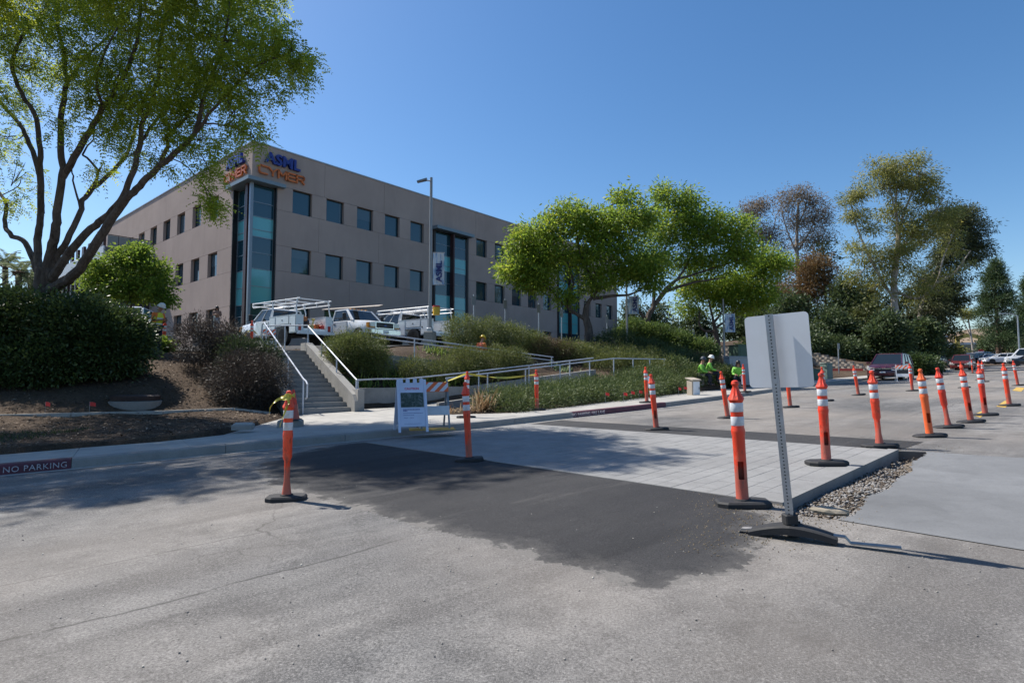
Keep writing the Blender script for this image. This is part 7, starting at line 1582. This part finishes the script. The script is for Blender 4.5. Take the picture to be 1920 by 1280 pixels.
# ------------------------------------------------------------------ people
def skin(name, verts, edges, rad, m, parent, root=0, sub_=1):
    me = bpy.data.meshes.new(name); me.from_pydata([tuple(v) for v in verts], edges, []); o = link(name, me, m, parent)
    sk = o.modifiers.new('Skin', 'SKIN'); sk.use_smooth_shade = True
    d = me.skin_vertices[0].data
    for i, r_ in enumerate(rad): d[i].radius = (r_, r_) if not isinstance(r_, tuple) else r_; d[i].use_root = (i == root)
    sm = o.modifiers.new('Sub', 'SUBSURF'); sm.levels = sub_; sm.render_levels = sub_; return o
M_SKIN = mat('skin', (.32, .17, .11), .55, 0, .06)
def person(loc, rz_, J, label, shirt, trousers, hat=None, hair=None, vest=None, boots=None, sleeve=1.0):
    """J: joints in metres, x left, y forward(-y faces viewer after rz), z up"""
    o = empty('person', tuple(loc), rz=rz_, label=label, cat='person'); V = lambda k: Vector(J[k])
    names = ['pelvis', 'waist', 'chest', 'neck', 'headb', 'headt', 'shL', 'elL', 'wrL', 'haL', 'shR', 'elR', 'wrR', 'haR', 'hipL', 'knL', 'anL', 'toL', 'hipR', 'knR', 'anR', 'toR']
    nk, hd = V('neck'), V('head'); up = (hd - nk).normalized()
    P = {**{k: V(k) for k in J if k != 'head'}, 'headb': hd - up * .07, 'headt': hd + up * .06}
    for s_ in 'LR': P['ha' + s_] = P['wr' + s_] + (P['wr' + s_] - P['el' + s_]).normalized() * .08; P['to' + s_] = P['an' + s_] + Vector(J.get('toe', (0, -.16, -.05)))
    E_ = [('pelvis', 'waist'), ('waist', 'chest'), ('chest', 'neck'), ('neck', 'headb'), ('headb', 'headt')] + [e for s_ in 'LR' for e in (('chest', 'sh' + s_), ('sh' + s_, 'el' + s_), ('el' + s_, 'wr' + s_), ('wr' + s_, 'ha' + s_), ('pelvis', 'hip' + s_), ('hip' + s_, 'kn' + s_), ('kn' + s_, 'an' + s_), ('an' + s_, 'to' + s_))]
    Rd = dict(pelvis=.12, waist=.105, chest=.125, neck=.05, headb=.075, headt=.088); 
    for s_ in 'LR': Rd.update({'sh' + s_: .055, 'el' + s_: .04, 'wr' + s_: .028, 'ha' + s_: .035, 'hip' + s_: .08, 'kn' + s_: .055, 'an' + s_: .04, 'to' + s_: .04})
    ix = {k: i for i, k in enumerate(names)}; vs = [P[k] for k in names]; ed = [(ix[a], ix[b]) for a, b in E_]; rd = [Rd[k] for k in names]
    for s_ in 'LR':      # five fingers
        d = (P['ha' + s_] - P['wr' + s_]).normalized(); sd_ = d.orthogonal().normalized(); u_ = d.cross(sd_)
        for k, (off, ln) in enumerate(((-.03, .07), (-.01, .085), (.01, .08), (.03, .06))):
            b0 = len(vs); a = P['ha' + s_] + sd_ * off; vs += [a + d * ln * .55, a + d * ln * .9 + u_ * .025]; rd += [.0085, .0075]; ed += [(ix['ha' + s_], b0), (b0, b0 + 1)]
        b0 = len(vs); vs += [P['wr' + s_] + d * .05 + sd_ * .05, P['wr' + s_] + d * .09 + sd_ * .06]; rd += [.011, .009]; ed += [(ix['wr' + s_], b0), (b0, b0 + 1)]
    skin('body', vs, ed, rd, M_SKIN, o)
    tn = ['pelvis', 'waist', 'chest', 'neck', 'shL', 'elL', 'wrL', 'shR', 'elR', 'wrR']; tp = [P[k] for k in tn]; tp[3] = P['chest'].lerp(P['neck'], .55)
    for a, b in ((5, 6), (8, 9)): tp[b] = tp[a].lerp(tp[b], sleeve * .85)
    skin('shirt', tp, [(0, 1), (1, 2), (2, 3), (2, 4), (4, 5), (5, 6), (2, 7), (7, 8), (8, 9)], [.15, .14, .16, .075, .082, .062, .05, .082, .062, .05], shirt, o)
    if vest: skin('vest', tp[:3] + [tp[4], tp[7], tp[3]], [(0, 1), (1, 2), (2, 3), (2, 4), (2, 5)], [.158, .152, .175, .088, .088, .08], vest, o)
    if vest:
        for k in (.25, .75):
            c = P['pelvis'].lerp(P['chest'], k); MB().lathe([(.178, -.025), (.18, .025)], 16, M=Matrix.Translation(c) @ Matrix.Diagonal((1, .85, 1, 1)), caps=False).build('reflective_band', M_REFL, o)
    ln_ = ['pelvis', 'hipL', 'knL', 'anL', 'hipR', 'knR', 'anR']; skin('trousers', [P[k] for k in ln_], [(0, 1), (1, 2), (2, 3), (0, 4), (4, 5), (5, 6)], [.145, .105, .08, .07, .105, .08, .07], trousers, o)
    for s_ in 'LR': skin('boot', [P['an' + s_] + Vector((0, .02, -.01)), P['to' + s_]], [(0, 1)], [.06, .05], boots or M_DARK, o)
    q_ = up.to_track_quat('Z', 'Y').to_matrix().to_4x4(); HM = Matrix.Translation(hd) @ q_
    fm = Vector(J.get('face', (0, -1, 0))); fr = (fm - up * fm.dot(up)).normalized(); sdv = up.cross(fr)
    FMx = Matrix(((sdv.x, -fr.x, up.x, hd.x), (sdv.y, -fr.y, up.y, hd.y), (sdv.z, -fr.z, up.z, hd.z), (0, 0, 0, 1)))
    MB().loft([[(-.012, -.085, .02), (.012, -.085, .02), (.02, -.08, -.025), (-.02, -.08, -.025)], [(-.006, -.09, .02), (.006, -.09, .02), (.012, -.115, -.025), (-.012, -.115, -.025)]], FMx).build('nose', M_SKIN, o)
    for sx in (-.035, .035): MB().sphere((sx, -.085, .02), .012, 8, 6, FMx).build('eye', M_DARK, o); MB().sphere((sx * 2.7, .0, .0), (.012, .025, .035), 8, 6, FMx).build('ear', M_SKIN, o)
    MB().box((0, -.09, -.055), (.045, .012, .01), FMx).build('mouth', mat('lips', (.25, .09, .07), .5), o)
    if hat: MB().lathe([(.15, .03), (.155, .045), (.125, .055), (.12, .1), (.09, .155), (.04, .178), (.005, .182)], 16, M=FMx).build('hard_hat', hat, o, smooth=True)
    if hair:
        mb = MB(); mb.sphere((0, .015, .03), (.105, .115, .11), 12, 8, FMx); mb.loft([[(-.09, .0, .04), (.09, .0, .04), (.09, .09, .04), (-.09, .09, .04)], [(-.115, -.04, -.12), (.115, -.04, -.12), (.11, .1, -.12), (-.11, .1, -.12)], [(-.12, -.05, -.3), (.12, -.05, -.3), (.09, .1, -.3), (-.09, .1, -.3)]], FMx); mb.build('hair', hair, o, smooth=True)
    return o
HV = mat('hi_vis_lime', (.2, .52, .06), .6, 0, .08); HVY = mat('hi_vis_yellow', (.62, .66, .03), .6, 0, .06); ORS = mat('orange_shirt', (.7, .17, .03), .7, 0, .08); NAVY = mat('navy_cloth', (.012, .014, .03), .85, 0, .2); WHH = mat('white_hard_hat', (.72, .72, .7), .35, 0, .04); YHH = mat('yellow_hard_hat', (.75, .5, .03), .35); HAIR = mat('black_hair', (.012, .01, .01), .45)
STAND = dict(pelvis=(0, 0, .95), waist=(0, -.02, 1.12), chest=(0, -.05, 1.35), neck=(0, -.1, 1.52), head=(0, -.17, 1.66), face=(0, -.8, -.6), shL=(.19, -.06, 1.42), elL=(.24, -.06, 1.14), wrL=(.1, -.3, 1.17), shR=(-.19, -.06, 1.42), elR=(-.24, -.06, 1.14), wrR=(-.08, -.3, 1.2), hipL=(.1, 0, .9), knL=(.11, -.03, .5), anL=(.11, 0, .09), hipR=(-.1, 0, .9), knR=(-.12, .0, .5), anR=(-.12, .03, .09))
SIT = dict(pelvis=(0, 0, .42), waist=(0, -.02, .6), chest=(0, -.08, .83), neck=(0, -.12, 1.0), head=(0, -.16, 1.14), face=(0, -1, -.3), shL=(.19, -.09, .9), elL=(.25, -.2, .64), wrL=(.12, -.42, .6), shR=(-.19, -.09, .9), elR=(-.25, -.2, .64), wrR=(-.12, -.42, .6), hipL=(.11, -.02, .42), knL=(.15, -.45, .5), anL=(.14, -.45, .09), hipR=(-.11, -.02, .42), knR=(-.15, -.45, .5), anR=(-.14, -.42, .09))
p = at(292, 664, 20.4); p.z = gz(p.x, p.y) + .02; person(p, R(75), STAND, 'person in yellow and orange vest and white hard hat looking down', ORS, NAVY, WHH, None, HVY, sleeve=.45)
p = at(1312, 712, 25.2); p.z = gz(p.x, p.y); person(p, R(60), SIT, 'person in lime shirt and dark cap seated left of two', HV, NAVY, mat('dark_cap', (.03, .04, .06), .6)); 
p = at(1327, 712, 25.6); p.z = gz(p.x, p.y) + .05; person(p, R(70), SIT, 'person in lime shirt and white hard hat seated right of two', HV, NAVY, WHH)
p = at(1385, 735, 26.0); p.z = roadz(p.x, p.y) + .2; person(p, R(-20), SIT, 'person with long dark hair and lime shirt seated before grey cabinet', HV, NAVY, None, HAIR)
for px, py, Y, lab in ((1312, 714, 25.2, 'low grey block seat under the dark capped worker'), (1327, 714, 25.6, 'low grey block seat under the white hatted worker'), (1385, 737, 26.0, 'low dark crate seat under the long haired worker')):
    p = at(px, py, Y); p.z = max(gz(p.x, p.y), roadz(p.x, p.y) + .15); o = empty('seat_block', tuple(p), label=lab, cat='seat'); MB().cbox((0, .03, .16), (.34, .3, .3), .03).build('body', M_CONC2, o); MB().box((0, .03, .31), (.36, .32, .02)).build('top', M_DARK, o)
p = at(901, 655, 24.9); p.z = at(901, 636, 24.9).z - 1.62; person(p, R(150), STAND, 'person in yellow hard hat and red vest behind the clipped shrub', ORS, NAVY, YHH, None, mat('red_vest', (.6, .12, .06), .7))
p = BC + ML.to_3x3() @ Vector((2.4, 1.0, 0)); p.z = gz(p.x, p.y) + 1.1; person(p, R(20), STAND, 'person in light shorts standing by the corner glass bay', mat('tan_shirt', (.25, .16, .12), .8), mat('grey_shorts', (.3, .3, .32), .8), None, HAIR)
tag(MB().cbox((0, 0, -.45), (2.4, 1.6, 1.1), .05).build('entrance_plinth', M_CONC2, None, loc=p), 'concrete entrance plinth under the corner glass bay', 'plinth')
# ------------------------------------------------------------------ far building with the yellow arch
p = at(1788, 690, 150); fb = empty('far_building', tuple(p), rz=R(-12), label='distant pale building with yellow arched entrance below the hill', cat='building'); M_FW = mat('far_wall_white', (.55, .57, .6), .8, 0, .05); M_FY = mat('far_yellow', (.5, .38, .1), .8, 0, .06)
MB().box((-2, 4, 3.2), (26, 8, 7.4)).build('wall', M_FW, fb); MB().box((-6, 3.8, 7.1), (10, 8, .8)).build('parapet', M_FW, fb)
mb = MB()
for x in (1.0, 6.6): mb.box((x, -.3, 4.0), (.9, .8, 9.2))
a = [(-3.2 + 6.4 * i / 8, 8.0 + .9 * math.sin(math.pi * i / 8)) for i in range(9)]; mb.loft([[(3.8 + x, -.7, z - .7), (3.8 + x, .1, z - .7), (3.8 + x, .1, z + .3), (3.8 + x, -.7, z + .3)] for x, z in a]); mb.build('arch', M_FY, fb)
MB().box((3.8, -.05, 3.2), (4.7, .1, 6.2)).build('window', glass('far_glass', (.02, .03, .04), 1.6), fb); MB().box((-4.6, -.05, 3.6), (4.4, .12, 2.6)).build('window', MATS['far_glass'], fb); MB().box((-4.6, -.2, 5.1), (5.6, .5, .4)).build('sunshade', M_FW, fb)
for x in (-5.9, -4.6, -3.3): MB().box((x, -.14, 3.6), (.12, .1, 2.6)).build('mullion', M_FW, fb)
p = at(1712, 690, 120); o = empty('far_building', tuple(p), rz=R(-30), label='tan building corner showing between dark trunks left of the hill', cat='building'); MB().box((0, 4, 3), (12, 8, 7)).build('wall', mat('far_tan', (.45, .34, .2), .8), o); MB().box((0, 3.8, 6.6), (12.6, 8.6, .5)).build('roof', M_FW, o)
for x in (-3, 0, 3): MB().box((x, -.05, 3.4), (1.6, .12, 1.8)).build('window', MATS['far_glass'], o)
